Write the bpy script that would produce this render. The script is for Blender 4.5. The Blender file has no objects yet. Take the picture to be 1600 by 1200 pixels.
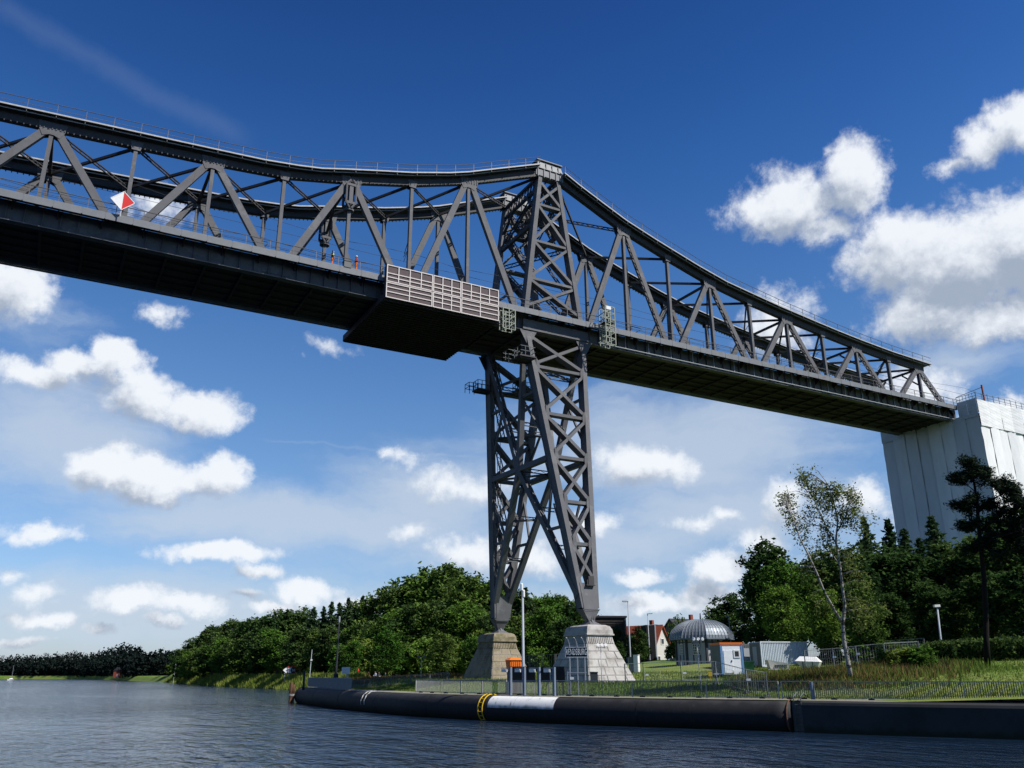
import bpy, bmesh, math, random
import numpy as np
from mathutils import Vector, Matrix

SC = bpy.context.scene
COL = SC.collection
R = math.radians

# ------------------------------------------------------------------ camera
YAW, PIT, ROL, FPX = R(60.92170866), R(18.98781664), R(-0.198177), 1310.478
CAM = Vector((-50.58665, -80.84621, 4.0))
fw = Vector((math.cos(YAW), math.sin(YAW), 0)); rt = Vector((math.sin(YAW), -math.cos(YAW), 0)); up = Vector((0, 0, 1))
cF = fw*math.cos(PIT) + up*math.sin(PIT); cU = -fw*math.sin(PIT) + up*math.cos(PIT)
cR = rt*math.cos(ROL) + cU*math.sin(ROL); cU2 = -rt*math.sin(ROL) + cU*math.cos(ROL)
cd = bpy.data.cameras.new('camera'); cam = bpy.data.objects.new('camera', cd); COL.objects.link(cam)
cd.sensor_width = 36; cd.lens = FPX/1600*36; cd.clip_end = 20000; cd.clip_start = 0.2
M = Matrix.Identity(4)
for i in range(3):
    M[i][0] = cR[i]; M[i][1] = cU2[i]; M[i][2] = -cF[i]; M[i][3] = CAM[i]
cam.matrix_world = M
SC.camera = cam

# ------------------------------------------------------------------ sun, sky, exposure
SUN_AZ_RIGHT, SUN_EL = 116.0, 48.0          # degrees right of the view direction / above the horizon
sa = YAW - R(SUN_AZ_RIGHT)
sunv = Vector((math.cos(sa)*math.cos(R(SUN_EL)), math.sin(sa)*math.cos(R(SUN_EL)), math.sin(R(SUN_EL))))
sl = bpy.data.lights.new('sun', 'SUN'); sl.energy = 5.0; sl.angle = R(0.5); sl.color = (1, .955, .88)
so = bpy.data.objects.new('sun', sl); COL.objects.link(so)
so.rotation_euler = (-sunv).to_track_quat('-Z', 'Y').to_euler(); so.location = (0, 0, 200)
SC.view_settings.view_transform = 'Standard'; SC.view_settings.look = 'None'
SC.view_settings.exposure = 0.55; SC.view_settings.gamma = 1.0
SKY_STRENGTH = 0.07

def azel(u, v):
    d = cF + cR*((u-800)/FPX) - cU2*((v-600)/FPX)
    d.normalize()
    return math.atan2(d.y, d.x), math.asin(d.z)

W = bpy.data.worlds.new('World'); SC.world = W; W.use_nodes = True
nt = W.node_tree; N = nt.nodes; L = nt.links
for n in list(N): N.remove(n)
def nd(t, **kw):
    n = N.new(t)
    for k, v in kw.items(): setattr(n, k, v)
    return n
def mth(op, a, b=None, c=None, clamp=False):
    n = nd('ShaderNodeMath', operation=op); n.use_clamp = clamp
    for i, x in enumerate((a, b, c)):
        if x is None: continue
        if isinstance(x, (int, float)): n.inputs[i].default_value = x
        else: L.new(x, n.inputs[i])
    return n.outputs[0]
def smooth(x, lo, hi, a=0., b=1.):
    n = nd('ShaderNodeMapRange', interpolation_type='SMOOTHSTEP')
    L.new(x, n.inputs['Value'])
    for k, v in (('From Min', lo), ('From Max', hi), ('To Min', a), ('To Max', b)): n.inputs[k].default_value = v
    return n.outputs[0]
sky = nd('ShaderNodeTexSky', sky_type='NISHITA'); sky.sun_disc = False
sky.sun_elevation = R(SUN_EL); sky.sun_rotation = math.pi/2 - sa
sky.air_density = 1.15; sky.dust_density = 0.4; sky.ozone_density = 2.6
geo = nd('ShaderNodeTexCoord'); D = geo.outputs['Generated']
sep = nd('ShaderNodeSeparateXYZ'); L.new(D, sep.inputs[0])
# direction turned so that the mean view azimuth is zero -> (azimuth, elevation)
rot = nd('ShaderNodeVectorRotate', rotation_type='Z_AXIS'); L.new(D, rot.inputs['Vector']); rot.inputs['Angle'].default_value = -YAW
sp2 = nd('ShaderNodeSeparateXYZ'); L.new(rot.outputs[0], sp2.inputs[0])
AZ = mth('ARCTAN2', sp2.outputs['Y'], sp2.outputs['X'])
EL = mth('ARCSINE', sp2.outputs['Z'])
comb = nd('ShaderNodeCombineXYZ'); L.new(AZ, comb.inputs[0]); L.new(EL, comb.inputs[1])
# soft warp of the cloud coordinates
nw = nd('ShaderNodeTexNoise'); nw.inputs['Scale'].default_value = 11; nw.inputs['Detail'].default_value = 7; nw.inputs['Roughness'].default_value = .62
L.new(comb.outputs[0], nw.inputs['Vector'])
wv = nd('ShaderNodeVectorMath', operation='MULTIPLY_ADD'); L.new(nw.outputs['Color'], wv.inputs[0]); wv.inputs[1].default_value = (.075, .055, 0); wv.inputs[2].default_value = (-.0375, -.0275, 0)
wadd = nd('ShaderNodeVectorMath', operation='ADD'); L.new(comb.outputs[0], wadd.inputs[0]); L.new(wv.outputs[0], wadd.inputs[1])
def blobs(lst, coord):
    acc = None
    for (u, v, ru, rv, k) in lst:
        a, e = azel(u, v); a -= YAW
        su = 1.08*ru/1456*math.cos(math.atan((u-800)/1456))**2/max(.4, math.cos(e))*1.0
        se = 1.06*rv/1456*math.cos(e-PIT)*1.02
        m = nd('ShaderNodeVectorMath', operation='MULTIPLY_ADD'); L.new(coord, m.inputs[0])
        m.inputs[1].default_value = (1/su, 1/se, 0); m.inputs[2].default_value = (-a/su, -e/se, 0)
        ln = nd('ShaderNodeVectorMath', operation='LENGTH'); L.new(m.outputs[0], ln.inputs[0])
        x = mth('MULTIPLY_ADD', ln.outputs['Value'], -k, k)
        acc = x if acc is None else mth('SMOOTH_MAX', acc, x, .2)
    return acc
CUM = [(15, 455, 90, 60, .9), (245, 487, 42, 24, .55), (60, 585, 110, 24, .8), (120, 575, 70, 28, .9), (185, 565, 50, 32, 1), (300, 645, 90, 42, 1), (230, 630, 90, 45, 1), (215, 600, 60, 35, .7),
       (245, 742, 135, 38, 1.1), (340, 742, 60, 36, 1), (160, 722, 60, 34, 1), (130, 720, 40, 26, .8), (60, 835, 75, 20, .7), (350, 866, 115, 20, .9), (400, 898, 55, 15, .9), (200, 940, 80, 24, .8), (285, 945, 90, 18, .8),
       (480, 925, 70, 22, .8), (560, 940, 55, 14, .7), (10, 895, 40, 18, .6), (50, 925, 40, 18, .5), (610, 705, 45, 20, .6), (720, 760, 80, 34, .55), (740, 865, 70, 38, .8), (640, 830, 40, 20, .45),
       (1010, 725, 100, 40, 1.0), (930, 820, 55, 28, .7), (1240, 320, 120, 58, .9), (1185, 330, 60, 40, .75), (1325, 275, 60, 62, .95), (1290, 350, 70, 35, .6),
       (1500, 262, 55, 24, .6), (1545, 225, 55, 38, .75), (1595, 190, 55, 50, .9), (1500, 415, 180, 95, 1.2), (1400, 405, 95, 75, 1.1), (1590, 385, 120, 70, 1.2), (1470, 480, 140, 50, 1.0), (1550, 500, 120, 40, 1.0), (1130, 890, 60, 30, .9), (1030, 940, 95, 22, .9), (1100, 935, 70, 26, .9),
       (1345, 780, 60, 45, .8), (1230, 780, 50, 40, .6), (1080, 820, 50, 20, .55), (1130, 805, 35, 18, .5), (1180, 850, 60, 32, .6), (1215, 505, 75, 60, .7), (1570, 640, 60, 30, .85), (1450, 600, 110, 40, .5),
       (520, 535, 45, 16, .35), (1520, 700, 80, 60, .6), (840, 880, 60, 40, .6), (150, 985, 45, 9, .6), (60, 970, 60, 12, .6), (250, 975, 50, 8, .5), (430, 950, 60, 12, .7), (20, 1005, 60, 8, .5), (380, 930, 40, 10, .6), (1000, 905, 50, 12, .6), (950, 985, 60, 12, .6), (230, 320, 60, 40, .55),
       # beyond the frame, so that the light and the water see a whole sky
       (-300, 640, 260, 90, 1), (-450, 380, 200, 120, 1), (-150, 820, 160, 60, .9), (1900, 420, 260, 160, 1), (2100, 760, 220, 120, 1), (400, -260, 220, 90, .7), (1300, -420, 260, 120, .8)]
def fbm(vec, scale, det, rough):
    n_ = nd('ShaderNodeTexNoise'); n_.inputs['Scale'].default_value = scale; n_.inputs['Detail'].default_value = det; n_.inputs['Roughness'].default_value = rough; n_.inputs['Distortion'].default_value = .25
    L.new(vec, n_.inputs['Vector']); return n_.outputs['Fac']
def off2(vec, o_):
    n_ = nd('ShaderNodeVectorMath', operation='ADD'); L.new(vec, n_.inputs[0]); n_.inputs[1].default_value = o_; return n_.outputs[0]
def density(co, cw, det):
    c_ = blobs(CUM, cw)
    b_ = mth('MULTIPLY_ADD', fbm(co, 14, det, .60), 1.5, -.75)
    s_ = mth('MULTIPLY_ADD', fbm(co, 60, max(2, det-2), .62), .72, -.36)
    return mth('ADD', mth('ADD', mth('MULTIPLY', c_, 1.15), b_), s_)
dens = density(comb.outputs[0], wadd.outputs[0], 9)
cov = smooth(dens, -.06, .60)
# bodies seen against the sun side: density a little higher up tells how deep the cloud is there
OFS = (-.014, .026, 0)
dens2 = density(off2(comb.outputs[0], OFS), off2(wadd.outputs[0], OFS), 5)
lit = smooth(mth('SUBTRACT', dens2, mth('MULTIPLY', dens, .52)), -.30, .78, 1.0, 0.0)
crgb = nd('ShaderNodeMix', data_type='RGBA'); L.new(lit, crgb.inputs['Factor'])
crgb.inputs['A'].default_value = (.255, .30, .375, 1); crgb.inputs['B'].default_value = (.62, .645, .68, 1)
# high thin cirrus veils
mapc = nd('ShaderNodeMapping'); L.new(wadd.outputs[0], mapc.inputs['Vector']); mapc.inputs['Scale'].default_value = (3.2, 11, 1); mapc.inputs['Rotation'].default_value = (0, 0, .12)
ci = nd('ShaderNodeTexNoise'); ci.inputs['Scale'].default_value = 1.6; ci.inputs['Detail'].default_value = 8; ci.inputs['Roughness'].default_value = .6
L.new(mapc.outputs[0], ci.inputs['Vector'])
CIR = [(520, 815, 560, 70, 1.35), (1050, 690, 380, 120, 1.4), (100, 690, 260, 140, 1.2), (680, 770, 230, 100, 1.35), (1150, 800, 340, 90, 1.2), (300, 960, 800, 90, 1.25), (850, 860, 420, 80, 1.2), (950, 950, 600, 50, 1.0), (1100, 640, 300, 60, .8), (1200, 900, 500, 90, .7), (1500, 560, 160, 50, .8), (60, 500, 160, 60, .5), (900, 960, 600, 60, .7)]
cim = blobs(CIR, wadd.outputs[0])
cir = mth('MULTIPLY', smooth(mth('ADD', cim, mth('MULTIPLY_ADD', ci.outputs['Fac'], 1.7, -.85)), -.05, 1.05), .74)
# an old condensation trail high on the left
def trail(u0, v0, u1, v1, wpx, k):
    a0, e0 = azel(u0, v0); a1, e1 = azel(u1, v1); a0 -= YAW; a1 -= YAW
    ang = math.atan2(e1-e0, a1-a0); ln = math.hypot(a1-a0, e1-e0)
    m = nd('ShaderNodeMapping', vector_type='TEXTURE'); L.new(wadd2.outputs[0], m.inputs['Vector'])
    m.inputs['Location'].default_value = ((a0+a1)/2, (e0+e1)/2, 0); m.inputs['Rotation'].default_value = (0, 0, ang); m.inputs['Scale'].default_value = (ln/2, wpx/1456, 1)
    s = nd('ShaderNodeSeparateXYZ'); L.new(m.outputs[0], s.inputs[0])
    x = smooth(mth('ABSOLUTE', s.outputs[0]), .75, 1.05, 1, 0); y = smooth(mth('ABSOLUTE', s.outputs[1]), 0, 1, 1, 0)
    return mth('MULTIPLY', mth('MULTIPLY', x, y), k)
wv2 = nd('ShaderNodeVectorMath', operation='MULTIPLY_ADD'); L.new(nw.outputs['Color'], wv2.inputs[0]); wv2.inputs[1].default_value = (.03, .03, 0); wv2.inputs[2].default_value = (-.015, -.015, 0)
wadd2 = nd('ShaderNodeVectorMath', operation='ADD'); L.new(comb.outputs[0], wadd2.inputs[0]); L.new(wv2.outputs[0], wadd2.inputs[1])
tr = mth('ADD', trail(-40, -20, 400, 225, 26, .055), trail(400, 685, 760, 712, 4, .10))
# sky colour: the deep polarised blue of the photograph
ramp = nd('ShaderNodeValToRGB'); ramp.color_ramp.interpolation = 'B_SPLINE'
eln = nd('ShaderNodeMapRange'); L.new(EL, eln.inputs['Value']); eln.inputs['From Min'].default_value = 0; eln.inputs['From Max'].default_value = R(50)
L.new(eln.outputs[0], ramp.inputs[0])
RAMP = [(0, (.72, .86, 1.28)), (.06, (.72, .86, 1.24)), (.2, (.76, .94, 1.2)), (.36, (.66, .92, 1.2)), (.6, (.30, .70, 1.2)), (.8, (.17, .46, .95)), (.95, (.14, .38, .80))]
while len(ramp.color_ramp.elements) < len(RAMP): ramp.color_ramp.elements.new(.5)
for e_, (p_, c_) in zip(ramp.color_ramp.elements, RAMP): e_.position = p_; e_.color = (*[x/2 for x in c_], 1)
hs = nd('ShaderNodeVectorMath', operation='MULTIPLY'); L.new(sky.outputs[0], hs.inputs[0]); L.new(ramp.outputs[0], hs.inputs[1])
sstr = nd('ShaderNodeVectorMath', operation='SCALE'); L.new(hs.outputs[0], sstr.inputs[0]); sstr.inputs['Scale'].default_value = SKY_STRENGTH*2
m1 = nd('ShaderNodeMix', data_type='RGBA'); L.new(mth('ADD', cir, tr, clamp=True), m1.inputs['Factor']); L.new(sstr.outputs[0], m1.inputs['A']); m1.inputs['B'].default_value = (.39, .45, .53, 1)
m2 = nd('ShaderNodeMix', data_type='RGBA'); L.new(mth('MULTIPLY', cov, .96), m2.inputs['Factor']); L.new(m1.outputs['Result'], m2.inputs['A']); L.new(crgb.outputs['Result'], m2.inputs['B'])
# below the horizon: a dull ground tone
m3 = nd('ShaderNodeMix', data_type='RGBA'); L.new(smooth(EL, -.02, .0), m3.inputs['Factor']); m3.inputs['A'].default_value = (.05, .06, .06, 1); L.new(m2.outputs['Result'], m3.inputs['B'])
bg = nd('ShaderNodeBackground'); L.new(m3.outputs['Result'], bg.inputs['Color']); bg.inputs['Strength'].default_value = 1.0
out = nd('ShaderNodeOutputWorld'); L.new(bg.outputs[0], out.inputs['Surface'])
W.cycles.sampling_method = 'MANUAL'; W.cycles.sample_map_resolution = 512
SC.cycles.max_bounces = 6; SC.cycles.diffuse_bounces = 3; SC.cycles.glossy_bounces = 3; SC.cycles.transmission_bounces = 3; SC.cycles.transparent_max_bounces = 6
SC.cycles.caustics_reflective = False; SC.cycles.caustics_refractive = False
SC.cycles.use_adaptive_sampling = True; SC.cycles.adaptive_threshold = .015

# ------------------------------------------------------------------ placing by bearing and distance
def G(u, d):
    """ground point on the bearing of photo column u at horizontal distance d from the camera"""
    v = fw + rt*((u-800)/1386.)
    v.normalize()
    return (CAM.x + v.x*d, CAM.y + v.y*d)
def ZD(v, d, u=800):
    """height of photo row v at distance d"""
    h = 1051 - (u-800)*.0035
    return 4 + (h-v)*d/1456.*math.cos(math.atan((u-800)/1386.))
def P3(u, v, d):
    dd = cF + cR*((u-800)/FPX) - cU2*((v-600)/FPX)
    k = d/math.hypot(dd.x, dd.y)
    return CAM + dd*k

# ------------------------------------------------------------------ materials
MATS = {}
def mat(name, col, rough=.6, metal=0., var=.0, vscale=3., bump=0., bscale=30., col2=None, c2scale=1., c2lo=.45, c2hi=.62, spec=.16, stretch=None, stain=None):
    col = tuple(c*.80 for c in col); col2 = tuple(c*.80 for c in col2) if col2 else None
    m = bpy.data.materials.new(name); m.use_nodes = True; t = m.node_tree; n = t.nodes; l = t.links
    b = n['Principled BSDF']; b.inputs['Roughness'].default_value = rough; b.inputs['Metallic'].default_value = metal
    b.inputs['Specular IOR Level'].default_value = spec
    tc = n.new('ShaderNodeTexCoord'); vec = tc.outputs['Object']
    if stretch:
        mp = n.new('ShaderNodeMapping'); l.new(vec, mp.inputs['Vector']); mp.inputs['Scale'].default_value = stretch; vec = mp.outputs[0]
    cur = None
    rgb = n.new('ShaderNodeRGB'); rgb.outputs[0].default_value = (*col, 1); cur = rgb.outputs[0]
    if col2:
        no = n.new('ShaderNodeTexNoise'); no.inputs['Scale'].default_value = c2scale; no.inputs['Detail'].default_value = 6; no.inputs['Roughness'].default_value = .65; l.new(vec, no.inputs['Vector'])
        mr = n.new('ShaderNodeMapRange'); mr.interpolation_type = 'SMOOTHSTEP'; l.new(no.outputs['Fac'], mr.inputs['Value']); mr.inputs['From Min'].default_value = c2lo; mr.inputs['From Max'].default_value = c2hi
        mx = n.new('ShaderNodeMix'); mx.data_type = 'RGBA'; l.new(mr.outputs[0], mx.inputs['Factor']); l.new(cur, mx.inputs['A']); mx.inputs['B'].default_value = (*col2, 1); cur = mx.outputs['Result']
    if stain:
        mp2 = n.new('ShaderNodeMapping'); l.new(tc.outputs['Object'], mp2.inputs['Vector']); mp2.inputs['Scale'].default_value = (2.2, 2.2, .35)
        no = n.new('ShaderNodeTexNoise'); no.inputs['Scale'].default_value = 1.; no.inputs['Detail'].default_value = 9; no.inputs['Roughness'].default_value = .72; l.new(mp2.outputs[0], no.inputs['Vector'])
        mr = n.new('ShaderNodeMapRange'); mr.interpolation_type = 'SMOOTHSTEP'; l.new(no.outputs['Fac'], mr.inputs['Value']); mr.inputs['From Min'].default_value = .56; mr.inputs['From Max'].default_value = .72; mr.inputs['To Max'].default_value = .8
        mx = n.new('ShaderNodeMix'); mx.data_type = 'RGBA'; l.new(mr.outputs[0], mx.inputs['Factor']); l.new(cur, mx.inputs['A']); mx.inputs['B'].default_value = (*stain, 1); cur = mx.outputs['Result']
    if var:
        no = n.new('ShaderNodeTexNoise'); no.inputs['Scale'].default_value = vscale; no.inputs['Detail'].default_value = 8; no.inputs['Roughness'].default_value = .7; l.new(vec, no.inputs['Vector'])
        mr = n.new('ShaderNodeMapRange'); l.new(no.outputs['Fac'], mr.inputs['Value']); mr.inputs['From Min'].default_value = .25; mr.inputs['From Max'].default_value = .75
        mr.inputs['To Min'].default_value = 1-var; mr.inputs['To Max'].default_value = 1+var
        sc = n.new('ShaderNodeVectorMath'); sc.operation = 'SCALE'; l.new(cur, sc.inputs[0]); l.new(mr.outputs[0], sc.inputs['Scale']); cur = sc.outputs[0]
    l.new(cur, b.inputs['Base Color'])
    if bump:
        no = n.new('ShaderNodeTexNoise'); no.inputs['Scale'].default_value = bscale; no.inputs['Detail'].default_value = 6; l.new(vec, no.inputs['Vector'])
        bp = n.new('ShaderNodeBump'); bp.inputs['Strength'].default_value = bump; bp.inputs['Distance'].default_value = .05; l.new(no.outputs['Fac'], bp.inputs['Height']); l.new(bp.outputs[0], b.inputs['Normal'])
    MATS[name] = m
    return m
mat('steel', (.120, .122, .131), .65, var=.16, vscale=.9, bump=.15, bscale=14, col2=(.150, .152, .158), c2scale=.35, c2lo=.56, c2hi=.60, stain=(.085, .055, .04))
mat('steel_top', (.062, .060, .062), .6, var=.2, vscale=1.2)
mat('galvanised', (.42, .43, .44), .45, metal=.3, var=.15, vscale=4)
mat('rail_steel', (.13, .13, .135), .5, metal=.2, var=.15, vscale=3)
mat('walk_edge', (.40, .40, .40), .5, var=.2, vscale=2.)
mat('fascia', (.185, .195, .21), .5, var=.14, vscale=1.2, col2=(.17, .10, .06), c2scale=.16, c2lo=.68, c2hi=.72)
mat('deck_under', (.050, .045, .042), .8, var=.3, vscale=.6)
mat('white_frame', (.62, .57, .54), .6, var=.1)
mat('board', (.10, .075, .078), .7, var=.12, vscale=2)
mat('cage_paint', (.30, .33, .27), .6, var=.2)
mat('granite', (.42, .405, .385), .85, var=.22, vscale=2.2, bump=.7, bscale=9, col2=(.22, .205, .185), c2scale=1.1, c2lo=.45, c2hi=.7)
mat('granite_stained', (.25, .21, .15), .9, var=.25, vscale=1.7, bump=.7, bscale=9, col2=(.14, .125, .07), c2scale=.8, c2lo=.45, c2hi=.62)
mat('mortar', (.25, .24, .225), .95)
mat('rubber', (.012, .012, .015), .75, var=.4, vscale=2, bump=.25, bscale=4, spec=.3, col2=(.035, .034, .036), c2scale=.9, c2lo=.6, c2hi=.78, stain=(.03, .028, .018))
mat('fender_white', (.80, .80, .78), .6, var=.06, vscale=1.5, col2=(.16, .16, .15), c2scale=1.6, c2lo=.56, c2hi=.72, stretch=(1, 1, .45))
mat('yellow', (.65, .42, .02), .5, var=.1)
mat('rope', (.5, .5, .47), .9)
mat('wood_pile', (.13, .07, .045), .9, var=.35, vscale=5, bump=.4)
mat('quay_concrete', (.24, .22, .19), .9, var=.25, vscale=1.5, bump=.3)
mat('quay_wall', (.038, .041, .044), .8, var=.4, vscale=.5, col2=(.022, .024, .022), c2scale=.25)
mat('panel_grey', (.22, .225, .23), .8, var=.15, vscale=1.)
mat('rail_mid', (.30, .32, .32), .5, var=.08)
mat('rail_grey', (.13, .14, .14), .5, var=.1)
mat('rail_light', (.36, .37, .36), .5, var=.08)
mat('post_blue', (.16, .20, .27), .5, var=.1)
mat('lamp_white', (.78, .78, .76), .5)
mat('black', (.012, .013, .016), .5)
mat('dark_pole', (.03, .034, .04), .6)
mat('grey_pole', (.33, .36, .40), .5, var=.08)
mat('orange', (.72, .17, .025), .45, var=.06)
mat('red', (.62, .03, .03), .5, var=.05)
mat('white', (.78, .78, .77), .5, var=.04)
mat('sign_blue', (.012, .020, .035), .5)
mat('sign_letters', (.72, .78, .80), .5)
mat('zinc', (.17, .20, .235), .55, metal=.4, var=.25, vscale=1.1, bump=.05, bscale=3)
mat('zinc_seam', (.40, .43, .46), .4, metal=.5)
mat('grey_wall', (.36, .385, .42), .8, var=.1)
mat('dark_trim', (.05, .055, .065), .6)
mat('glass', (.02, .025, .03), .08, spec=.5)
mat('cabin_white', (.85, .87, .90), .6, var=.06)
mat('cabin_green', (.13, .16, .15), .7, var=.08)
mat('cabin_blue', (.14, .28, .50), .6)
mat('container', (.58, .64, .70), .6, var=.12, vscale=2, col2=(.25, .2, .17), c2scale=1.2, c2lo=.66, c2hi=.72)
mat('skip_white', (.62, .60, .55), .6, var=.12, vscale=3, col2=(.3, .22, .16), c2scale=2, c2lo=.62, c2hi=.7)
mat('brick_red', (.24, .065, .04), .85, var=.15)
mat('roof_red', (.30, .075, .04), .8, var=.2, vscale=3)
mat('roof_dark', (.035, .037, .045), .7, var=.2)
mat('plaster', (.55, .53, .5), .9, var=.06)
mat('timber_dark', (.055, .045, .040), .8, var=.2)
mat('skin', (.5, .3, .22), .6)
mat('cloth_dark', (.03, .035, .05), .9)
mat('cloth_orange', (.8, .16, .02), .8)
mat('hivis_yellow', (.55, .6, .03), .8)
mat('cloth_red', (.35, .03, .03), .9)
mat('cloth_green', (.05, .16, .09), .9)
mat('cloth_pale', (.45, .5, .58), .9)
mat('hair', (.03, .02, .015), .8)
mat('car_blue', (.04, .06, .10), .25, spec=.6)
mat('sheeting', (.76, .77, .775), .7, var=.14, vscale=.25, bump=1., bscale=1.6, stretch=(1, 1, .25))
mat('sheeting_grey', (.66, .675, .695), .7, var=.12, vscale=.25, bump=.5, bscale=1.2, stretch=(1, 1, .25))
mat('bark', (.075, .062, .05), .95, var=.35, vscale=6, bump=.5, stretch=(1, 1, .3))
mat('birch_bark', (.27, .26, .235), .9, var=.2, vscale=4, col2=(.035, .03, .028), c2scale=2.4, c2lo=.53, c2hi=.58, stretch=(1, 1, 2.2))
mat('pine_bark', (.011, .009, .008), .95, var=.35, vscale=6, bump=.5)
mat('bin_green', (.02, .09, .04), .6)

def tide(mname, z0, z1, algae, ztop, dust):
    m = MATS[mname]; t = m.node_tree; n = t.nodes; l = t.links; b = n['Principled BSDF']; src = b.inputs['Base Color'].links[0].from_socket
    tc = n.new('ShaderNodeTexCoord'); sp = n.new('ShaderNodeSeparateXYZ'); l.new(tc.outputs['Object'], sp.inputs[0])
    no = n.new('ShaderNodeTexNoise'); no.inputs['Scale'].default_value = 1.3; no.inputs['Detail'].default_value = 8; l.new(tc.outputs['Object'], no.inputs['Vector'])
    ad = n.new('ShaderNodeMath'); ad.operation = 'MULTIPLY_ADD'; l.new(no.outputs['Fac'], ad.inputs[0]); ad.inputs[1].default_value = .9; l.new(sp.outputs['Z'], ad.inputs[2])
    cur = src
    for lo, hi, col in ((z1+.45, z0+.45, algae), (ztop+.35, ztop+.75, dust)):
        mr = n.new('ShaderNodeMapRange'); mr.interpolation_type = 'SMOOTHSTEP'; l.new(ad.outputs[0], mr.inputs['Value']); mr.inputs['From Min'].default_value = min(lo, hi); mr.inputs['From Max'].default_value = max(lo, hi)
        if lo > hi: mr.inputs['To Min'].default_value = .9; mr.inputs['To Max'].default_value = 0
        else: mr.inputs['To Max'].default_value = .6
        mx = n.new('ShaderNodeMix'); mx.data_type = 'RGBA'; l.new(mr.outputs[0], mx.inputs['Factor']); l.new(cur, mx.inputs['A']); mx.inputs['B'].default_value = (*col, 1); cur = mx.outputs['Result']
    l.new(cur, b.inputs['Base Color'])
tide('rubber', .05, .5, (.016, .020, .010), 1.75, (.035, .034, .034))
tide('quay_wall', .1, .6, (.014, .018, .010), 1.8, (.03, .03, .03))
tide('fender_white', 1.0, 1.45, (.13, .13, .11), 2.6, (.7, .7, .7))
def leafmat(name, dark, light, trans=.25):
    m = bpy.data.materials.new(name); m.use_nodes = True; t = m.node_tree; n = t.nodes; l = t.links
    n.remove(n['Principled BSDF'])
    at = n.new('ShaderNodeAttribute'); at.attribute_name = 'v'
    oi = n.new('ShaderNodeObjectInfo')
    mx = n.new('ShaderNodeMix'); mx.data_type = 'RGBA'; l.new(at.outputs['Fac'], mx.inputs['Factor']); mx.inputs['A'].default_value = (*dark, 1); mx.inputs['B'].default_value = (*light, 1)
    hsv = n.new('ShaderNodeHueSaturation'); l.new(mx.outputs['Result'], hsv.inputs['Color'])
    mr = n.new('ShaderNodeMapRange'); l.new(oi.outputs['Random'], mr.inputs['Value']); mr.inputs['To Min'].default_value = .485; mr.inputs['To Max'].default_value = .52; l.new(mr.outputs[0], hsv.inputs['Hue'])
    mv = n.new('ShaderNodeMapRange'); l.new(oi.outputs['Random'], mv.inputs['Value']); mv.inputs['To Min'].default_value = 1.3; mv.inputs['To Max'].default_value = .75; l.new(mv.outputs[0], hsv.inputs['Value'])
    df = n.new('ShaderNodeBsdfDiffuse'); tl = n.new('ShaderNodeBsdfTranslucent'); l.new(hsv.outputs[0], df.inputs['Color']); l.new(hsv.outputs[0], tl.inputs['Color'])
    ms = n.new('ShaderNodeMixShader'); ms.inputs[0].default_value = trans; l.new(df.outputs[0], ms.inputs[1]); l.new(tl.outputs[0], ms.inputs[2])
    l.new(ms.outputs[0], n['Material Output'].inputs['Surface']); MATS[name] = m
leafmat('leaf_broad', (.042, .075, .018), (.115, .175, .040))
leafmat('leaf_mid', (.038, .078, .014), (.095, .18, .030))
leafmat('leaf_dark', (.022, .048, .016), (.074, .118, .033), .3)
leafmat('leaf_spruce', (.017, .040, .018), (.052, .090, .035), .2)
leafmat('leaf_birch', (.055, .075, .018), (.13, .165, .05), .4)
leafmat('leaf_pine', (.010, .018, .012), (.026, .038, .022), .1)
leafmat('leaf_shrub', (.04, .07, .014), (.12, .17, .03))
leafmat('leaf_far', (.006, .010, .010), (.013, .020, .016), .05)
leafmat('blade_grass', (.070, .115, .018), (.165, .20, .048), .4)
leafmat('blade_weeds', (.08, .06, .022), (.17, .115, .05), .3)
leafmat('leaf_rust', (.09, .06, .03), (.16, .10, .05), .3)

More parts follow.
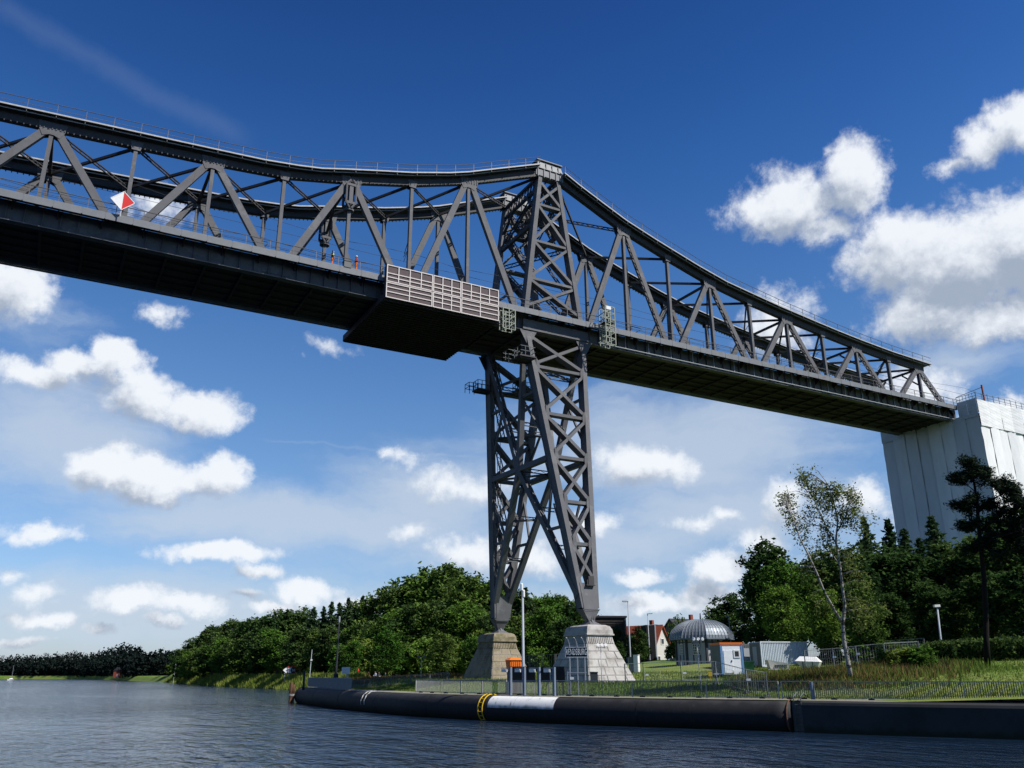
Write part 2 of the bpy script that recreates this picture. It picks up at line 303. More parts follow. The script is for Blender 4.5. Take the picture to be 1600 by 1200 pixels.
# ------------------------------------------------------------------ mesh helpers
class MB:
    def __init__(s): s.v = []; s.f = []; s.mi = []; s.cur = 0
    def add(s, vs, fs):
        o = len(s.v); s.v += [tuple(x) for x in vs]; s.f += [tuple(i+o for i in f) for f in fs]; s.mi += [s.cur]*len(fs); return s
    def box(s, x0, x1, y0, y1, z0, z1):
        return s.add([(x0, y0, z0), (x1, y0, z0), (x1, y1, z0), (x0, y1, z0), (x0, y0, z1), (x1, y0, z1), (x1, y1, z1), (x0, y1, z1)],
                     [(0, 3, 2, 1), (4, 5, 6, 7), (0, 1, 5, 4), (1, 2, 6, 5), (2, 3, 7, 6), (3, 0, 4, 7)])
    def hexa(s, p):  # 8 corners, bottom ring then top ring
        return s.add(p, [(0, 3, 2, 1), (4, 5, 6, 7), (0, 1, 5, 4), (1, 2, 6, 5), (2, 3, 7, 6), (3, 0, 4, 7)])
    def bar(s, p0, p1, w, d, n=(0, 1, 0), ext=0., w1=None, d1=None):
        p0 = Vector(p0); p1 = Vector(p1); a = (p1-p0).normalized(); n = Vector(n); n = (n - a*n.dot(a))
        if n.length < 1e-6: n = a.orthogonal()
        n.normalize(); t = a.cross(n); p0 = p0-a*ext; p1 = p1+a*ext
        w1 = w if w1 is None else w1; d1 = d if d1 is None else d1
        q = []
        for p, ww, dd in ((p0, w, d), (p1, w1, d1)):
            q += [p-t*ww/2-n*dd/2, p+t*ww/2-n*dd/2, p+t*ww/2+n*dd/2, p-t*ww/2+n*dd/2]
        return s.add(q, [(0, 3, 2, 1), (4, 5, 6, 7), (0, 1, 5, 4), (1, 2, 6, 5), (2, 3, 7, 6), (3, 0, 4, 7)])
    def tube(s, pts, r, k=6, cap=True):
        pts = [Vector(p) for p in pts]; rr = r if isinstance(r, (list, tuple)) else [r]*len(pts)
        o = len(s.v); ref = None; fs = []; vs = []
        for i, p in enumerate(pts):
            a = (pts[min(i+1, len(pts)-1)]-pts[max(i-1, 0)]).normalized()
            if ref is None: ref = a.orthogonal().normalized()
            ref = (ref-a*ref.dot(a)).normalized(); b = a.cross(ref)
            for j in range(k):
                t = 2*math.pi*j/k; vs.append(p+(ref*math.cos(t)+b*math.sin(t))*rr[i])
        for i in range(len(pts)-1):
            for j in range(k):
                fs.append((i*k+j, i*k+(j+1) % k, (i+1)*k+(j+1) % k, (i+1)*k+j))
        if cap: fs.append(tuple(range(k))[::-1]); fs.append(tuple((len(pts)-1)*k+j for j in range(k)))
        return s.add(vs, fs)
    def lathe(s, prof, c=(0, 0, 0), k=12):
        vs = []; fs = []
        for r, z in prof:
            for j in range(k):
                t = 2*math.pi*j/k; vs.append((c[0]+r*math.cos(t), c[1]+r*math.sin(t), c[2]+z))
        for i in range(len(prof)-1):
            for j in range(k): fs.append((i*k+j, i*k+(j+1) % k, (i+1)*k+(j+1) % k, (i+1)*k+j))
        fs.append(tuple(range(k))[::-1]); fs.append(tuple((len(prof)-1)*k+j for j in range(k)))
        return s.add(vs, fs)
    def prism(s, poly, y0, y1):  # polygon in xz, extruded along y
        n = len(poly); vs = [(x, y0, z) for x, z in poly]+[(x, y1, z) for x, z in poly]
        fs = [tuple(range(n)), tuple(range(2*n-1, n-1, -1))]+[(i, i+n, (i+1) % n+n, (i+1) % n) for i in range(n)]
        return s.add(vs, fs)
    def xform(s, mtx, start=0):
        s.v[start:] = [tuple(mtx @ Vector(v)) for v in s.v[start:]]; return s
    def mesh(s, name, *mats, smooth=False):
        me = bpy.data.meshes.new(name); me.from_pydata(s.v, [], s.f); me.validate()
        for m in mats: me.materials.append(MATS[m])
        if len(mats) > 1 and len(me.polygons) == len(s.mi): me.polygons.foreach_set('material_index', s.mi)
        bm = bmesh.new(); bm.from_mesh(me); bmesh.ops.recalc_face_normals(bm, faces=bm.faces); bm.to_mesh(me); bm.free()
        if smooth: me.polygons.foreach_set('use_smooth', [True]*len(me.polygons))
        return me
    def build(s, name, *mats, parent=None, smooth=False, label=None):
        o = bpy.data.objects.new(name, s.mesh(name, *mats, smooth=smooth)); COL.objects.link(o)
        if parent is not None: setpar(o, parent)
        if label: o['label'] = label
        return o
def setpar(o, p):
    o.parent = p
    bpy.context.view_layer.update() if p.get('_dirty') else None
    o.matrix_parent_inverse = world_m(p).inverted()
def world_m(p):
    m = p.matrix_basis.copy()
    while p.parent is not None:
        m = p.parent.matrix_basis @ p.matrix_parent_inverse @ m; p = p.parent
    return m
def tag(o, label, cat, group=None, kind=None):
    o['label'] = label; o['category'] = cat
    if group: o['group'] = group
    if kind: o['kind'] = kind
    return o
def thing(name, label, cat, loc=(0, 0, 0), group=None):
    o = bpy.data.objects.new(name, None); COL.objects.link(o); o.location = loc; o.empty_display_size = .3
    return tag(o, label, cat, group)
def struct(o): o['kind'] = 'structure'; return o
def stuff(o, label=None, cat=None):
    o['kind'] = 'stuff'
    if label: o['label'] = label
    if cat: o['category'] = cat
    return o
def quads(name, V, val, m, smooth=False):
    """V (n,k,3) array of k-gons with a per-face value"""
    n, k = V.shape[:2]
    me = bpy.data.meshes.new(name); me.vertices.add(n*k); me.vertices.foreach_set('co', V.reshape(-1).astype(np.float32))
    me.loops.add(n*k); me.loops.foreach_set('vertex_index', np.arange(n*k, dtype=np.int32))
    me.polygons.add(n); me.polygons.foreach_set('loop_start', np.arange(0, n*k, k, dtype=np.int32)); me.polygons.foreach_set('loop_total', np.full(n, k, dtype=np.int32))
    me.update(); me.validate()
    a = me.attributes.new('v', 'FLOAT', 'FACE'); a.data.foreach_set('value', np.clip(val, 0, 1).astype(np.float32))
    me.materials.append(MATS[m])
    return me

# ------------------------------------------------------------------ shoreline and terrain
SH = [(-300, 120), (-120, 55), (-95, 36), (-70, 18), (-57, 10), (-47.4, 3.9), (-41.2, .1), (-36.3, -1.9), (-34.5, -2.6), (-24.7, -8.2), (-17.5, -11.5), (-10.1, -14.0), (1.2, -16.6), (19.4, -17.0), (33, -16.6), (47.3, -15.4)]
def shore_x(y):
    if y <= 47.3:
        ys = np.array([a for a, b in SH]); xs = np.array([b for a, b in SH])
        # smooth the polyline a little
        return float(np.mean([np.interp(y+o, ys, xs) for o in (-2.4, -1.2, 0, 1.2, 2.4)])) if y < 44 else float(np.interp(y, ys, xs))
    return float(np.interp(y, [47.3, 50, 60, 70, 100, 120, 146, 183, 215, 297, 493, 650, 760, 850, 930, 1000], [-15.4, -11, -8.5, -5, 2, 6.5, 10, 10.2, 8, 11, 10, 2, -14, -60, -200, -900]))
def sstep(a, b, x):
    t = min(1, max(0, (x-a)/(b-a))); return t*t*(3-2*t)
KX, KY = G(272, 440); KH = 4.2
def gz(x, y):
    off = x-shore_x(y)
    if y <= 48.6:
        z = 2.06 + 1.04*sstep(3.0, 9.5, off)
    else:
        z = -.6 + 3.4*sstep(-1, 6, off)
    k = 1-sstep(25, 70, y)
    z += .075*min(max(x-1, 0), 40)*k
    if off > 5:
        z += (.10*math.sin(x*.31+y*.17)+.07*math.sin(x*.13-y*.41))*sstep(5, 12, off)
        z += 1.6*math.exp(-(((x-13)/5)**2+((y+34)/7)**2))*.25      # low swell by the pine
        z += KH*math.exp(-(((x-KX)/17)**2+((y-KY)/30)**2))        # mown knoll by the far bank
        z += .9*math.exp(-(((x-34)/14)**2+((y-150)/30)**2))
    return z
ys = np.concatenate([np.arange(-160, -70, 6), np.arange(-70, 47, 1.2), [47.29, 47.31, 48, 48.6, 49.2, 50], np.arange(52, 220, 3), np.arange(220, 420, 10), np.arange(420, 1010, 20)])
offs = np.array([.9, 1.6, 2.4, 3.2, 4, 5, 6.2, 7.5, 9, 11, 13, 15, 18, 21, 24, 28, 33, 40, 50, 65, 90, 140, 240, 500, 1500, 4000])
V = []; F = []
for i, y in enumerate(ys):
    sx = shore_x(y)
    for o in offs:
        oo = o if y <= 48 else o-1.9
        V.append((sx+oo, y, gz(sx+oo, y)))
nO = len(offs)
for i in range(len(ys)-1):
    for j in range(nO-1): F.append((i*nO+j, i*nO+j+1, (i+1)*nO+j+1, (i+1)*nO+j))
mb = MB(); mb.add(V, F)
def ground_mat():
    m = bpy.data.materials.new('meadow'); m.use_nodes = True; t = m.node_tree; n = t.nodes; l = t.links; b = n['Principled BSDF']; b.inputs['Roughness'].default_value = .95; b.inputs['Specular IOR Level'].default_value = .1
    tc = n.new('ShaderNodeTexCoord')
    def noise(sc, det=6):
        q = n.new('ShaderNodeTexNoise'); q.inputs['Scale'].default_value = sc; q.inputs['Detail'].default_value = det; q.inputs['Roughness'].default_value = .65; l.new(tc.outputs['Object'], q.inputs['Vector']); return q.outputs['Fac']
    def ramp(f, lo, hi, a, b2):
        mr = n.new('ShaderNodeMapRange'); mr.interpolation_type = 'SMOOTHSTEP'; l.new(f, mr.inputs['Value']); mr.inputs['From Min'].default_value = lo; mr.inputs['From Max'].default_value = hi
        mx = n.new('ShaderNodeMix'); mx.data_type = 'RGBA'; l.new(mr.outputs[0], mx.inputs['Factor'])
        for s_, v in (('A', a), ('B', b2)):
            if isinstance(v, tuple): mx.inputs[s_].default_value = (*v, 1)
            else: l.new(v, mx.inputs[s_])
        return mx.outputs['Result']
    c = ramp(noise(.09), .42, .58, (.080, .145, .022), (.16, .17, .05))
    c = ramp(noise(.6), .35, .7, c, (.095, .155, .028))
    c = ramp(noise(4., 8), .5, .8, c, (.04, .06, .014))
    l.new(c, b.inputs['Base Color'])
    bp = n.new('ShaderNodeBump'); bp.inputs['Strength'].default_value = .8; bp.inputs['Distance'].default_value = .15; l.new(noise(3., 8), bp.inputs['Height']); l.new(bp.outputs[0], b.inputs['Normal'])
    MATS['meadow'] = m
ground_mat()
struct(mb.build('ground', 'meadow', smooth=True))

# canal water: one sheet to the horizon
def water_mat():
    m = bpy.data.materials.new('canal_water'); m.use_nodes = True; t = m.node_tree; n = t.nodes; l = t.links; b = n['Principled BSDF']
    b.inputs['Base Color'].default_value = (.006, .014, .030, 1); b.inputs['Specular IOR Level'].default_value = .23; b.inputs['Roughness'].default_value = .09; b.inputs['IOR'].default_value = 1.333
    tc = n.new('ShaderNodeTexCoord'); h = None
    for sc, amp, st, ro in ((.33, .55, (1, .45, 1), .5), (1.1, .34, (1, .5, 1), .2), (3.2, .08, (1, .6, 1), .7), (9., .014, (1, .7, 1), 0.)):
        mp = n.new('ShaderNodeMapping'); l.new(tc.outputs['Object'], mp.inputs['Vector']); mp.inputs['Scale'].default_value = tuple(sc*k for k in st); mp.inputs['Rotation'].default_value = (0, 0, ro+YAW)
        q = n.new('ShaderNodeTexNoise'); q.inputs['Scale'].default_value = 1; q.inputs['Detail'].default_value = 3; q.inputs['Distortion'].default_value = .4; l.new(mp.outputs[0], q.inputs['Vector'])
        a = n.new('ShaderNodeMath'); a.operation = 'MULTIPLY_ADD'; l.new(q.outputs['Fac'], a.inputs[0]); a.inputs[1].default_value = amp
        if h is None: a.inputs[2].default_value = 0
        else: l.new(h, a.inputs[2])
        h = a.outputs[0]
    # wind lanes: patches of calmer and rougher water
    mp = n.new('ShaderNodeMapping'); l.new(tc.outputs['Object'], mp.inputs['Vector']); mp.inputs['Scale'].default_value = (.03, .012, 1); mp.inputs['Rotation'].default_value = (0, 0, YAW+.3)
    q = n.new('ShaderNodeTexNoise'); q.inputs['Scale'].default_value = 1; q.inputs['Detail'].default_value = 4; l.new(mp.outputs[0], q.inputs['Vector'])
    mr = n.new('ShaderNodeMapRange'); l.new(q.outputs['Fac'], mr.inputs['Value']); mr.inputs['From Min'].default_value = .35; mr.inputs['From Max'].default_value = .65; mr.inputs['To Min'].default_value = .35; mr.inputs['To Max'].default_value = 1.
    bp = n.new('ShaderNodeBump'); l.new(mr.outputs[0], bp.inputs['Strength']); bp.inputs['Distance'].default_value = 1.3; l.new(h, bp.inputs['Height']); l.new(bp.outputs[0], b.inputs['Normal'])
    MATS['canal_water'] = m
water_mat()
mb = MB(); mb.add([(-6000, -6000, 0), (8000, -6000, 0), (8000, 9000, 0), (-6000, 9000, 0)], [(0, 1, 2, 3)])
struct(mb.build('water', 'canal_water'))

# ------------------------------------------------------------------ the bridge
P, T, HB, WB = 7.4, 4.3, 45.5, 9.04
def XN(n): return .15 + (T+n*P if n >= 0 else -T+n*P)
RAIL = [(-95, 54.6), (-80, 54.9), (-60.7, 55.45), (-51.5, 56.05), (-44.3, 56.5), (-39, 56.85), (-36.2, 57.05), (-32.6, 57.5), (-30, 57.95), (-27.4, 58.68), (-23.9, 59.6), (-19.4, 60.75), (-14.5, 62.25), (-11.9, 63.2), (-8, 64.9), (-1.7, 67.6), (2.0, 67.4), (4.4, 66.2), (7.95, 64.65), (11.8, 63.0), (16.7, 61.4), (19.2, 60.65), (24.1, 59.2), (29.2, 57.9), (39.3, 56.3), (46.7, 55.35), (51.6, 54.75), (56.8, 54.2), (63.8, 53.6), (73.5, 53.1)]
def ZC(x): return float(np.interp(x, [a for a, b in RAIL], [b for a, b in RAIL]))-1.95   # axis of the top chord
NN = list(range(-12, 0))+list(range(1, 11))
XA, XB = -3.75, 4.55                  # tower legs at deck level
TOPA, TOPB, ZT = -1.15, 1.4, 65.9     # tower legs at the top
rngs = random.Random(5)
def laced(mb, p0, p1, w, d, n=(0, 1, 0), step=.62):
    """box member: two plated sides joined by zigzag lacing along its edges"""
    p0 = Vector(p0); p1 = Vector(p1); a = (p1-p0).normalized(); nn = Vector(n); nn = (nn-a*nn.dot(a)).normalized(); t = a.cross(nn)
    for s_ in (-1, 1): mb.bar(p0+nn*s_*(d/2-.04), p1+nn*s_*(d/2-.04), w, .08, n)
    ln = (p1-p0).length; k = max(2, int(ln/step))
    for e in (-1, 1):
        for i in range(k):
            q0 = p0+a*(ln*i/k)+t*e*(w/2-.02); q1 = p0+a*(ln*(i+1)/k)+t*e*(w/2-.02)
            s_ = 1 if i % 2 else -1
            mb.bar(q0+nn*s_*(d/2-.09), q1-nn*s_*(d/2-.09), .11, .03, t)
def lattice(mb, p0, p1, h, hd=(0, 0, 1), step=.8, r=.07):
    p0 = Vector(p0); p1 = Vector(p1); a = (p1-p0).normalized(); hd = Vector(hd); hd = (hd-a*hd.dot(a)).normalized(); nn = a.cross(hd)
    for s_ in (-1, 1): mb.bar(p0+hd*s_*h/2, p1+hd*s_*h/2, .10, .16, nn)
    ln = (p1-p0).length; k = max(2, int(ln/step))
    for i in range(k):
        s_ = 1 if i % 2 else -1
        mb.bar(p0+a*(ln*i/k)+hd*s_*h*.46, p0+a*(ln*(i+1)/k)-hd*s_*h*.46, r, .05, nn)

br = thing('truss_bridge', 'dark grey steel truss railway bridge high over the canal', 'bridge', (0, WB/2, 43))
xs0, xs1 = XN(-12), XN(10)
for side, y0 in ((-1, 0.), (1, WB)):
    so_ = -1 if side < 0 else 1          # outward direction
    # top chord, as a run of box pieces from node to node
    for half in (0, 1):
        mb = MB()
        nodes = [XN(n) for n in range(-12, 0)]+[TOPA-.4] if half == 0 else [TOPB+.4]+[XN(n) for n in range(1, 10)]
        for a, b in zip(nodes[:-1], nodes[1:]):
            mb.bar((a, y0, ZC(a)), (b, y0, ZC(b)), .80, .62, (0, 1, 0), ext=.02 if half == 0 else .03)
            L_ = math.hypot(b-a, ZC(b)-ZC(a)); kk = int(L_/.5)
            for i in range(kk):          # rivetted stiffener edge under the chord
                f_ = (i+.5)/kk; x = a+(b-a)*f_; z = ZC(a)+(ZC(b)-ZC(a))*f_
                mb.box(x-.05, x+.05, y0+so_*.33-.04, y0+so_*.33+.04, z-.52, z-.36)
        mb.build('top_chord', 'steel_top', parent=br)
    # gangway with pale edges on top of the chord, and its handrail
    xsn = [xs0]+[x for x, z in RAIL if xs0 < x < -2]+[-1.7]; xsp = [2.0]+[x for x, z in RAIL if 2.1 < x < 73]+[73.4]
    for lst in (xsn, xsp):
        wk = MB(); hr = MB()
        for a, b in zip(lst[:-1], lst[1:]):
            pa, pb = Vector((a, y0, ZC(a)+.82)), Vector((b, y0, ZC(b)+.82))
            wk.cur = 0; wk.bar(pa, pb, .06, 2.3, (0, 1, 0))
            wk.cur = 1
            for e in (-1, 1):
                o_ = Vector((0, e*1.18, 0)); wk.bar(pa+o_, pb+o_, .16, .05, (0, 1, 0))
                o_ = Vector((0, e*.86, -.24)); wk.bar(pa+o_, pb+o_, .10, .05, (0, 1, 0))
            o_ = Vector((0, so_*1.12, 1.08)); hr.tube([pa+o_, pb+o_], .04, 6)
            o_ = Vector((0, so_*1.12, .5)); hr.tube([pa+o_, pb+o_], .022, 4)
        x = lst[0]+.1
        while x < lst[-1]:
            z = ZC(x)+.82; hr.bar((x, y0+so_*1.12, z-.35), (x, y0+so_*1.12, z+1.08), .05, .05); hr.bar((x, y0+so_*1.12, z-.3), (x, y0+so_*.25, z-.45), .06, .06, (1, 0, 0)); x += 2.47
        wk.build('gangway', 'steel_top', 'walk_edge', parent=br)
        hr.build('gangway_handrail', 'rail_steel', parent=br)
    # uprights, diagonals, gusset plates
    for n in NN:
        x = XN(n); zt_ = ZC(x)
        if n != 10:
            w_ = .36; mb = MB(); mb.bar((x, y0, 43.6), (x, y0, zt_-.35), w_*.9, .46, (0, 1, 0)); mb.bar((x, y0-.25, 43.6), (x, y0-.25, zt_-.35), w_, .03, (0, 1, 0)); mb.build('upright', 'steel', parent=br)
        if n % 2:        # top node with two diagonals
            for m_ in (n-1, n+1):
                xb = XN(m_) if m_ not in (0,) else (XB+.15 if n > 0 else XA-.15)
                if m_ == -13: continue
                end = (m_ == 10)
                p_t = Vector((x+(.35 if xb > x else -.35), y0, zt_-.3)); p_b = Vector((xb-(.45 if xb > x else -.45), y0, 44.0))
                mb = MB(); (laced(mb, p_t, p_b, .66 if n < 6 else .60, .58 if not end else .62, step=.8) if n > 0 and xb > x else (mb.bar(p_t, p_b, .64, .56, (0, 1, 0)), mb.bar(p_t-Vector((0, .30, 0)), p_b-Vector((0, .30, 0)), .72, .03, (0, 1, 0)))); mb.build('diagonal', 'steel', parent=br)
            mb = MB()
            for yy in (y0-.335, y0+.335):
                mb.prism([(x-1.25, zt_+.30), (x-1.1, zt_-.55), (x-.75, zt_-1.25), (x-.2, zt_-1.0), (x+.2, zt_-1.0), (x+.75, zt_-1.25), (x+1.1, zt_-.55), (x+1.25, zt_+.30)], yy-.02, yy+.02)
            for i in range(7): mb.box(x-1.05+i*.35-.04, x-1.05+i*.35+.04, y0+so_*.36, y0+so_*.42, zt_-.42, zt_+.34)
            mb.build('gusset', 'steel', parent=br)
        elif n != 10:
            mb = MB()
            for yy in (y0-.335, y0+.335): mb.prism([(x-.6, zt_+.2), (x-.4, zt_-.75), (x+.4, zt_-.75), (x+.6, zt_+.2)], yy-.02, yy+.02)
            for yy in (y0-.345, y0+.345): mb.prism([(x-1.5, 43.3), (x-1.35, 44.9), (x-.7, 46.1), (x+.7, 46.1), (x+1.35, 44.9), (x+1.5, 43.3)], yy-.02, yy+.02)
            mb.build('gusset', 'steel', parent=br)
    # end frame gusset and bottom chord
    mb = MB()
    mb.box(xs0, xs1+.3, y0-.31, y0+.31, 42.95, 45.03)
    mb.box(xs0, xs1+.3, y0+so_*.34, y0+so_*.66, 42.88, 42.96) if so_ > 0 else mb.box(xs0, xs1+.3, y0-.66, y0-.34, 42.88, 42.96)
    k = int((xs1-xs0)/1.48)
    for i in range(k):
        x = xs0+.7+i*1.48; a, b = sorted((y0+so_*.31, y0+so_*.55)); mb.box(x-.03, x+.03, a, b, 42.96, 45.0)
    mb.build('bottom_chord', 'steel', parent=br)
    # service walkway with panelled fascia
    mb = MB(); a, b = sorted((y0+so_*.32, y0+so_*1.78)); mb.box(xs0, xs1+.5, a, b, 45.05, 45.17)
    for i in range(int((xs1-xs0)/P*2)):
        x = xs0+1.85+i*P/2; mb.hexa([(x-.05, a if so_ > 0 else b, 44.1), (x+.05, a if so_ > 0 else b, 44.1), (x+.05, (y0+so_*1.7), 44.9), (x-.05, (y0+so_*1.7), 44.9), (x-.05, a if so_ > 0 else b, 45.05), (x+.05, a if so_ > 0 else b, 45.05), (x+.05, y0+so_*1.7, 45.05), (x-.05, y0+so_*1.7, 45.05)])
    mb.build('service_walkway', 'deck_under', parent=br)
    mb = MB(); x = xs0; i = 0
    while x < xs1+.4:
        l_ = 2.42 if i % 3 else 1.95; x2 = min(x+l_, xs1+.5); a, b = sorted((y0+so_*1.79, y0+so_*1.84)); j = rngs.uniform(-.02, .02)
        mb.box(x+.05, x2-.05, a, b, 44.50+j, 45.24+j*.5); x = x2; i += 1
    mb.box(xs0, xs1+.5, y0+so_*1.80-.02, y0+so_*1.80+.02, 44.58, 45.2)
    mb.build('fascia', 'fascia', parent=br)
    mb = MB(); x = xs0
    while x < xs1+.4:
        mb.bar((x, y0+so_*1.72, 45.17), (x, y0+so_*1.72, 46.28), .06, .06); x += 2.42
    for z, r_ in ((46.28, .045), (45.75, .025)): mb.tube([(xs0, y0+so_*1.72, z), (xs1+.4, y0+so_*1.72, z)], r_, 6)
    mb.build('deck_handrail', 'rail_steel', parent=br)
# hinge links under the top chord (suspended span hangs here)
for y0 in (0., WB):
    x = XN(-3); z = ZC(x); mb = MB()
    for yy in (y0-.55, y0+.55):
        for dx in (-.55, .55):
            mb.tube([(x+dx*.2, yy, z-.2), (x+dx, yy, z-.8), (x+dx, yy, z-3.1), (x+dx*.2, yy, z-3.8)], .13, 6)
        mb.box(x-.22, x+.22, yy-.05, yy+.05, z-3.2, z-.8); mb.box(x-.62, x+.62, yy-.10, yy+.10, z-1.0, z-.7); mb.box(x-.62, x+.62, yy-.10, yy+.10, z-3.3, z-3.0)
    mb.lathe([(.5, -.15), (.6, -.1), (.6, .1), (.5, .15)], (x, y0, z-3.9), 10)
    mb.build('hinge_link', 'steel', parent=br)
# lateral crosses between the top chords
for n0 in list(range(-12, -1))+list(range(1, 9)):
    xa, xb = XN(n0), XN(n0+1); za, zb = ZC(xa)-.1, ZC(xb)-.1; mb = MB()
    lattice(mb, (xa, .3, za), (xb, WB-.3, zb), .34, (0, 0, 1), .7)
    mb.bar((xa, WB-.3, za-.06), (xb, .3, zb-.06), .22, .30, (0, 0, 1))
    mb.build('lateral_brace', 'steel_top', parent=br)
for xa, xb in ((XN(-1), TOPA-.3), (XN(1), TOPB+.3)):
    mb = MB(); za, zb = ZC(xa)-.1, ZC(xb)-.3; lattice(mb, (xa, .3, za), (xb, WB-.3, zb), .34, (0, 0, 1), .7); mb.bar((xa, WB-.3, za-.06), (xb, .3, zb-.06), .22, .30, (0, 0, 1)); mb.build('lateral_brace', 'steel_top', parent=br)
for n in (-11, -9, -7, -5, -3, 3, 5, 7, 9):        # sway frames
    x = XN(n); z = ZC(x); mb = MB()
    mb.bar((x, .3, z-.25), (x, WB-.3, z-.25), .3, .3, (0, 0, 1))
    if n in (-3, 7, 9):
        mb.bar((x, .3, z-2.8), (x, WB*.32, z-.5), .22, .26, (1, 0, 0)); mb.bar((x, WB-.3, z-2.8), (x, WB*.68, z-.5), .22, .26, (1, 0, 0))
    mb.build('sway_brace', 'steel_top', parent=br)
# floor: trough plates, cross girders, stringers, rails
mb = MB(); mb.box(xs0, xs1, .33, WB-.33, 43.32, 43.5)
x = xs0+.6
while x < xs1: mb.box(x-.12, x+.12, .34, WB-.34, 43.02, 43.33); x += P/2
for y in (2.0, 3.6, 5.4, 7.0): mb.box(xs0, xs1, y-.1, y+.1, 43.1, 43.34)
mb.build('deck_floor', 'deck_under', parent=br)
mb = MB()
for y in (1.9, 3.35, 5.7, 7.15): mb.box(xs0, xs1, y-.04, y+.04, 44.0, 44.17)
for i in range(int((xs1-xs0)/.62)): x = xs0+.3+i*.62; mb.box(x-.12, x+.12, 1.3, 3.95, 43.82, 44.0); mb.box(x-.12, x+.12, 5.1, 7.75, 43.82, 44.0)
mb.box(xs0, xs1, .9, WB-.9, 43.5, 43.82)
mb.build('railway_track', 'timber_dark', parent=br)
# catenary arms on the uprights
for n in (-10, -8, -6, -4, -2, 2, 4, 6, 8):
    for y0, s_ in ((0, 1), (WB, -1)):
        x = XN(n); mb = MB(); y = y0+s_*2.1
        mb.tube([(x, y0+s_*.25, 51.6), (x+.25, y, 50.6)], .04, 5); mb.tube([(x, y0+s_*.25, 50.3), (x+.25, y+s_*.2, 50.3)], .035, 5); mb.tube([(x+.2, y0+s_*1.2, 50.3), (x+.25, y+s_*.1, 49.6)], .03, 5)
        mb.build('catenary_arm', 'dark_pole', parent=br)
# handrail pipe run below the walkway, right of the tower
mb = MB(); mb.tube([(6.5, -.95, 43.1), (xs1, -.95, 43.1)], .07, 6)
x = 7.
while x < xs1: mb.bar((x, -.95, 43.1), (x, -.95, 44.95), .05, .05); x += 3.7
mb.build('service_pipe', 'galvanised', parent=br)

for y in (2.2, 2.6, 6.5, 6.9):
    mb = MB(); hi = y in (2.2, 6.9); zz = 49.7 if not hi else 51.0
    pts = []
    for i in range(46):
        x = xs0+(xs1+30-xs0)*i/45; sag = 0 if not hi else -.7*math.sin(math.pi*((x-XN(-10)) % (2*P))/(2*P))
        pts.append((x, y, zz+sag))
    mb.tube(pts, .02, 4)
    o = mb.build('overhead_wire', 'dark_pole'); tag(o, {2.2: 'upper contact line wire over the track near the front truss', 2.6: 'lower contact wire over the track near the front truss', 6.5: 'lower contact wire over the track by the rear truss', 6.9: 'upper contact line wire over the track by the rear truss'}[y], 'wire', 'overhead wires inside the bridge')

# ------------------------------------------------------------------ the tower under the bridge
tw = thing('bridge_tower', 'tall dark lattice steel tower carrying the bridge on stone piers', 'tower', (.4, WB/2, 9))
ZB = 9.7
YS = -5.35
def low(sx, sy, z):
    """axis of a lower tower leg: sx -1/+1 (left, right), sy 0 near, 1 far"""
    f = (44.2-z)/(44.2-ZB)
    x = (XA*(1-f)+.12*f) if sx < 0 else (XB*(1-f)+1.55*f)
    y = YS*(44.2-z)/(44.2-ZB)*1.0
    return Vector((x, y if sy == 0 else WB-y, z))
def upl(sx, sy, z):
    f = (z-44.2)/(ZT-44.2); x = XA+(TOPA-XA)*f if sx < 0 else XB+(TOPB-XB)*f
    return Vector((x, 0 if sy == 0 else WB, z))
def sidebox(mb, p0, p1, w, d, w1=None, d1=None): mb.bar(p0, p1, w, d, (0, 1, 0), w1=w1, d1=d1)
zs = [42.6, 38.3, 32.35, 27.1, 21.9, 17.2, 13.2]
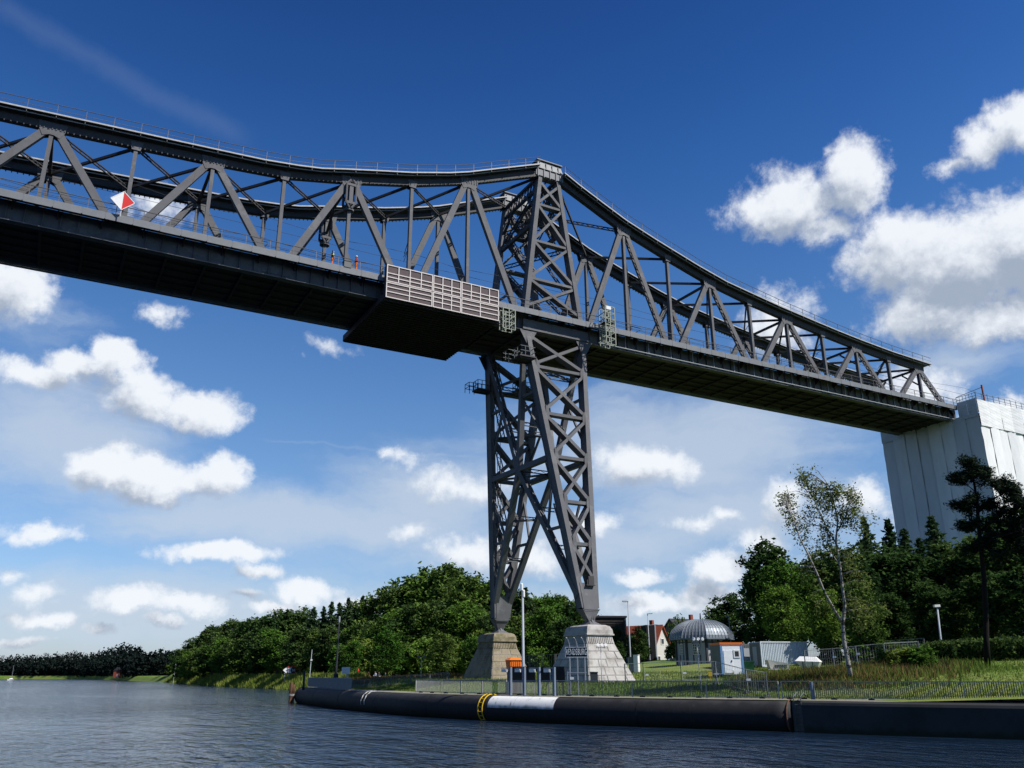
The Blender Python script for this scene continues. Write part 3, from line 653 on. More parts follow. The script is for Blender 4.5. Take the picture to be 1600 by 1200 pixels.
for sy in (0, 1):
    o_ = -1 if sy == 0 else 1
    for sx in (-1, 1):
        mb = MB(); a, b = low(sx, sy, 44.9), low(sx, sy, 10.4)
        sidebox(mb, a, b, .50, 1.15, .50, 1.05)
        for yy in (-.60, .60):      # flange strips
            mb.bar(a+Vector((0, yy, 0)), b+Vector((0, yy*.92, 0)), .60, .05, (0, 1, 0))
        mb.build('leg', 'steel', parent=tw)
        mb = MB(); a, b = upl(sx, sy, 43.4), upl(sx, sy, ZT); sidebox(mb, a, b, .52, 1.0, .46, .9)
        for yy in (-.53, .53): mb.bar(a+Vector((0, yy, 0)), b+Vector((0, yy*.9, 0)), .62, .05, (0, 1, 0), w1=.54)
        mb.build('upper_leg', 'steel', parent=tw)
    # lattice of the lower frame (both faces of the frame)
    for za, zb in zip(zs[:-1], zs[1:]):
        w_ = .33 if za > 20 else .28; i_ = Vector((.28, 0, 0))
        mb = MB(); mb.bar(low(-1, sy, za-.35)+i_, low(1, sy, zb+.4)-i_, w_, 1.02, (0, 1, 0)); mb.bar(low(-1, sy, za-.35)+i_+Vector((0, -.54, 0)), low(1, sy, zb+.4)-i_+Vector((0, -.54, 0)), w_+.06, .03, (0, 1, 0)); mb.build('cross_brace', 'steel', parent=tw)
        mb = MB(); mb.bar(low(1, sy, za-.35)-i_, low(-1, sy, zb+.4)+i_, w_-.04, .96, (0, 1, 0)); mb.bar(low(1, sy, za-.35)-i_+Vector((0, -.50, 0)), low(-1, sy, zb+.4)+i_+Vector((0, -.50, 0)), w_+.03, .03, (0, 1, 0)); mb.build('cross_brace', 'steel', parent=tw)
        if zb > 14:
            mb = MB(); mb.bar(low(-1, sy, zb)+i_, low(1, sy, zb)-i_, .30, .98, (0, 1, 0)); mb.bar(low(-1, sy, zb)+i_+Vector((0, -.52, 0)), low(1, sy, zb)-i_+Vector((0, -.52, 0)), .36, .03, (0, 1, 0)); mb.build('strut', 'steel', parent=tw)
            for sx in (-1, 1):
                q = low(sx, sy, zb); mb = MB()
                mb.prism([(q.x-sx*.22, zb+1.0), (q.x-sx*.62, zb+.55), (q.x-sx*.72, zb), (q.x-sx*.62, zb-.55), (q.x-sx*.22, zb-1.0)], q.y-.615, q.y-.58); mb.build('node_plate', 'steel', parent=tw)
    # plated foot, closing to the bearing
    mb = MB(); p = [low(-1, sy, 13.0), low(1, sy, 13.0), low(1, sy, ZB+.35), low(-1, sy, ZB+.35)]
    for yo in (-.60, .60):
        q = [v+Vector((0, yo, 0)) for v in p]; mb.hexa([q[3]+Vector((-.1, -.03, 0)), q[2]+Vector((.1, -.03, 0)), q[2]+Vector((.1, .03, 0)), q[3]+Vector((-.1, .03, 0)), q[0]+Vector((0, -.03, 0)), q[1]+Vector((0, -.03, 0)), q[1]+Vector((0, .03, 0)), q[0]+Vector((0, .03, 0))])
    b = low(-1, sy, ZB+.4); c = low(1, sy, ZB+.4); yb = (b.y+c.y)/2
    mb.hexa([(.55, yb+o_*.25-.3, 9.05), (1.15, yb+o_*.25-.3, 9.05), (1.15, yb+o_*.25+.3, 9.05), (.55, yb+o_*.25+.3, 9.05), (b.x-.27, yb-.62, ZB+.5), (c.x+.27, yb-.62, ZB+.5), (c.x+.27, yb+.62, ZB+.5), (b.x-.27, yb+.62, ZB+.5)])
    mb.box(b.x-.33, c.x+.33, yb-.67, yb+.67, ZB+.50, ZB+.58)
    mb.build('foot_plate', 'steel', parent=tw)
    mb = MB(); mb.hexa([(.1, yb+o_*.25-1.2, 8.62), (1.6, yb+o_*.25-1.2, 8.62), (1.6, yb+o_*.25+1.2, 8.62), (.1, yb+o_*.25+1.2, 8.62), (.6, yb+o_*.25-.3, 9.1), (1.1, yb+o_*.25-.3, 9.1), (1.1, yb+o_*.25+.3, 9.1), (.6, yb+o_*.25+.3, 9.1)])
    mb.tube([(.3, yb+o_*.25, 9.12), (1.4, yb+o_*.25, 9.12)], .17, 10)
    for s_ in (-.9, .9): mb.hexa([(.7, yb+o_*.25+s_-.06, 8.62), (1.0, yb+o_*.25+s_-.06, 8.62), (1.0, yb+o_*.25+s_+.06, 8.62), (.7, yb+o_*.25+s_+.06, 8.62), (.75, yb+o_*.25+s_*.4-.06, 9.2), (.95, yb+o_*.25+s_*.4-.06, 9.2), (.95, yb+o_*.25+s_*.4+.06, 9.2), (.75, yb+o_*.25+s_*.4+.06, 9.2)])
    mb.build('bearing', 'steel', parent=tw)
    # main girder over the legs at deck level and corner gussets
    mb = MB(); mb.box(XA-.5, XB+.6, (-.95 if sy == 0 else WB+.35), (-.35 if sy == 0 else WB+.95), 43.25, 44.3); mb.box(XA-.6, XB+.7, (-1.05 if sy == 0 else WB+.25), (-.25 if sy == 0 else WB+1.05), 42.95, 43.24)
    mb.build('deck_girder', 'steel', parent=tw)
    mb = MB()
    for sx in (-1, 1):
        q = low(sx, sy, 42.6)
        yy = q.y+o_*.66
        mb.prism([(q.x-1.2, 42.9), (q.x-.2, 41.1), (q.x+.2, 41.1), (q.x+1.2, 42.9)], yy-.03, yy+.03)
    mb.build('gusset', 'steel', parent=tw)
    # upper frame lattice
    zu = [46.2, 50.3, 55.7, 61.1, 64.6]
    for za, zb in zip(zu[:-1], zu[1:]):
        i_ = Vector((.26, 0, 0))
        mb = MB(); mb.bar(upl(-1, sy, zb-.3)+i_, upl(1, sy, za+.35)-i_, .31, .86, (0, 1, 0)); mb.bar(upl(-1, sy, zb-.3)+i_+Vector((0, -.45, 0)), upl(1, sy, za+.35)-i_+Vector((0, -.45, 0)), .37, .03, (0, 1, 0)); mb.build('cross_brace', 'steel', parent=tw)
        mb = MB(); mb.bar(upl(1, sy, zb-.3)-i_, upl(-1, sy, za+.35)+i_, .28, .80, (0, 1, 0)); mb.bar(upl(1, sy, zb-.3)-i_+Vector((0, -.42, 0)), upl(-1, sy, za+.35)+i_+Vector((0, -.42, 0)), .34, .03, (0, 1, 0)); mb.build('cross_brace', 'steel', parent=tw)
        if zb < 64:
            mb = MB(); mb.bar(upl(-1, sy, zb)+i_, upl(1, sy, zb)-i_, .32, .82, (0, 1, 0)); mb.build('strut', 'steel', parent=tw)
    # cap
    mb = MB(); y0 = 0 if sy == 0 else WB
    mb.box(TOPA-.8, TOPB+.8, y0-.62, y0+.62, 65.3, 66.25)
    for i in range(5): x = TOPA-.55+i*.92; mb.box(x-.06, x+.06, y0-.72, y0+.72, 65.1, 66.35)
    mb.hexa([(TOPA-.7, y0-.75, 66.36), (TOPB+.7, y0-.75, 66.36), (TOPB+.7, y0+.75, 66.36), (TOPA-.7, y0+.75, 66.36), (TOPA-.5, y0-.6, 67.5), (TOPB+.45, y0-.6, 67.35), (TOPB+.45, y0+.6, 67.35), (TOPA-.5, y0+.6, 67.5)])
    mb.box(TOPA-.7, TOPB+.6, y0-.8, y0+.8, 67.52, 67.66)
    for i in range(4): x = TOPA-.3+i*.95; mb.box(x-.05, x+.05, y0-.78, y0+.78, 66.5, 67.2)
    mb.build('cap', 'fascia', parent=tw)
# transverse bracing between near and far frames, on the left and right sides
zm = 27.1
for sx in (-1, 1):
    mid = (low(sx, 0, zm)+low(sx, 1, zm))/2
    mb = MB(); mb.bar(low(sx, 0, zm)+Vector((0, .5, 0)), low(sx, 1, zm)-Vector((0, .5, 0)), .60, .62, (1, 0, 0)); mb.build('transverse_strut', 'steel', parent=tw)
    for sy in (0, 1):
        for zz in (43.2, 11.6):
            e = low(sx, sy, zz); mb = MB(); (laced(mb, mid, e, .66, .66, (1, 0, 0), 1.5) if (sy == 0 and zz < 20 and sx < 0) or (sy == 1 and zz > 20 and sx < 0) else mb.bar(mid, e, .62, .64, (1, 0, 0))); mb.build('transverse_diagonal', 'steel', parent=tw)
        for zz, zq in ((35.3, 35.3), (19.2, 19.2)):      # secondary struts out to the legs
            e = low(sx, sy, zz); t_ = (zq-zm)/((43.2 if zq > zm else 11.6)-zm); q = mid+(low(sx, sy, 43.2 if zq > zm else 11.6)-mid)*t_
            mb = MB(); mb.bar(e, q, .3, .3, (1, 0, 0)); mb.bar(low(sx, sy, (zz+zm)/2+(2.5 if zq > zm else -2.5)*-1), q, .24, .24, (1, 0, 0)); mb.build('secondary_strut', 'steel', parent=tw)
# lattice ties between the left and right sides
for zz in (38.3, 32.4, 27.1, 21.9, 17.2):
    mb = MB()
    for sy in (0, 1):
        t_ = (zz-zm)/((43.2 if zz > zm else 11.6)-zm) if zz != zm else 0
        A_ = (low(-1, 0, zm)+low(-1, 1, zm))/2; B_ = (low(1, 0, zm)+low(1, 1, zm))/2
        e = 43.2 if zz > zm else 11.6
        qa = A_+(low(-1, sy, e)-A_)*t_; qb = B_+(low(1, sy, e)-B_)*t_
        lattice(mb, qa, qb, .4, (0, 0, 1), .9, .05)
        lattice(mb, low(-1, sy, zz), qb, .45, (0, 1, 0), .6, .05)
    mb.build('lattice_tie', 'steel', parent=tw)
mb = MB()
for sy in (0, 1):
    for za, zb in zip(zs[:-2], zs[1:-1]):
        lattice(mb, low(-1, sy, za)+Vector((0, (.9 if sy == 0 else -.9), 0)), low(-1, sy, zb)+Vector((.9, (1.6 if sy == 0 else -1.6), 0)), .5, (1, 0, 0), .6, .05)
mb.build('lattice_tie', 'steel', parent=tw)
# portal bracing of the upper tower
for sx in (-1, 1):
    for za, zb in ((46.6, 51.5), (58.6, 63.2)):
        mb = MB(); p = [upl(sx, 0, za), upl(sx, 1, zb), upl(sx, 1, za), upl(sx, 0, zb)]
        o_ = Vector((.02*sx, 0, 0))
        if za > 50:
            lattice(mb, p[0]+Vector((0, .4, 0)), p[1]-Vector((0, .4, 0)), .7, (0, 0, 1), .7); lattice(mb, p[2]+o_-Vector((0, .4, 0)), p[3]+o_+Vector((0, .4, 0)), .7, (0, 0, 1), .7)
            mb.bar(upl(sx, 0, 58.4), upl(sx, 1, 58.4), .5, .4, (1, 0, 0))
        else:
            mb.bar(p[0], p[0]+(p[3]-p[0])*.4+Vector((0, 1.6, 0)), .3, .3, (1, 0, 0)); mb.bar(p[2], p[2]+(p[1]-p[2])*.4-Vector((0, 1.6, 0)), .3, .3, (1, 0, 0))
        mb.build('portal_brace', 'steel_top', parent=tw)
    mb = MB()
    for z in (63.6, 65.5): mb.bar(upl(sx, 0, z), upl(sx, 1, z), .34, .34, (1, 0, 0))
    k = 12
    for i in range(k):
        a, b = i/k, (i+1)/k; za, zb = (63.6, 65.5) if i % 2 else (65.5, 63.6)
        mb.bar(upl(sx, 0, za)*(1-a)+upl(sx, 1, za)*a, upl(sx, 0, zb)*(1-b)+upl(sx, 1, zb)*b, .14, .14, (1, 0, 0))
        mb.bar(upl(sx, 0, zb)*(1-a)+upl(sx, 1, zb)*a, upl(sx, 0, za)*(1-b)+upl(sx, 1, za)*b, .13, .10, (1, 0, 0))
    for a in (0, 1):       # knee brackets
        s_ = 1 if a == 0 else -1
        mb.bar(upl(sx, a, 60.6), upl(sx, a, 63.5)+Vector((0, s_*2.6, 0)), .34, .3, (1, 0, 0))
    mb.build('portal_beam', 'steel_top', parent=tw)
for sy in (0, 1):
    mb = MB()
    for i, (za, zb) in enumerate(zip(zu[:-1], zu[1:])):
        s_ = 1 if sy == 0 else -1
        lattice(mb, upl(-1, sy, zb)+Vector((.2, s_*.6, 0)), upl(1, sy, za)+Vector((-.2, s_*1.5, 0)), .42, (0, 1, 0), .55, .05)
    mb.build('lattice_tie', 'steel', parent=tw)
mb = MB()
for zz in (55.7, 61.1):
    lattice(mb, upl(-1, 0, zz), upl(1, 1, zz), .5, (0, 0, 1), .6, .06); lattice(mb, upl(1, 0, zz), upl(-1, 1, zz), .5, (0, 0, 1), .6, .06)
mb.build('lattice_tie', 'steel_top', parent=tw)

mb = MB(); q = low(1, 0, 13.6); mb.box(q.x-1.5, q.x-.4, q.y-1.1, q.y-.6, 12.7, 12.8); mb.box(q.x-1.2, q.x-.5, q.y-1.05, q.y-.62, 12.8, 13.7); mb.box(q.x-1.35, q.x-1.25, q.y-1.0, q.y-.62, 12.8, 13.3)
for dx in (-1.2, -.9, -.6): mb.tube([(q.x+dx, q.y-.72, 12.7), (q.x+dx*.7-.15, q.y-1.15, 9.2)], .025, 5)
mb.build('junction_box', 'steel_top', parent=tw)
# ladder down the inside of the far leg
mb = MB(); a, b = low(-1, 1, 42)+Vector((1.0, -.6, 0)), low(-1, 1, 12)+Vector((.5, -.6, 0))
for dx in (-.22, .22): mb.tube([a+Vector((dx, 0, 0)), b+Vector((dx, 0, 0))], .04, 5)
for i in range(60):
    p = a+(b-a)*(i/60); mb.bar(p-Vector((.22, 0, 0)), p+Vector((.22, 0, 0)), .03, .03)
mb.build('ladder', 'steel', parent=tw)

br.location.y += .35; tw.location.y += .55
# inspection platforms with mesh railings
def cage_rail(mb, x0, x1, y0, y1, z0, z1, step=.6, r=.03):
    for z in (z1, (z0+z1)/2):
        mb.bar((x0, y0, z), (x1, y0, z), 2*r, 2*r); mb.bar((x0, y1, z), (x1, y1, z), 2*r, 2*r); mb.bar((x0, y0, z), (x0, y1, z), 2*r, 2*r, (0, 0, 1)); mb.bar((x1, y0, z), (x1, y1, z), 2*r, 2*r, (0, 0, 1))
    for (xa, ya, xb, yb) in ((x0, y0, x1, y0), (x0, y1, x1, y1), (x0, y0, x0, y1), (x1, y0, x1, y1)):
        k = max(1, int(math.hypot(xb-xa, yb-ya)/step))
        for i in range(k+1):
            f_ = i/k; x, y = xa+(xb-xa)*f_, ya+(yb-ya)*f_; mb.bar((x, y, z0), (x, y, z1), 2*r, 2*r)
def platform(label, x0, x1, y0, y1, z, extra=None):
    t = thing('inspection_platform', label, 'platform', ((x0+x1)/2, (y0+y1)/2, z), 'inspection platforms on the tower')
    mb = MB(); mb.box(x0-.1, x1+.1, y0-.1, y1+.1, z-.16, z); mb.bar((x0, y0+.2, z-.25), (x1, y0+.2, z-.25), .14, .1); mb.bar((x0, y1-.2, z-.25), (x1, y1-.2, z-.25), .14, .1); mb.build('floor_grating', 'steel_top', parent=t)
    mb = MB(); cage_rail(mb, x0, x1, y0, y1, z, z+1.15); 
    if extra: cage_rail(mb, *extra)
    mb.build('railing', 'rail_grey', parent=t)
platform('steel railed platform on the near tower leg just below the deck', -5.6, -3.6, -2.0, .1, 38.9, (-6.6, -5.0, -.9, .5, 38.6, 39.7))
platform('small railed steel platform outside the far tower leg', -5.2, -3.4, 9.7, 11.1, 38.3, (-6.3, -5.0, 10.0, 11.2, 37.9, 39.0))
platform('railed steel platform between the far legs under the deck', .5, 3.2, 9.4, 10.8, 39.0)

# hanging work platform left of the tower
wp = thing('work_platform', 'broad work platform hung under the bridge deck with white framed boards', 'platform', (-15.6, 4.5, 42.2))
X0, X1, YF, YK = -22.5, -8.7, -2.35, 12.0
mb = MB(); mb.box(X0, X1, YF+.12, YK-.12, 42.2, 42.5)
for i in range(24): y = YF+.4+i*.6; mb.box(X0+.02, X1-.02, y-.05, y+.05, 42.06, 42.2)
mb.build('platform_floor', 'deck_under', parent=wp)
secs = [(X0, -17.05, 4, 2), (-17.0, -13.55, 3, 3), (-13.5, X1, 4, 2)]
for yy, nm in ((YF, 'front_screen'), (YK, 'rear_screen')):
    z1 = 46.15 if yy == YF else 42.95
    for (a, b, ku, kl) in secs:
        mb = MB(); s_ = -1 if yy == YF else 1
        mb.cur = 1; mb.box(a, b, yy-.02, yy+.02, 42.25, z1-.03); mb.cur = 0
        def fr(x0, x1, z0, z1_): mb.box(x0, x1, yy+min(s_*.025, s_*.10), yy+max(s_*.025, s_*.10), z0, z1_)
        if yy == YF:
            for z in (42.3, 42.95, 43.5, 44.0): fr(a, b, z-.055, z+.055)
            for z in (44.18, 44.68, 45.15, 46.10): fr(a, b, z-.055, z+.055)
            def vr(x, z0, z1_): mb.box(x-.055, x+.055, yy-.112, yy-.026, z0, z1_)
            for i in range(ku+1): vr(a+.06+(b-a-.12)*i/ku, 44.18, 46.16)
            for i in range(kl+1): vr(a+.06+(b-a-.12)*i/kl, 42.24, 44.06)
        else:
            for z in (42.3, 42.9): fr(a, b, z-.05, z+.05)
        mb.build(nm, 'white_frame', 'board', parent=wp)
for x, s_ in ((X0, -1), (X1, 1)):
    mb = MB(); mb.box(x-.03, x+.03, YF+.05, YK-.05, 42.22, 42.92); mb.box(x-.035, x+.035, YF+.05, YF+.55, 42.92, 46.1)
    mb.build('side_screen', 'board', parent=wp)
mb = MB()
for x in (X0+.6, -17.1, -13.4, X1-.5):
    for y in (-1.95, WB+1.95): mb.bar((x, y, 42.5), (x, y, 44.35), .12, .12)
mb.build('hanger', 'steel', parent=wp)

# pale ladder cages
def ladder_cage(label, x0, x1, y0, y1, z0, z1, kz, paint='cage_paint', diag=True):
    t = thing('ladder_cage', label, 'ladder cage', ((x0+x1)/2, (y0+y1)/2, z0), 'ladder cages on the bridge')
    mb = MB(); r = .05
    for x in (x0, (x0+x1)/2, x1):
        for y in (y0, y1): mb.bar((x, y, z0), (x, y, z1), 2*r, 2*r)
    mb.build('frame_posts', paint, parent=t)
    mb = MB()
    for i in range(kz+1):
        z = z0+(z1-z0)*i/kz
        for y in (y0-.002, y1+.002): mb.bar((x0, y, z), (x1, y, z), .08, .08)
        for x in (x0-.002, x1+.002): mb.bar((x, y0, z), (x, y1, z), .07, .07, (0, 0, 1))
        if diag and i < kz:
            zz = z0+(z1-z0)*(i+1)/kz; mb.bar((x0, y0-.03, z), (x1, y0-.03, zz), .05, .04); mb.bar((x1+.03, y0, z), (x1+.03, y1, zz), .05, .04, (1, 0, 0))
    mb.build('crossbars', paint, parent=t)
    mb = MB()
    for i in range(int((z1-z0)/.3)): z = z0+.15+i*.3; mb.bar((x0+.25, y1-.25, z), (x0+.75, y1-.25, z), .035, .035)
    for x in (x0+.25, x0+.75): mb.bar((x, y1-.25, z0), (x, y1-.25, z1), .05, .05)
    mb.build('ladder', paint, parent=t)
    return t
c1 = ladder_cage('tall pale scaffold ladder cage beside the right tower leg at deck level', 5.75, 7.15, -3.3, -2.0, 41.95, 47.0, 6)
mb = MB(); mb.box(5.9, 6.6, -3.38, -3.34, 46.55, 46.98); mb.build('notice_plate', 'white', parent=c1)
mb = MB(); mb.box(5.78, 7.12, -3.28, -2.02, 44.9, 44.96); mb.build('floor_grating', 'steel_top', parent=c1)
c2 = ladder_cage('small pale ladder cage under the deck beside the work platform', -8.0, -6.4, -2.2, -1.3, 41.65, 44.2, 3, 'cage_paint')

# red and white diamond channel mark on the left span
t = thing('channel_mark', 'red and white diamond navigation mark standing on the bridge edge', 'sign', (-49.0, -1.9, 45.3))
mb = MB(); mb.cur = 0; mb.add([(-50.02, -1.98, 46.55), (-49.0, -1.98, 45.6), (-49.0, -1.98, 47.5), (-50.02, -1.93, 46.55), (-49.0, -1.93, 45.6), (-49.0, -1.93, 47.5)], [(0, 1, 2), (3, 5, 4), (0, 3, 4, 1), (1, 4, 5, 2), (2, 5, 3, 0)]); mb.build('white_half', 'white', parent=t)
mb = MB(); mb.add([(-49.0, -1.981, 45.6), (-47.98, -1.981, 46.55), (-49.0, -1.981, 47.5), (-49.0, -1.931, 45.6), (-47.98, -1.931, 46.55), (-49.0, -1.931, 47.5)], [(0, 1, 2), (3, 5, 4), (0, 3, 4, 1), (1, 4, 5, 2), (2, 5, 3, 0)]); mb.build('red_half', 'red', parent=t)
mb = MB()
for e in (((-50.05, 46.55), (-49.0, 47.54)), ((-49.0, 47.54), (-47.95, 46.55)), ((-47.95, 46.55), (-49.0, 45.56)), ((-49.0, 45.56), (-50.05, 46.55))): mb.bar((e[0][0], -1.96, e[0][1]), (e[1][0], -1.96, e[1][1]), .06, .08)
mb.build('rim', 'white', parent=t)
mb = MB(); mb.bar((-49.0, -1.9, 44.9), (-49.0, -1.9, 47.2), .1, .05); mb.bar((-49.6, -1.89, 46.3), (-48.4, -1.89, 46.3), .06, .04); mb.build('bracket', 'galvanised', parent=t)

# ------------------------------------------------------------------ quay frame
QY = np.arange(47.3, -110, -.5)
QP = np.array([(shore_x(y), y) for y in QY])
QS = np.concatenate([[0], np.cumsum(np.hypot(*(QP[1:]-QP[:-1]).T))])
def q_at(s, off=0.):
    """point at arc length s along the quay (from its far end), off metres inland"""
    x = np.interp(s, QS, QP[:, 0]); y = np.interp(s, QS, QP[:, 1])
    x0, y0 = np.interp(s-1.5, QS, QP[:, 0]), np.interp(s-1.5, QS, QP[:, 1]); x1, y1 = np.interp(s+1.5, QS, QP[:, 0]), np.interp(s+1.5, QS, QP[:, 1])
    tx, ty = x1-x0, y1-y0; l = math.hypot(tx, ty); tx /= l; ty /= l
    return Vector((x-ty*off, y+tx*off, 0)), Vector((tx, ty, 0)), Vector((-ty, tx, 0))
def col_of(x, y):
    d = Vector((x, y, 4))-CAM; return 800+1386.*(d.dot(rt)/d.dot(fw))
def s_of(u, off=0.):
    lo, hi = 0., QS[-1]-2
    for _ in range(50):
        m = (lo+hi)/2; p = q_at(m, off)[0]
        if col_of(p.x, p.y) < u: lo = m
        else: hi = m
    return (lo+hi)/2
SGAP = s_of(1238, .6)
# quay: stone coping strip and face
mb = MB(); prev = None; vs = []; n_ = 0
prof = [(1.05, -2.), (1.05, 2.02), (1.2, 2.09), (3.6, 2.11), (3.6, 1.8)]
ss = np.arange(0, QS[-1]-3, 1.0)
for s in ss:
    for o, z in prof: p = q_at(s, o)[0]; vs.append((p.x, p.y, z))
k = len(prof); fs = []
for i in range(len(ss)-1):
    for j in range(k-1): fs.append((i*k+j, i*k+j+1, (i+1)*k+j+1, (i+1)*k+j))
mb.add(vs, fs)
p0 = q_at(0, 1.05)[0]; e = [(p0.x, p0.y+.02), (-4, 49.4)]
mb.add([(e[0][0], e[0][1], -2), (e[1][0], e[1][1], -2), (e[1][0], e[1][1], 2.1), (e[0][0], e[0][1], 2.1)], [(0, 1, 2, 3)])
struct(mb.build('quay', 'quay_concrete'))
# long rubber fender
def fender(s0, s1, r, zc, name_label, ang0=0, ang1=360, rad_add=0., step=1.0, k=28):
    vs = []; ss = np.linspace(s0, s1, max(2, int((s1-s0)/step)+1))
    full = ang1-ang0 >= 360; kk = k if full else k+1
    for s in ss:
        for j in range(kk):
            a = R(ang0+(ang1-ang0)*j/k); p = q_at(s, r-(r+rad_add)*math.cos(a))[0]; vs.append((p.x, p.y, zc+(r+rad_add)*math.sin(a)))
    fs = []
    for i in range(len(ss)-1):
        for j in range(k): fs.append((i*kk+j, i*kk+(j+1) % kk, (i+1)*kk+(j+1) % kk, (i+1)*kk+j))
    if full: fs.append(tuple(range(k))[::-1]); fs.append(tuple((len(ss)-1)*k+j for j in range(k)))
    m = MB(); m.add(vs, fs); return m
FR, FZ = 1.12, .93
fd = thing('rubber_fender', 'long black tubular rubber fender with a white band along the quay', 'fender', tuple(q_at(30)[0]))
fender(s_of(459, .8), SGAP-.5, FR, FZ, '').build('tube', 'rubber', parent=fd, smooth=True)
sw0, sw1 = s_of(766, .5), s_of(867, .5)
fender(sw0, sw1, FR, FZ, '', 8, 112, .015, .5).build('white_band', 'fender_white', parent=fd, smooth=True)
mb = MB()
for s in (s_of(462, .8)+k*((SGAP-s_of(462, .8))/7) for k in range(1, 7)):
    pts = []
    for j in range(25):
        a = 2*math.pi*j/24; p = q_at(s, FR-(FR+.004)*math.cos(a))[0]; pts.append((p.x, p.y, FZ+(FR+.004)*math.sin(a)))
    mb.tube(pts, .022, 5)
mb.build('joint_seams', 'black', parent=fd)
mb = MB()
for s in (SGAP-.6, s_of(462, .8)):
    pts = [];
    for j in range(25):
        a = 2*math.pi*j/24; p = q_at(s, FR-(FR+.03)*math.cos(a))[0]; pts.append((p.x, p.y, FZ+(FR+.03)*math.sin(a)))
    mb.tube(pts, .06, 6)
mb.build('end_ring', 'wood_pile', parent=fd)
for du in (0, 5):
    mb = MB(); s = s_of(573+du, .6); pts = []
    for j in range(16):
        a = R(-10+115*j/15); p = q_at(s+.05*math.sin(j*1.7), FR-(FR+.04)*math.cos(a))[0]; pts.append((p.x, p.y, FZ+(FR+.04)*math.sin(a)))
    mb.tube(pts, .05, 6); o = mb.build('mooring_rope', 'rope'); tag(o, ('left' if du == 0 else 'right')+' of the two pale ropes looped over the black fender', 'rope', 'ropes over the fender')
# yellow ladder curved over the fender
ly = thing('fender_ladder', 'yellow steel ladder curving over the black fender beside the white band', 'ladder', tuple(q_at(s_of(755, .4))[0]))
sl_ = s_of(754, .3)
for ds in (-.28, .28):
    mb = MB(); pts = []
    for j in range(18):
        a = R(-48+170*j/17); p = q_at(sl_+ds, FR-(FR+.12)*math.cos(a))[0]; pts.append((p.x, p.y, FZ+(FR+.12)*math.sin(a)))
    mb.tube(pts, .055, 6); mb.build('stringer', 'yellow', parent=ly, smooth=True)
mb = MB()
for j in range(10):
    a = R(-45+160*j/9); q = []
    for ds in (-.28, .28): p = q_at(sl_+ds, FR-(FR+.12)*math.cos(a))[0]; q.append((p.x, p.y, FZ+(FR+.12)*math.sin(a)))
    mb.tube(q, .03, 5)
mb.build('rungs', 'yellow', parent=ly)
# right-hand dark quay wall panel with rounded top
vs = []; ss = np.linspace(SGAP+.5, QS[-1]-4, 60); pr_ = [(1.6, -1.5), (.08, -1.5), (.04, 1.78), (.10, 1.95), (.26, 2.05), (1.6, 2.06)]
for s in ss:
    for o, z in pr_: p = q_at(s, o)[0]; vs.append((p.x, p.y, z))
k = len(pr_); fs = [(i*k+j, i*k+(j+1) % k, (i+1)*k+(j+1) % k, (i+1)*k+j) for i in range(len(ss)-1) for j in range(k)]+[tuple(range(k)), tuple((len(ss)-1)*k+j for j in range(k))[::-1]]
mb = MB(); mb.add(vs, fs); o = mb.build('quay_wall', 'quay_wall'); tag(o, 'dark smooth quay wall right of the ladder recess', 'wall')
mb = MB(); s = SGAP
for ds in (-.25, .25):
    p, t_, n_ = q_at(s+ds, .75); mb.tube([(p.x, p.y, -.4), (p.x, p.y, 2.3), (p.x+n_.x*.8, p.y+n_.y*.8, 2.55), (p.x+n_.x*1.5, p.y+n_.y*1.5, 2.3)], .04, 6)
for i in range(9):
    a, b = q_at(s-.25, .75)[0], q_at(s+.25, .75)[0]; z = -.2+i*.28; mb.tube([(a.x, a.y, z), (b.x, b.y, z)], .025, 5)
o = mb.build('quay_ladder', 'rail_grey'); tag(o, 'grey steel quay ladder with bent top rails in the gap of the fender', 'ladder')
# brown timber piles off the far end of the quay
for i, (u, o_, z, lb) in enumerate([(455, .2, 2.75, 'taller outer brown timber pile at the far end of the quay'), (458.5, 1.0, 2.45, 'shorter inner brown timber pile at the far end of the quay')]):
    p = q_at(s_of(461, o_), o_-1.0)[0]; d_ = math.hypot(p.x-CAM.x, p.y-CAM.y); x, y = G(u, d_)
    t = thing('mooring_pile', lb, 'pile', (x, y, 0), 'timber piles'); mb = MB(); mb.lathe([(.24, -2), (.24, z-.3), (.2, z), (.02, z+.05)], (x, y, 0), 10); mb.build('post', 'wood_pile', parent=t)
    mb = MB(); mb.lathe([(.25, .9), (.27, .95), (.27, 1.15), (.25, 1.2)], (x, y, 0), 10); mb.build('band', 'rope', parent=t)

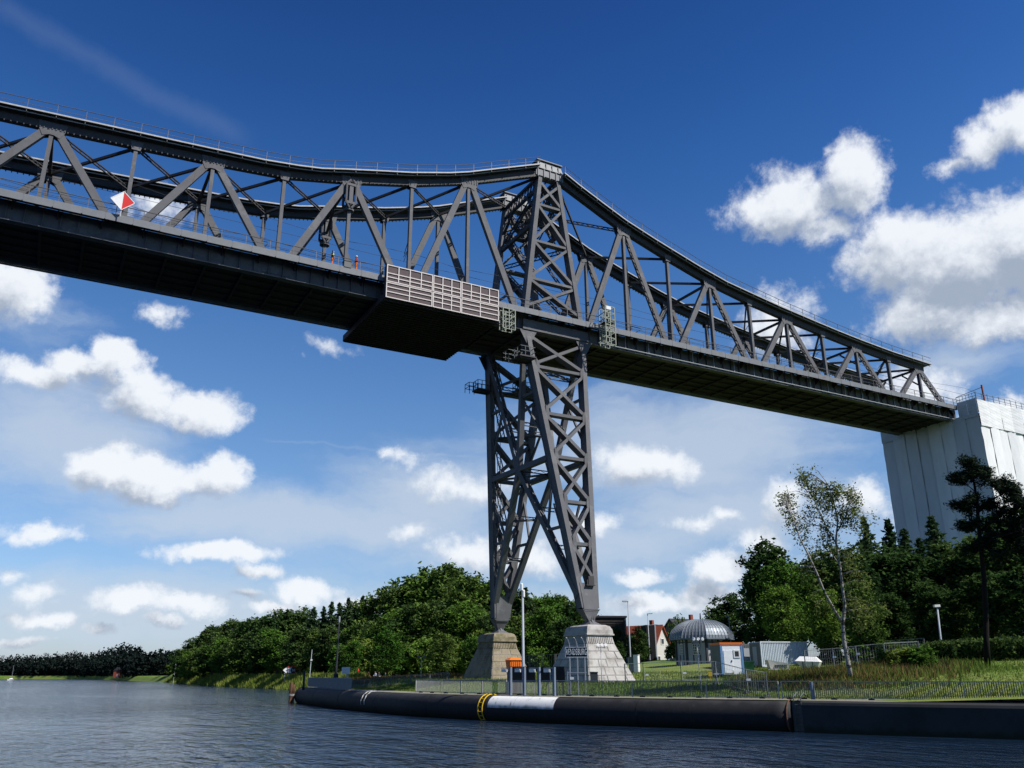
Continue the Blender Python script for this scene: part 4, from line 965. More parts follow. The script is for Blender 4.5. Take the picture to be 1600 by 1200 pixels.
# ------------------------------------------------------------------ railings along the quay
OFF = 2.3
def railing(label, u0, u1, mat_bar, mat_post, h=1.12, step=.135, postu=(), rb=.016, foot=True, zb=2.2):
    s0, s1 = s_of(u0, OFF), s_of(u1, OFF); p = q_at((s0+s1)/2, OFF)[0]
    t = thing('quay_railing', label, 'railing', (p.x, p.y, 2.1), 'railings along the quay')
    n = max(2, int((s1-s0)/1.2)); pts = [q_at(s0+(s1-s0)*i/n, OFF)[0] for i in range(n+1)]
    for nm_, z, w_, h_ in (('handrail', zb+h, .07, .055), ('lower_rail', zb+.02, .045, .04)):
        mb = MB()
        for i in range(n): mb.bar(pts[i]+Vector((0, 0, z)), pts[i+1]+Vector((0, 0, z)), h_, w_, (0, 0, 1), ext=.005)
        mb.build(nm_, mat_post, parent=t)
    mb = MB(); k = int((s1-s0)/step)
    for i in range(1, k):
        a = q_at(s0+(s1-s0)*i/k, OFF)[0]; mb.box(a.x-rb, a.x+rb, a.y-rb, a.y+rb, zb+.03, zb+h-.03)
    mb.build('bars', mat_bar, parent=t)
    for u in postu:
        a = q_at(s_of(u, OFF), OFF)[0]; mb = MB(); mb.box(a.x-.035, a.x+.035, a.y-.035, a.y+.035, 2.08, zb+h); mb.build('post', mat_post, parent=t)
    if foot:
        mb = MB(); k = max(2, int((s1-s0)/2.4))
        for i in range(k):
            a, t_, n_ = q_at(s0+(s1-s0)*(i+.5)/k, OFF); mb.bar(a-t_*.18+Vector((0, 0, 2.14)), a+t_*.18+Vector((0, 0, 2.14)), .26, .09, (0, 0, 1)); mb.bar(a+Vector((0, 0, 2.1)), a+Vector((0, 0, 2.25)), .06, .06)
        mb.build('feet', 'black', parent=t)
    return t
railing('pale bright quay railing left of the lamp posts', 649, 790, 'rail_light', 'rail_light', 1.15, .16, (649, 689, 719, 752, 790), .013)
railing('grey quay railing threaded between the four blue mooring posts', 792, 868, 'rail_light', 'post_blue', 1.12, .15, (792, 868))
railing('long dark quay railing in front of the light stone pier', 869, 1212, 'rail_grey', 'rail_mid', 1.12, .14, (869, 985, 1100, 1212), .02)
railing('short quay railing section with paired posts above the ladder', 1217, 1262, 'rail_grey', 'rail_mid', 1.12, .14, (1217, 1262), .02)
railing('long dark quay railing on the right below the grass slope', 1267, 1900, 'rail_grey', 'rail_mid', 1.12, .14, (1267, 1500, 1720), .02)
mb = MB()
p, t_, n_ = q_at(s_of(1264.5, OFF), OFF); mb.box(p.x-.11, p.x+.11, p.y-.11, p.y+.11, 2.08, 3.3); o = mb.build('railing_pillar', 'post_blue'); tag(o, 'broad blue grey post between two quay railings by the ladder', 'post')
# solid grey parapet at the far end, and thin dark fence behind
s0, s1 = s_of(470, 1.8), s_of(549, 1.8); t = thing('parapet', 'grey panelled parapet wall at the far end of the quay', 'wall', tuple(q_at((s0+s1)/2, 1.8)[0]))
for i in range(8):
    a, b = q_at(s0+(s1-s0)*i/8, 1.8)[0], q_at(s0+(s1-s0)*(i+.985)/8, 1.8)[0]
    mb = MB(); mb.bar(a+Vector((0, 0, 2.78)), b+Vector((0, 0, 2.78)), .07, 1.2, (0, 0, 1)); mb.build('panel', 'panel_grey', parent=t)
mb = MB(); a, b = q_at(s0, 1.8)[0], q_at(s1, 1.8)[0]
n = 8
for i in range(n): mb.bar(q_at(s0+(s1-s0)*i/n, 1.8)[0]+Vector((0, 0, 3.41)), q_at(s0+(s1-s0)*(i+1)/n, 1.8)[0]+Vector((0, 0, 3.41)), .12, .05, (0, 0, 1))
mb.build('coping', 'grey_pole', parent=t)
def gpt(u, d): x, y = G(u, d); return Vector((x, y, gz(x, y)))
def bar_fence(name, label, pts, h, step, m1, m2, rb=.015, zoff=.08, group=None, posts=True):
    t = thing(name, label, 'fence', tuple(pts[0]), group)
    for nm_, z in (('top_rail', h), ('lower_rail', zoff)):
        mb = MB()
        for a, b in zip(pts[:-1], pts[1:]): mb.bar(a+Vector((0, 0, z)), b+Vector((0, 0, z)), .045, .045, (0, 0, 1))
        mb.build(nm_, m1, parent=t)
    mb = MB()
    for a, b in zip(pts[:-1], pts[1:]):
        k = max(1, int((b-a).length/step))
        for i in range(k): p = a+(b-a)*(i+.5)/k; mb.box(p.x-rb, p.x+rb, p.y-rb, p.y+rb, p.z+zoff, p.z+h)
    mb.build('bars', m2, parent=t)
    if posts:
        for p in pts: mb = MB(); mb.box(p.x-.035, p.x+.035, p.y-.035, p.y+.035, p.z-.1, p.z+h+.03); mb.build('post', m1, parent=t)
    return t
ff = [gpt(550, 118), gpt(579, 112), gpt(610, 109), gpt(640, 106), gpt(670, 103), gpt(700, 100)]
bar_fence('garden_fence', 'thin dark fence across the grass left of the dark pier', ff, 1.05, .3, 'rail_grey', 'rail_grey', .02)
bar_fence('garden_fence', 'pale bar fence behind the two stone piers', [gpt(808, 128), gpt(826, 128), gpt(846, 127), gpt(866, 126), gpt(886, 126)], 2.3, .32, 'rail_grey', 'rail_grey', .025)
# ------------------------------------------------------------------ stone piers
def masonry(mb, x0, x1, y0, y1, X0, X1, Y0, Y1, z0, z1, courses, rnd):
    """tapered block courses: bottom rectangle x0..y1 at z0, top rectangle X0..Y1 at z1"""
    for c in range(courses):
        fa, fb = c/courses, (c+1)/courses
        def rect(f): return (x0+(X0-x0)*f, x1+(X1-x1)*f, y0+(Y0-y0)*f, y1+(Y1-y1)*f)
        ra, rb_ = rect(fa), rect(fb); za, zb = z0+(z1-z0)*fa, z0+(z1-z0)*fb
        for side in range(4):
            A, B = {0: ((ra[0], ra[2]), (ra[1], ra[2])), 1: ((ra[1], ra[2]), (ra[1], ra[3])), 2: ((ra[1], ra[3]), (ra[0], ra[3])), 3: ((ra[0], ra[3]), (ra[0], ra[2]))}[side]
            A2, B2 = {0: ((rb_[0], rb_[2]), (rb_[1], rb_[2])), 1: ((rb_[1], rb_[2]), (rb_[1], rb_[3])), 2: ((rb_[1], rb_[3]), (rb_[0], rb_[3])), 3: ((rb_[0], rb_[3]), (rb_[0], rb_[2]))}[side]
            L_ = math.hypot(B[0]-A[0], B[1]-A[1]); k = max(2, round(L_/1.25)); cuts = [0]+sorted((i+.5*(c % 2)*(1 if i else 0)+rnd.uniform(-.12, .12))/k for i in range(1, k) if 0 < (i+.5*(c % 2))/k < .97)+[1]
            nrm = Vector((B[1]-A[1], -(B[0]-A[0]), 0)).normalized()
            for q0, q1 in zip(cuts[:-1], cuts[1:]):
                def pt(f, top): a, b = (A2, B2) if top else (A, B); return Vector((a[0]+(b[0]-a[0])*f, a[1]+(b[1]-a[1])*f, zb if top else za))
                o = [pt(q0, 0), pt(q1, 0), pt(q1, 1), pt(q0, 1)]; g = .012; j = rnd.uniform(.02, .055); ce = sum(o, Vector())/4
                inn = []; fr_ = []
                for p in o:
                    dv = (p-ce); ln = dv.length; e_ = ce+dv*(1-g/ln*1.6); inn.append(e_-nrm*.04); fr_.append(ce+dv*(1-(g+.05)/ln*1.6)+nrm*j)
                mb.add(inn+fr_, [(4, 5, 6, 7), (0, 1, 5, 4), (1, 2, 6, 5), (2, 3, 7, 6), (3, 0, 4, 7)])
        mb2.hexa([(ra[0]+.01, ra[2]+.01, za), (ra[1]-.01, ra[2]+.01, za), (ra[1]-.01, ra[3]-.01, za), (ra[0]+.01, ra[3]-.01, za), (rb_[0]+.01, rb_[2]+.01, zb), (rb_[1]-.01, rb_[2]+.01, zb), (rb_[1]-.01, rb_[3]-.01, zb), (rb_[0]+.01, rb_[3]-.01, zb)])
rndm = random.Random(9)
PX0, PX1 = -2.65, 3.05
for lab, ya, yb, m in (('pale sunlit stone pier under the near leg of the bridge tower', -9.75, -1.35, 'granite'), ('brown stained stone pier under the far leg of the bridge tower', 10.4, 18.8, 'granite_stained')):
    t = thing('stone_pier', lab, 'pier', (.2, (ya+yb)/2, 3.0), 'stone piers of the tower')
    mb = MB(); mb2 = MB(); yc = (ya+yb)/2
    masonry(mb, PX0, PX1, ya, yb, -1.42, 1.9, ya+2.0, yb-2.0, 2.95, 6.75, 5, rndm); mb.build('blockwork', m, parent=t); mb2.build('joints', 'mortar', parent=t)
    mb = MB(); x0, x1, y0, y1 = -1.42, 1.9, ya+2.0, yb-2.0      # fluted frieze
    mb.hexa([(x0, y0, 6.76), (x1, y0, 6.76), (x1, y1, 6.76), (x0, y1, 6.76), (x0+.16, y0+.2, 7.5), (x1-.16, y0+.2, 7.5), (x1-.16, y1-.2, 7.5), (x0+.16, y1-.2, 7.5)])
    for i in range(14): x = x0+.1+(x1-x0-.2)*(i+.5)/14; mb.hexa([(x-.07, y0-.06, 6.78), (x+.07, y0-.06, 6.78), (x+.07, y0+.1, 6.78), (x-.07, y0+.1, 6.78), (x-.07, y0+.13, 7.42), (x+.07, y0+.13, 7.42), (x+.07, y0+.3, 7.42), (x-.07, y0+.3, 7.42)])
    for i in range(18): y = y0+.1+(y1-y0-.2)*(i+.5)/18; mb.hexa([(x0-.06, y-.07, 6.78), (x0+.1, y-.07, 6.78), (x0+.1, y+.07, 6.78), (x0-.06, y+.07, 6.78), (x0+.1, y-.07, 7.42), (x0+.3, y-.07, 7.42), (x0+.3, y+.07, 7.42), (x0+.1, y+.07, 7.42)])
    mb.build('frieze', m, parent=t)
    mb = MB(); x0 -= .0; x1 += .0
    prof = [(.10, 7.5), (-.02, 7.56), (-.02, 7.68), (.06, 7.72), (.10, 8.1), (.28, 8.45), (.62, 8.6)]
    vs = []
    for o_, z in prof: vs += [(x0+o_, y0+o_, z), (x1-o_, y0+o_, z), (x1-o_, y1-o_, z), (x0+o_, y1-o_, z)]
    fs = [(i*4+j, i*4+(j+1) % 4, (i+1)*4+(j+1) % 4, (i+1)*4+j) for i in range(len(prof)-1) for j in range(4)]+[(0, 3, 2, 1), tuple(len(prof)*4-4+j for j in range(4))]
    mb.add(vs, fs); mb.build('cap_stone', m, parent=t)
mb = MB(); mb.box(2.15, 2.75, -10.0, -9.78, 3.15, 3.9); 
# ------------------------------------------------------------------ things around the piers
def text_mesh(txt, size, depth, m, name, parent, mtx):
    c = bpy.data.curves.new(name, 'FONT'); c.body = txt; c.size = size; c.extrude = depth; c.align_x = 'CENTER'; c.align_y = 'CENTER'; c.offset = .0; c.space_character = 1.12
    o = bpy.data.objects.new(name, c); COL.objects.link(o)
    bpy.context.view_layer.update(); dg = bpy.context.evaluated_depsgraph_get(); me = bpy.data.meshes.new_from_object(o.evaluated_get(dg)); bpy.data.objects.remove(o)
    me.transform(mtx); me.materials.clear(); me.materials.append(MATS[m]); me.name = name
    o = bpy.data.objects.new(name, me); COL.objects.link(o); setpar(o, parent); return o
def facing(p, yaw_off=0.):
    """matrix: local x to the viewer's right, local y up, local z towards the canal side"""
    d = Vector((CAM.x-p.x, CAM.y-p.y, 0)).normalized(); d = Matrix.Rotation(yaw_off, 3, 'Z') @ d; r_ = Vector((0, 0, 1)).cross(d)
    m = Matrix.Identity(4)
    for i in range(3): m[i][0] = r_[i]; m[i][1] = (0, 0, 1)[i]; m[i][2] = d[i]; m[i][3] = p[i]
    return m
def lbox(mb, m, x0, x1, y0, y1, z0, z1):
    s = len(mb.v); mb.box(x0, x1, y0, y1, z0, z1); mb.xform(m, s); return mb
# town sign
p = gpt(900, 77); t = thing('town_sign', 'dark blue town sign lettered RENDSBURG on three grey posts with lamps', 'sign', tuple(p)); m = facing(p, R(-8))
zt = ZD(1019.5, 77)-p.z
mb = MB(); lbox(mb, m, -.98, .98, zt-.42, zt+.42, -.03, .03); mb.build('panel', 'sign_blue', parent=t)
mb = MB()
for a in ((-.98, .98, zt+.39, zt+.43), (-.98, .98, zt-.43, zt-.39), (-.99, -.95, zt-.43, zt+.43), (.95, .99, zt-.43, zt+.43)): lbox(mb, m, *a, -.035, .045)
mb.build('rim', 'sign_letters', parent=t)
text_mesh('RENDSBURG', .60, .012, 'sign_letters', 'lettering', t, m @ Matrix.Translation((0, zt, .05)) @ Matrix.Diagonal((.50, 1.25, 1, 1)))
for x in (-.6, .07, .72):
    mb = MB(); lbox(mb, m, x-.045, x+.045, 0, zt-.43, -.045, .045); lbox(mb, m, x-.03, x+.03, zt-.4, zt+.45, -.09, -.031); mb.build('post', 'grey_pole', parent=t)
    mb = MB(); s = len(mb.v); mb.tube([(x, zt+.4, -.06), (x-.03, zt+.75, -.02), (x-.12, zt+1.05, .14), (x-.2, zt+1.2, .35)], .025, 6); mb.xform(m, s); s = len(mb.v); mb.tube([(x-.2, zt+1.2, .35), (x-.24, zt+1.14, .5)], [.05, .09], 8); mb.xform(m, s); mb.build('lamp_arm', 'grey_pole', parent=t)
mb = MB(); lbox(mb, m, -.85, .85, zt-1.72, zt-1.66, -.04, .04); lbox(mb, m, -.85, -.79, 0, zt-1.6, -.04, .04); mb.build('cross_rail', 'grey_pole', parent=t)
mb = MB(); lbox(mb, m, -.62, -.28, zt-2.25, zt-2.05, .05, .07); mb.build('plate', 'white', parent=t)
# mooring posts, black boards and lights
mb = None
for i, (u, ub) in enumerate([(796, 784), (817.5, 807), (840.5, 829), (864, 853.5)]):
    s = s_of(u, 1.75); p, t_, n_ = q_at(s, 1.75); nm = ['leftmost', 'second from left', 'third', 'rightmost'][i]
    t = thing('mooring_post', nm+' of four blue grey quay posts with white strip lights', 'post', (p.x, p.y, 2.1), 'mooring posts on the quay')
    mm = Matrix.Identity(4); ax = -t_
    for k_ in range(3): mm[k_][0] = t_[k_]; mm[k_][1] = n_[k_]; mm[k_][3] = p[k_]
    h = ZD(1042.5, math.hypot(p.x-CAM.x, p.y-CAM.y), u)
    mb = MB(); lbox(mb, mm, -.11, .11, -.11, .11, 1.6, h); mb.build('column', 'post_blue', parent=t)
    mb = MB(); lbox(mb, mm, -1.15, -.1, -.04, .04, h-.12, h-.04); mb.build('arm', 'grey_pole', parent=t)
    mb = MB(); lbox(mb, mm, -1.05, -.45, -.12, .06, h-.42, h-.16); mb.build('strip_light', 'lamp_white', parent=t)
    pb, tb, nb = q_at(s-.62, 3.1); mb = MB(); mm2 = Matrix.Identity(4)
    for k_ in range(3): mm2[k_][0] = tb[k_]; mm2[k_][1] = nb[k_]; mm2[k_][3] = pb[k_]
    lbox(mb, mm2, -.72, .70, -.06, .06, h-1.25, h+.06)
    bt = thing('screen_board', 'black screen board behind the '+['leftmost', 'second', 'third', 'rightmost'][i]+' mooring post', 'board', (pb.x, pb.y, 2.1), 'black screen boards'); mb.build('board', 'black', parent=bt)
    mb = MB(); lbox(mb, mm2, -.6, -.52, -.04, .04, 2.1, h-1.24); lbox(mb, mm2, .5, .58, -.04, .04, 2.1, h-1.24); mb.build('legs', 'rail_grey', parent=bt)
# lamp builders
def pole(name, label, cat, u, d, vtop, r0, r1, m, group=None, head=None, lean=0., ground=None):
    p = gpt(u, d)
    if ground is not None: p.z = ground
    zt = ZD(vtop, d, u); t = thing(name, label, cat, tuple(p), group)
    dx = rt*lean; mb = MB(); mb.tube([p-Vector((0, 0, .2)), p+Vector((0, 0, .4)), Vector((p.x, p.y, zt))+dx], [r0*1.25, r0, r1], 10); mb.build('pole', m, parent=t, smooth=True)
    return t, Vector((p.x, p.y, zt))+dx
G_L = 'street lamps around the bridge'
t, q = pole('light_mast', 'tall slim grey mast with a white top between the two stone piers', 'mast', 816, 81, 921, .16, .09, 'grey_pole')
mb = MB(); 
for dx in (-.07, .07): mb.lathe([(.10, 0), (.13, .05), (.13, .6), (.06, .7)], (q.x+rt.x*dx*1.2, q.y+rt.y*dx*1.2, q.z+(.05 if dx < 0 else -.55)), 10)
mb.build('lamp_head', 'lamp_white', parent=t)
def head_at(t, q, L_, w_, name='lamp_head', m='grey_pole', side=-1, glass=True):
    a = q+rt*side*L_; mb = MB(); mb.bar(q+rt*side*-.05+Vector((0, 0, .02)), a+Vector((0, 0, .08)), .12, w_, rt.cross(Vector((0, 0, 1)))); mb.build(name, m, parent=t)
t, q = pole('street_lamp', 'pale grey street lamp rising behind the light stone pier', 'lamp', 984.5, 118, 938, .11, .06, 'grey_pole', G_L); head_at(t, q, .75, .32)
mb = MB(); mb.bar(q+rt*-.75+Vector((0, 0, .0)), q-rt*.25+Vector((0, 0, -.05)), .1, .3, fw); mb.build('lens', 'lamp_white', parent=t)
t, q = pole('street_lamp', 'grey street lamp with two arms in front of the red roofed house', 'lamp', 1015, 160, 958, .12, .06, 'grey_pole', G_L); head_at(t, q, .9, .35, side=1)
q2 = q-Vector((0, 0, 2.0)); mb = MB(); mb.tube([q2, q2+rt*1.2+Vector((0, 0, .15)), q2+rt*1.7+Vector((0, 0, .1))], [.04, .04, .09], 6); mb.build('arm', 'grey_pole', parent=t)
t, q = pole('street_lamp', 'grey wooden lamp post with a white head before the dark trees', 'lamp', 1475, 92, 946, .10, .08, 'grey_pole', G_L, lean=.25)
mb = MB(); a = q-rt*.05; mb.bar(a-rt*.25+Vector((0, 0, .05)), a+rt*.28+Vector((0, 0, .08)), .22, .36, fw); mb.build('lamp_head', 'lamp_white', parent=t)
t, q = pole('street_lamp', 'thin grey lamp post beside the zinc domed pavilion', 'lamp', 1144.5, 130, 962, .07, .05, 'grey_pole', G_L); head_at(t, q, .4, .25)
t, q = pole('street_lamp', 'grey lamp post with twin floodlights on the lawn left of the dark pier', 'lamp', 656.5, 125, 1026, .06, .05, 'grey_pole', G_L)
for s_ in (-1, 1): mb = MB(); c = q+rt*s_*.42; mb.bar(q+Vector((0, 0, -.12)), c+Vector((0, 0, -.12)), .05, .05); mb.bar(c-rt*.2, c+rt*.2, .3, .22, fw); mb.build('lamp_head', 'rail_grey', parent=t)
t, q = pole('mast_pole', 'dark slim mast with a pale tip above the parapet', 'mast', 523.5, 130, 972, .19, .08, 'dark_pole'); mb = MB(); mb.lathe([(.1, 0), (.14, .1), (.14, .8), (.05, .9)], tuple(q), 8); mb.build('tip', 'grey_pole', parent=t)
mb = MB(); b = gpt(523.5, 130); mb.lathe([(.36, 0), (.36, 1.6), (.2, 1.7)], tuple(b), 10); mb.build('base', 'dark_pole', parent=t)
t, q = pole('thin_post', 'pale thin post with a small white box behind the parapet', 'post', 482, 150, 1015, .07, .04, 'grey_pole', lean=.15); mb = MB(); c = q-Vector((0, 0, 1.65)); mb.bar(c-rt*.13, c+rt*.13, .28, .2, fw); mb.build('box', 'white', parent=t)
t, q = pole('thin_post', 'pale lone post by the mown knoll on the far bank', 'post', 270.5, 430, 1033, .14, .10, 'grey_pole', lean=.3)
t, q = pole('thin_post', 'stout dark post standing behind the parapet by the arrow sign', 'post', 474, 126, 1048, .16, .16, 'dark_pole')
# floodlight poles
for lab, u, d, v, ln in (('slim floodlight pole with three lamps before the light stone pier', 938.5, 79, 1012, 0.), ('slim leaning floodlight pole with three lamps before the pavilion', 1092, 74, 1003, -.32)):
    t, q = pole('floodlight_pole', lab, 'floodlight', u, d, v, .045, .035, 'grey_pole', 'floodlight poles', lean=ln*.25)
    mb = MB(); mb.bar(q-rt*.42, q+rt*.42, .05, .05, fw); mb.build('crossbar', 'grey_pole', parent=t)
    for x in (-.34, .02, .36):
        mb = MB(); c = q+rt*x+Vector((0, 0, .2)); mb.tube([c-fw*.02+rt*.05, c-fw*.22+rt*.08+Vector((0, 0, .04))], [.09, .14], 10); mb.bar(c-Vector((0, 0, .2)), c, .04, .04); mb.build('lamp', 'lamp_white', parent=t)
# orange grit bin on a stand
p = gpt(801, 83); m = facing(p, R(26)); t = thing('grit_bin', 'bright orange lidded grit bin in front of the dark stone pier', 'bin', tuple(p))
zb = ZD(1043.5, 83)-p.z-.25; zl = ZD(1031.6, 83)-p.z; zr = ZD(1028.2, 83)-p.z
mb = MB(); s = len(mb.v); mb.hexa([(-.52, zb, -.4), (.52, zb, -.4), (.52, zb, .4), (-.52, zb, .4), (-.62, zl, -.5), (.62, zl, -.5), (.62, zl, .5), (-.62, zl, .5)])
for i in range(5): x = -.42+i*.21; mb.hexa([(x-.03, zb+.05, .40), (x+.03, zb+.05, .40), (x+.03, zb+.05, .46), (x-.03, zb+.05, .46), (x-.035, zl-.08, .48), (x+.035, zl-.08, .48), (x+.035, zl-.08, .53), (x-.035, zl-.08, .53)])
mb.xform(m, s); mb.build('body', 'orange', parent=t)
mb = MB(); s = 0; mb.hexa([(-.72, zl, -.6), (.72, zl, -.6), (.72, zl, .6), (-.72, zl, .6), (-.40, zr+.02, -.28), (.40, zr+.02, -.28), (.40, zr+.02, .28), (-.40, zr+.02, .28)]); mb.xform(m, s); mb.build('lid', 'orange', parent=t)
mb = MB(); lbox(mb, m, -.5, .5, -.1, zb-.01, -.38, .38); mb.build('stand', 'black', parent=t)
# white cabinets by the street lamp
p = gpt(994, 104); m = facing(p, R(-20)); t = thing('utility_cabinet', 'white upright utility cabinet beside the street lamp', 'cabinet', tuple(p)); h = ZD(1025, 104)-p.z
mb = MB(); lbox(mb, m, -.28, .28, 0, h, -.3, .3); lbox(mb, m, -.33, .33, h, h+.06, -.35, .35); mb.build('body', 'white', parent=t); mb = MB(); lbox(mb, m, -.24, .24, .1, h-.1, .301, .33); mb.build('door', 'white', parent=t)
mb = MB(); lbox(mb, m, -.9, -.32, 0, h*.92, -.3, .2); o = mb.build('dark_cabinet', 'cabin_green'); tag(o, 'dark green low cabinet left of the white cabinet', 'cabinet')
# temporary mesh fences
def site_fence(label, cols, h, plates, group='site fences on the slope'):
    pts = [gpt(u, d) for u, d in cols]; t = thing('site_fence', label, 'fence', tuple(pts[0]), group)
    for a, b in zip(pts[:-1], pts[1:]):
        mb = MB(); A = Vector((0, 0, .15)); B = Vector((0, 0, h)); e = (b-a).normalized()*.05
        mb.tube([a+e+A, a+e+B, b-e+B, b-e+A, a+e+A], .028, 5)
        for z in (.5, .8, 1.1, 1.4, 1.7):
            if z < h: mb.bar(a+e+Vector((0, 0, z)), b-e+Vector((0, 0, z)), .008, .008, (0, 0, 1))
        k = int((b-a).length/.22)
        for i in range(1, k): p = a+(b-a)*i/k; mb.box(p.x-.004, p.x+.004, p.y-.004, p.y+.004, p.z+.15, p.z+h)
        mb.build('mesh_panel', 'galvanised', parent=t)
    for p in pts: mb = MB(); mb.tube([p, p+Vector((0, 0, h+.05))], .05, 6); mb.box(p.x-.3, p.x+.3, p.y-.12, p.y+.12, p.z-.02, p.z+.12); mb.build('post', 'rail_grey', parent=t)
    for u, d, z in plates:
        p = gpt(u, d); m = facing(p); mb = MB(); lbox(mb, m, -.16, .16, z-.08, z+.08, .04, .06); mb.build('plate', 'white', parent=t)
    return t
site_fence('low steel mesh fence crossing the lawn right of the light stone pier', [(975, 84), (1004, 83), (1063, 80), (1117, 76), (1164, 72.5), (1195, 71)], 1.75, [(1009, 82.5, .7), (1068, 79.5, .75), (1118, 75.8, .8), (1167, 72.2, 1.05)])
site_fence('steel mesh fence climbing the slope behind the birch', [(1258, 86), (1303, 84), (1340, 83), (1385, 83), (1440, 84)], 1.9, [(1305, 83.8, 1.2), (1343, 82.8, 1.25), (1388, 82.8, 1.3)])
site_fence('far steel mesh fence between the shipping container and the hedge', [(1258, 104), (1294, 102), (1335, 101), (1380, 100), (1425, 99), (1450, 98)], 2.0, [])

# ------------------------------------------------------------------ buildings and site things on the right
def local(mb, m, fn):
    s = len(mb.v); fn(mb); mb.xform(m, s)
def placed(u, d, yaw_off=0., z=None):
    p = gpt(u, d)
    if z is not None: p.z = z
    return p, facing(p, yaw_off)
# zinc domed pavilion
p, m = placed(1099, 116, R(-14)); p.z = 4.55; m[2][3] = 4.55
t = thing('pavilion', 'octagonal grey pavilion with a ribbed zinc dome roof', 'pavilion', tuple(p))
K8 = 8; RW, RE, ZW, ZD1 = 3.3, 4.1, 3.35, 5.8
def octp(r, z, k, off=.5): a = 2*math.pi*(k+off)/K8; return Vector((r*math.sin(a), z, r*math.cos(a)))
mb = MB(); s = 0
for k in range(K8): mb.add([octp(RW, -.5, k), octp(RW, -.5, k+1), octp(RW, ZW, k+1), octp(RW, ZW, k)], [(0, 1, 2, 3)])
mb.xform(m); mb.build('wall', 'grey_wall', parent=t)
mb = MB()
for k in range(K8):
    a = octp(RW+.03, -.5, k); b = octp(RW+.03, ZW, k); mb.bar(a, b, .26, .26)
    mb.bar(octp(RW+.02, ZW-.35, k), octp(RW+.02, ZW-.35, k+1), .14, .10, (0, 1, 0)); mb.bar(octp(RW+.02, .1, k), octp(RW+.02, .1, k+1), .14, .10, (0, 1, 0))
    for f_ in (.33, .67): q0 = octp(RW+.02, 0, k)*(1-f_)+octp(RW+.02, 0, k+1)*f_; mb.bar(q0, q0+Vector((0, ZW, 0)), .10, .10)
mb.xform(m); mb.build('timber_frame', 'dark_trim', parent=t)
for k in (6, 7, 0):
    A, B = octp(RW+.03, 0, k), octp(RW+.03, 0, k+1); e = (B-A).normalized(); c = (A+B)/2; n_ = Vector((c.x, 0, c.z)).normalized()
    mb = MB(); mb.add([c-e*.42+n_*.03+Vector((0, 1.55, 0)), c+e*.42+n_*.03+Vector((0, 1.55, 0)), c+e*.42+n_*.03+Vector((0, 2.75, 0)), c-e*.42+n_*.03+Vector((0, 2.75, 0))], [(0, 1, 2, 3)]); mb.xform(m); w = mb.build('window', 'glass', parent=t)
    mb = MB()
    for i in range(5): q = c-e*.44+e*(.22*i)+n_*.05; mb.bar(q+Vector((0, 1.5, 0)), q+Vector((0, 2.8, 0)), .045, .04)
    for i in range(5): z = 1.53+i*.31; mb.bar(c-e*.46+n_*.05+Vector((0, z, 0)), c+e*.46+n_*.05+Vector((0, z, 0)), .045, .04)
    mb.xform(m); mb.build('glazing_bars', 'white', parent=w)
def dome(f): return RE*math.cos(f*math.pi/2)**.85+.02, ZW+.12+(ZD1-ZW)*math.sin(f*math.pi/2)**1.05
mb = MB(); J = 9
for k in range(K8):
    for j in range(J):
        (r0, z0), (r1, z1) = dome(j/J), dome((j+1)/J); mb.add([octp(r0, z0, k), octp(r0, z0, k+1), octp(r1, z1, k+1), octp(r1, z1, k)], [(0, 1, 2, 3)])
    mb.bar(octp(RE, ZW+.06, k), octp(RE, ZW+.06, k+1), .16, .16, (0, 1, 0))
mb.xform(m); mb.build('dome_roof', 'zinc', parent=t)
mb = MB()
for k in range(K8):
    for q in range(7):
        f_ = q/7
        for j in range(J-1):
            (r0, z0), (r1, z1) = dome(j/J), dome((j+1)/J)
            mb.bar(octp(r0+.03, z0, k)*(1-f_)+octp(r0+.03, z0, k+1)*f_, octp(r1+.03, z1, k)*(1-f_)+octp(r1+.03, z1, k+1)*f_, .05, .07, (0, 1, 0))
mb.xform(m); mb.build('roof_seams', 'zinc_seam', parent=t)
mb = MB(); mb.tube([(0, ZD1, 0), (0, ZD1+.9, 0)], [.12, .06], 8); mb.xform(m); mb.build('finial', 'dark_trim', parent=t)
# white site cabin with a red roof edge
p, m = placed(1128, 84, R(14)); m[2][3] = p.z = 3.88
t = thing('site_cabin', 'white site cabin with orange red roof edge and green side', 'cabin', tuple(p))
h = 2.52
mb = MB(); mb.cur = 0; lbox(mb, m, -.05, 1.95, -.1, h, -4.0, 0); mb.build('body', 'cabin_white', parent=t)
mb = MB(); lbox(mb, m, -.09, -.052, 0, h-.02, -3.95, -.14); mb.build('side_wall', 'cabin_green', parent=t)
mb = MB()
for a in ((-.12, 2.02, h+.002, h+.2, -.08, .06), (-.12, 2.02, h+.002, h+.2, -4.06, -3.92), (-.13, .03, h+.003, h+.2, -4.0, -.08), (1.9, 2.03, h+.003, h+.2, -4.0, -.08)): lbox(mb, m, *a)
mb.build('roof_edge', 'orange', parent=t)
mb = MB(); lbox(mb, m, -.09, .1, -.08, h-.002, -.12, .035); lbox(mb, m, 1.82, 2.0, -.08, h-.002, -.12, .035); mb.build('corner_posts', 'cabin_blue', parent=t)
mb = MB(); lbox(mb, m, .2, .98, .02, 2.0, .003, .04); d_ = mb.build('door', 'cabin_white', parent=t); mb = MB(); lbox(mb, m, .86, .93, 1.0, 1.14, .041, .09); mb.build('handle', 'black', parent=d_)
mb = MB(); lbox(mb, m, 1.12, 1.72, 1.35, 2.05, .003, .05); w = mb.build('window', 'white', parent=t); mb = MB(); lbox(mb, m, 1.24, 1.6, 1.47, 1.93, .051, .06); mb.build('pane', 'glass', parent=w)
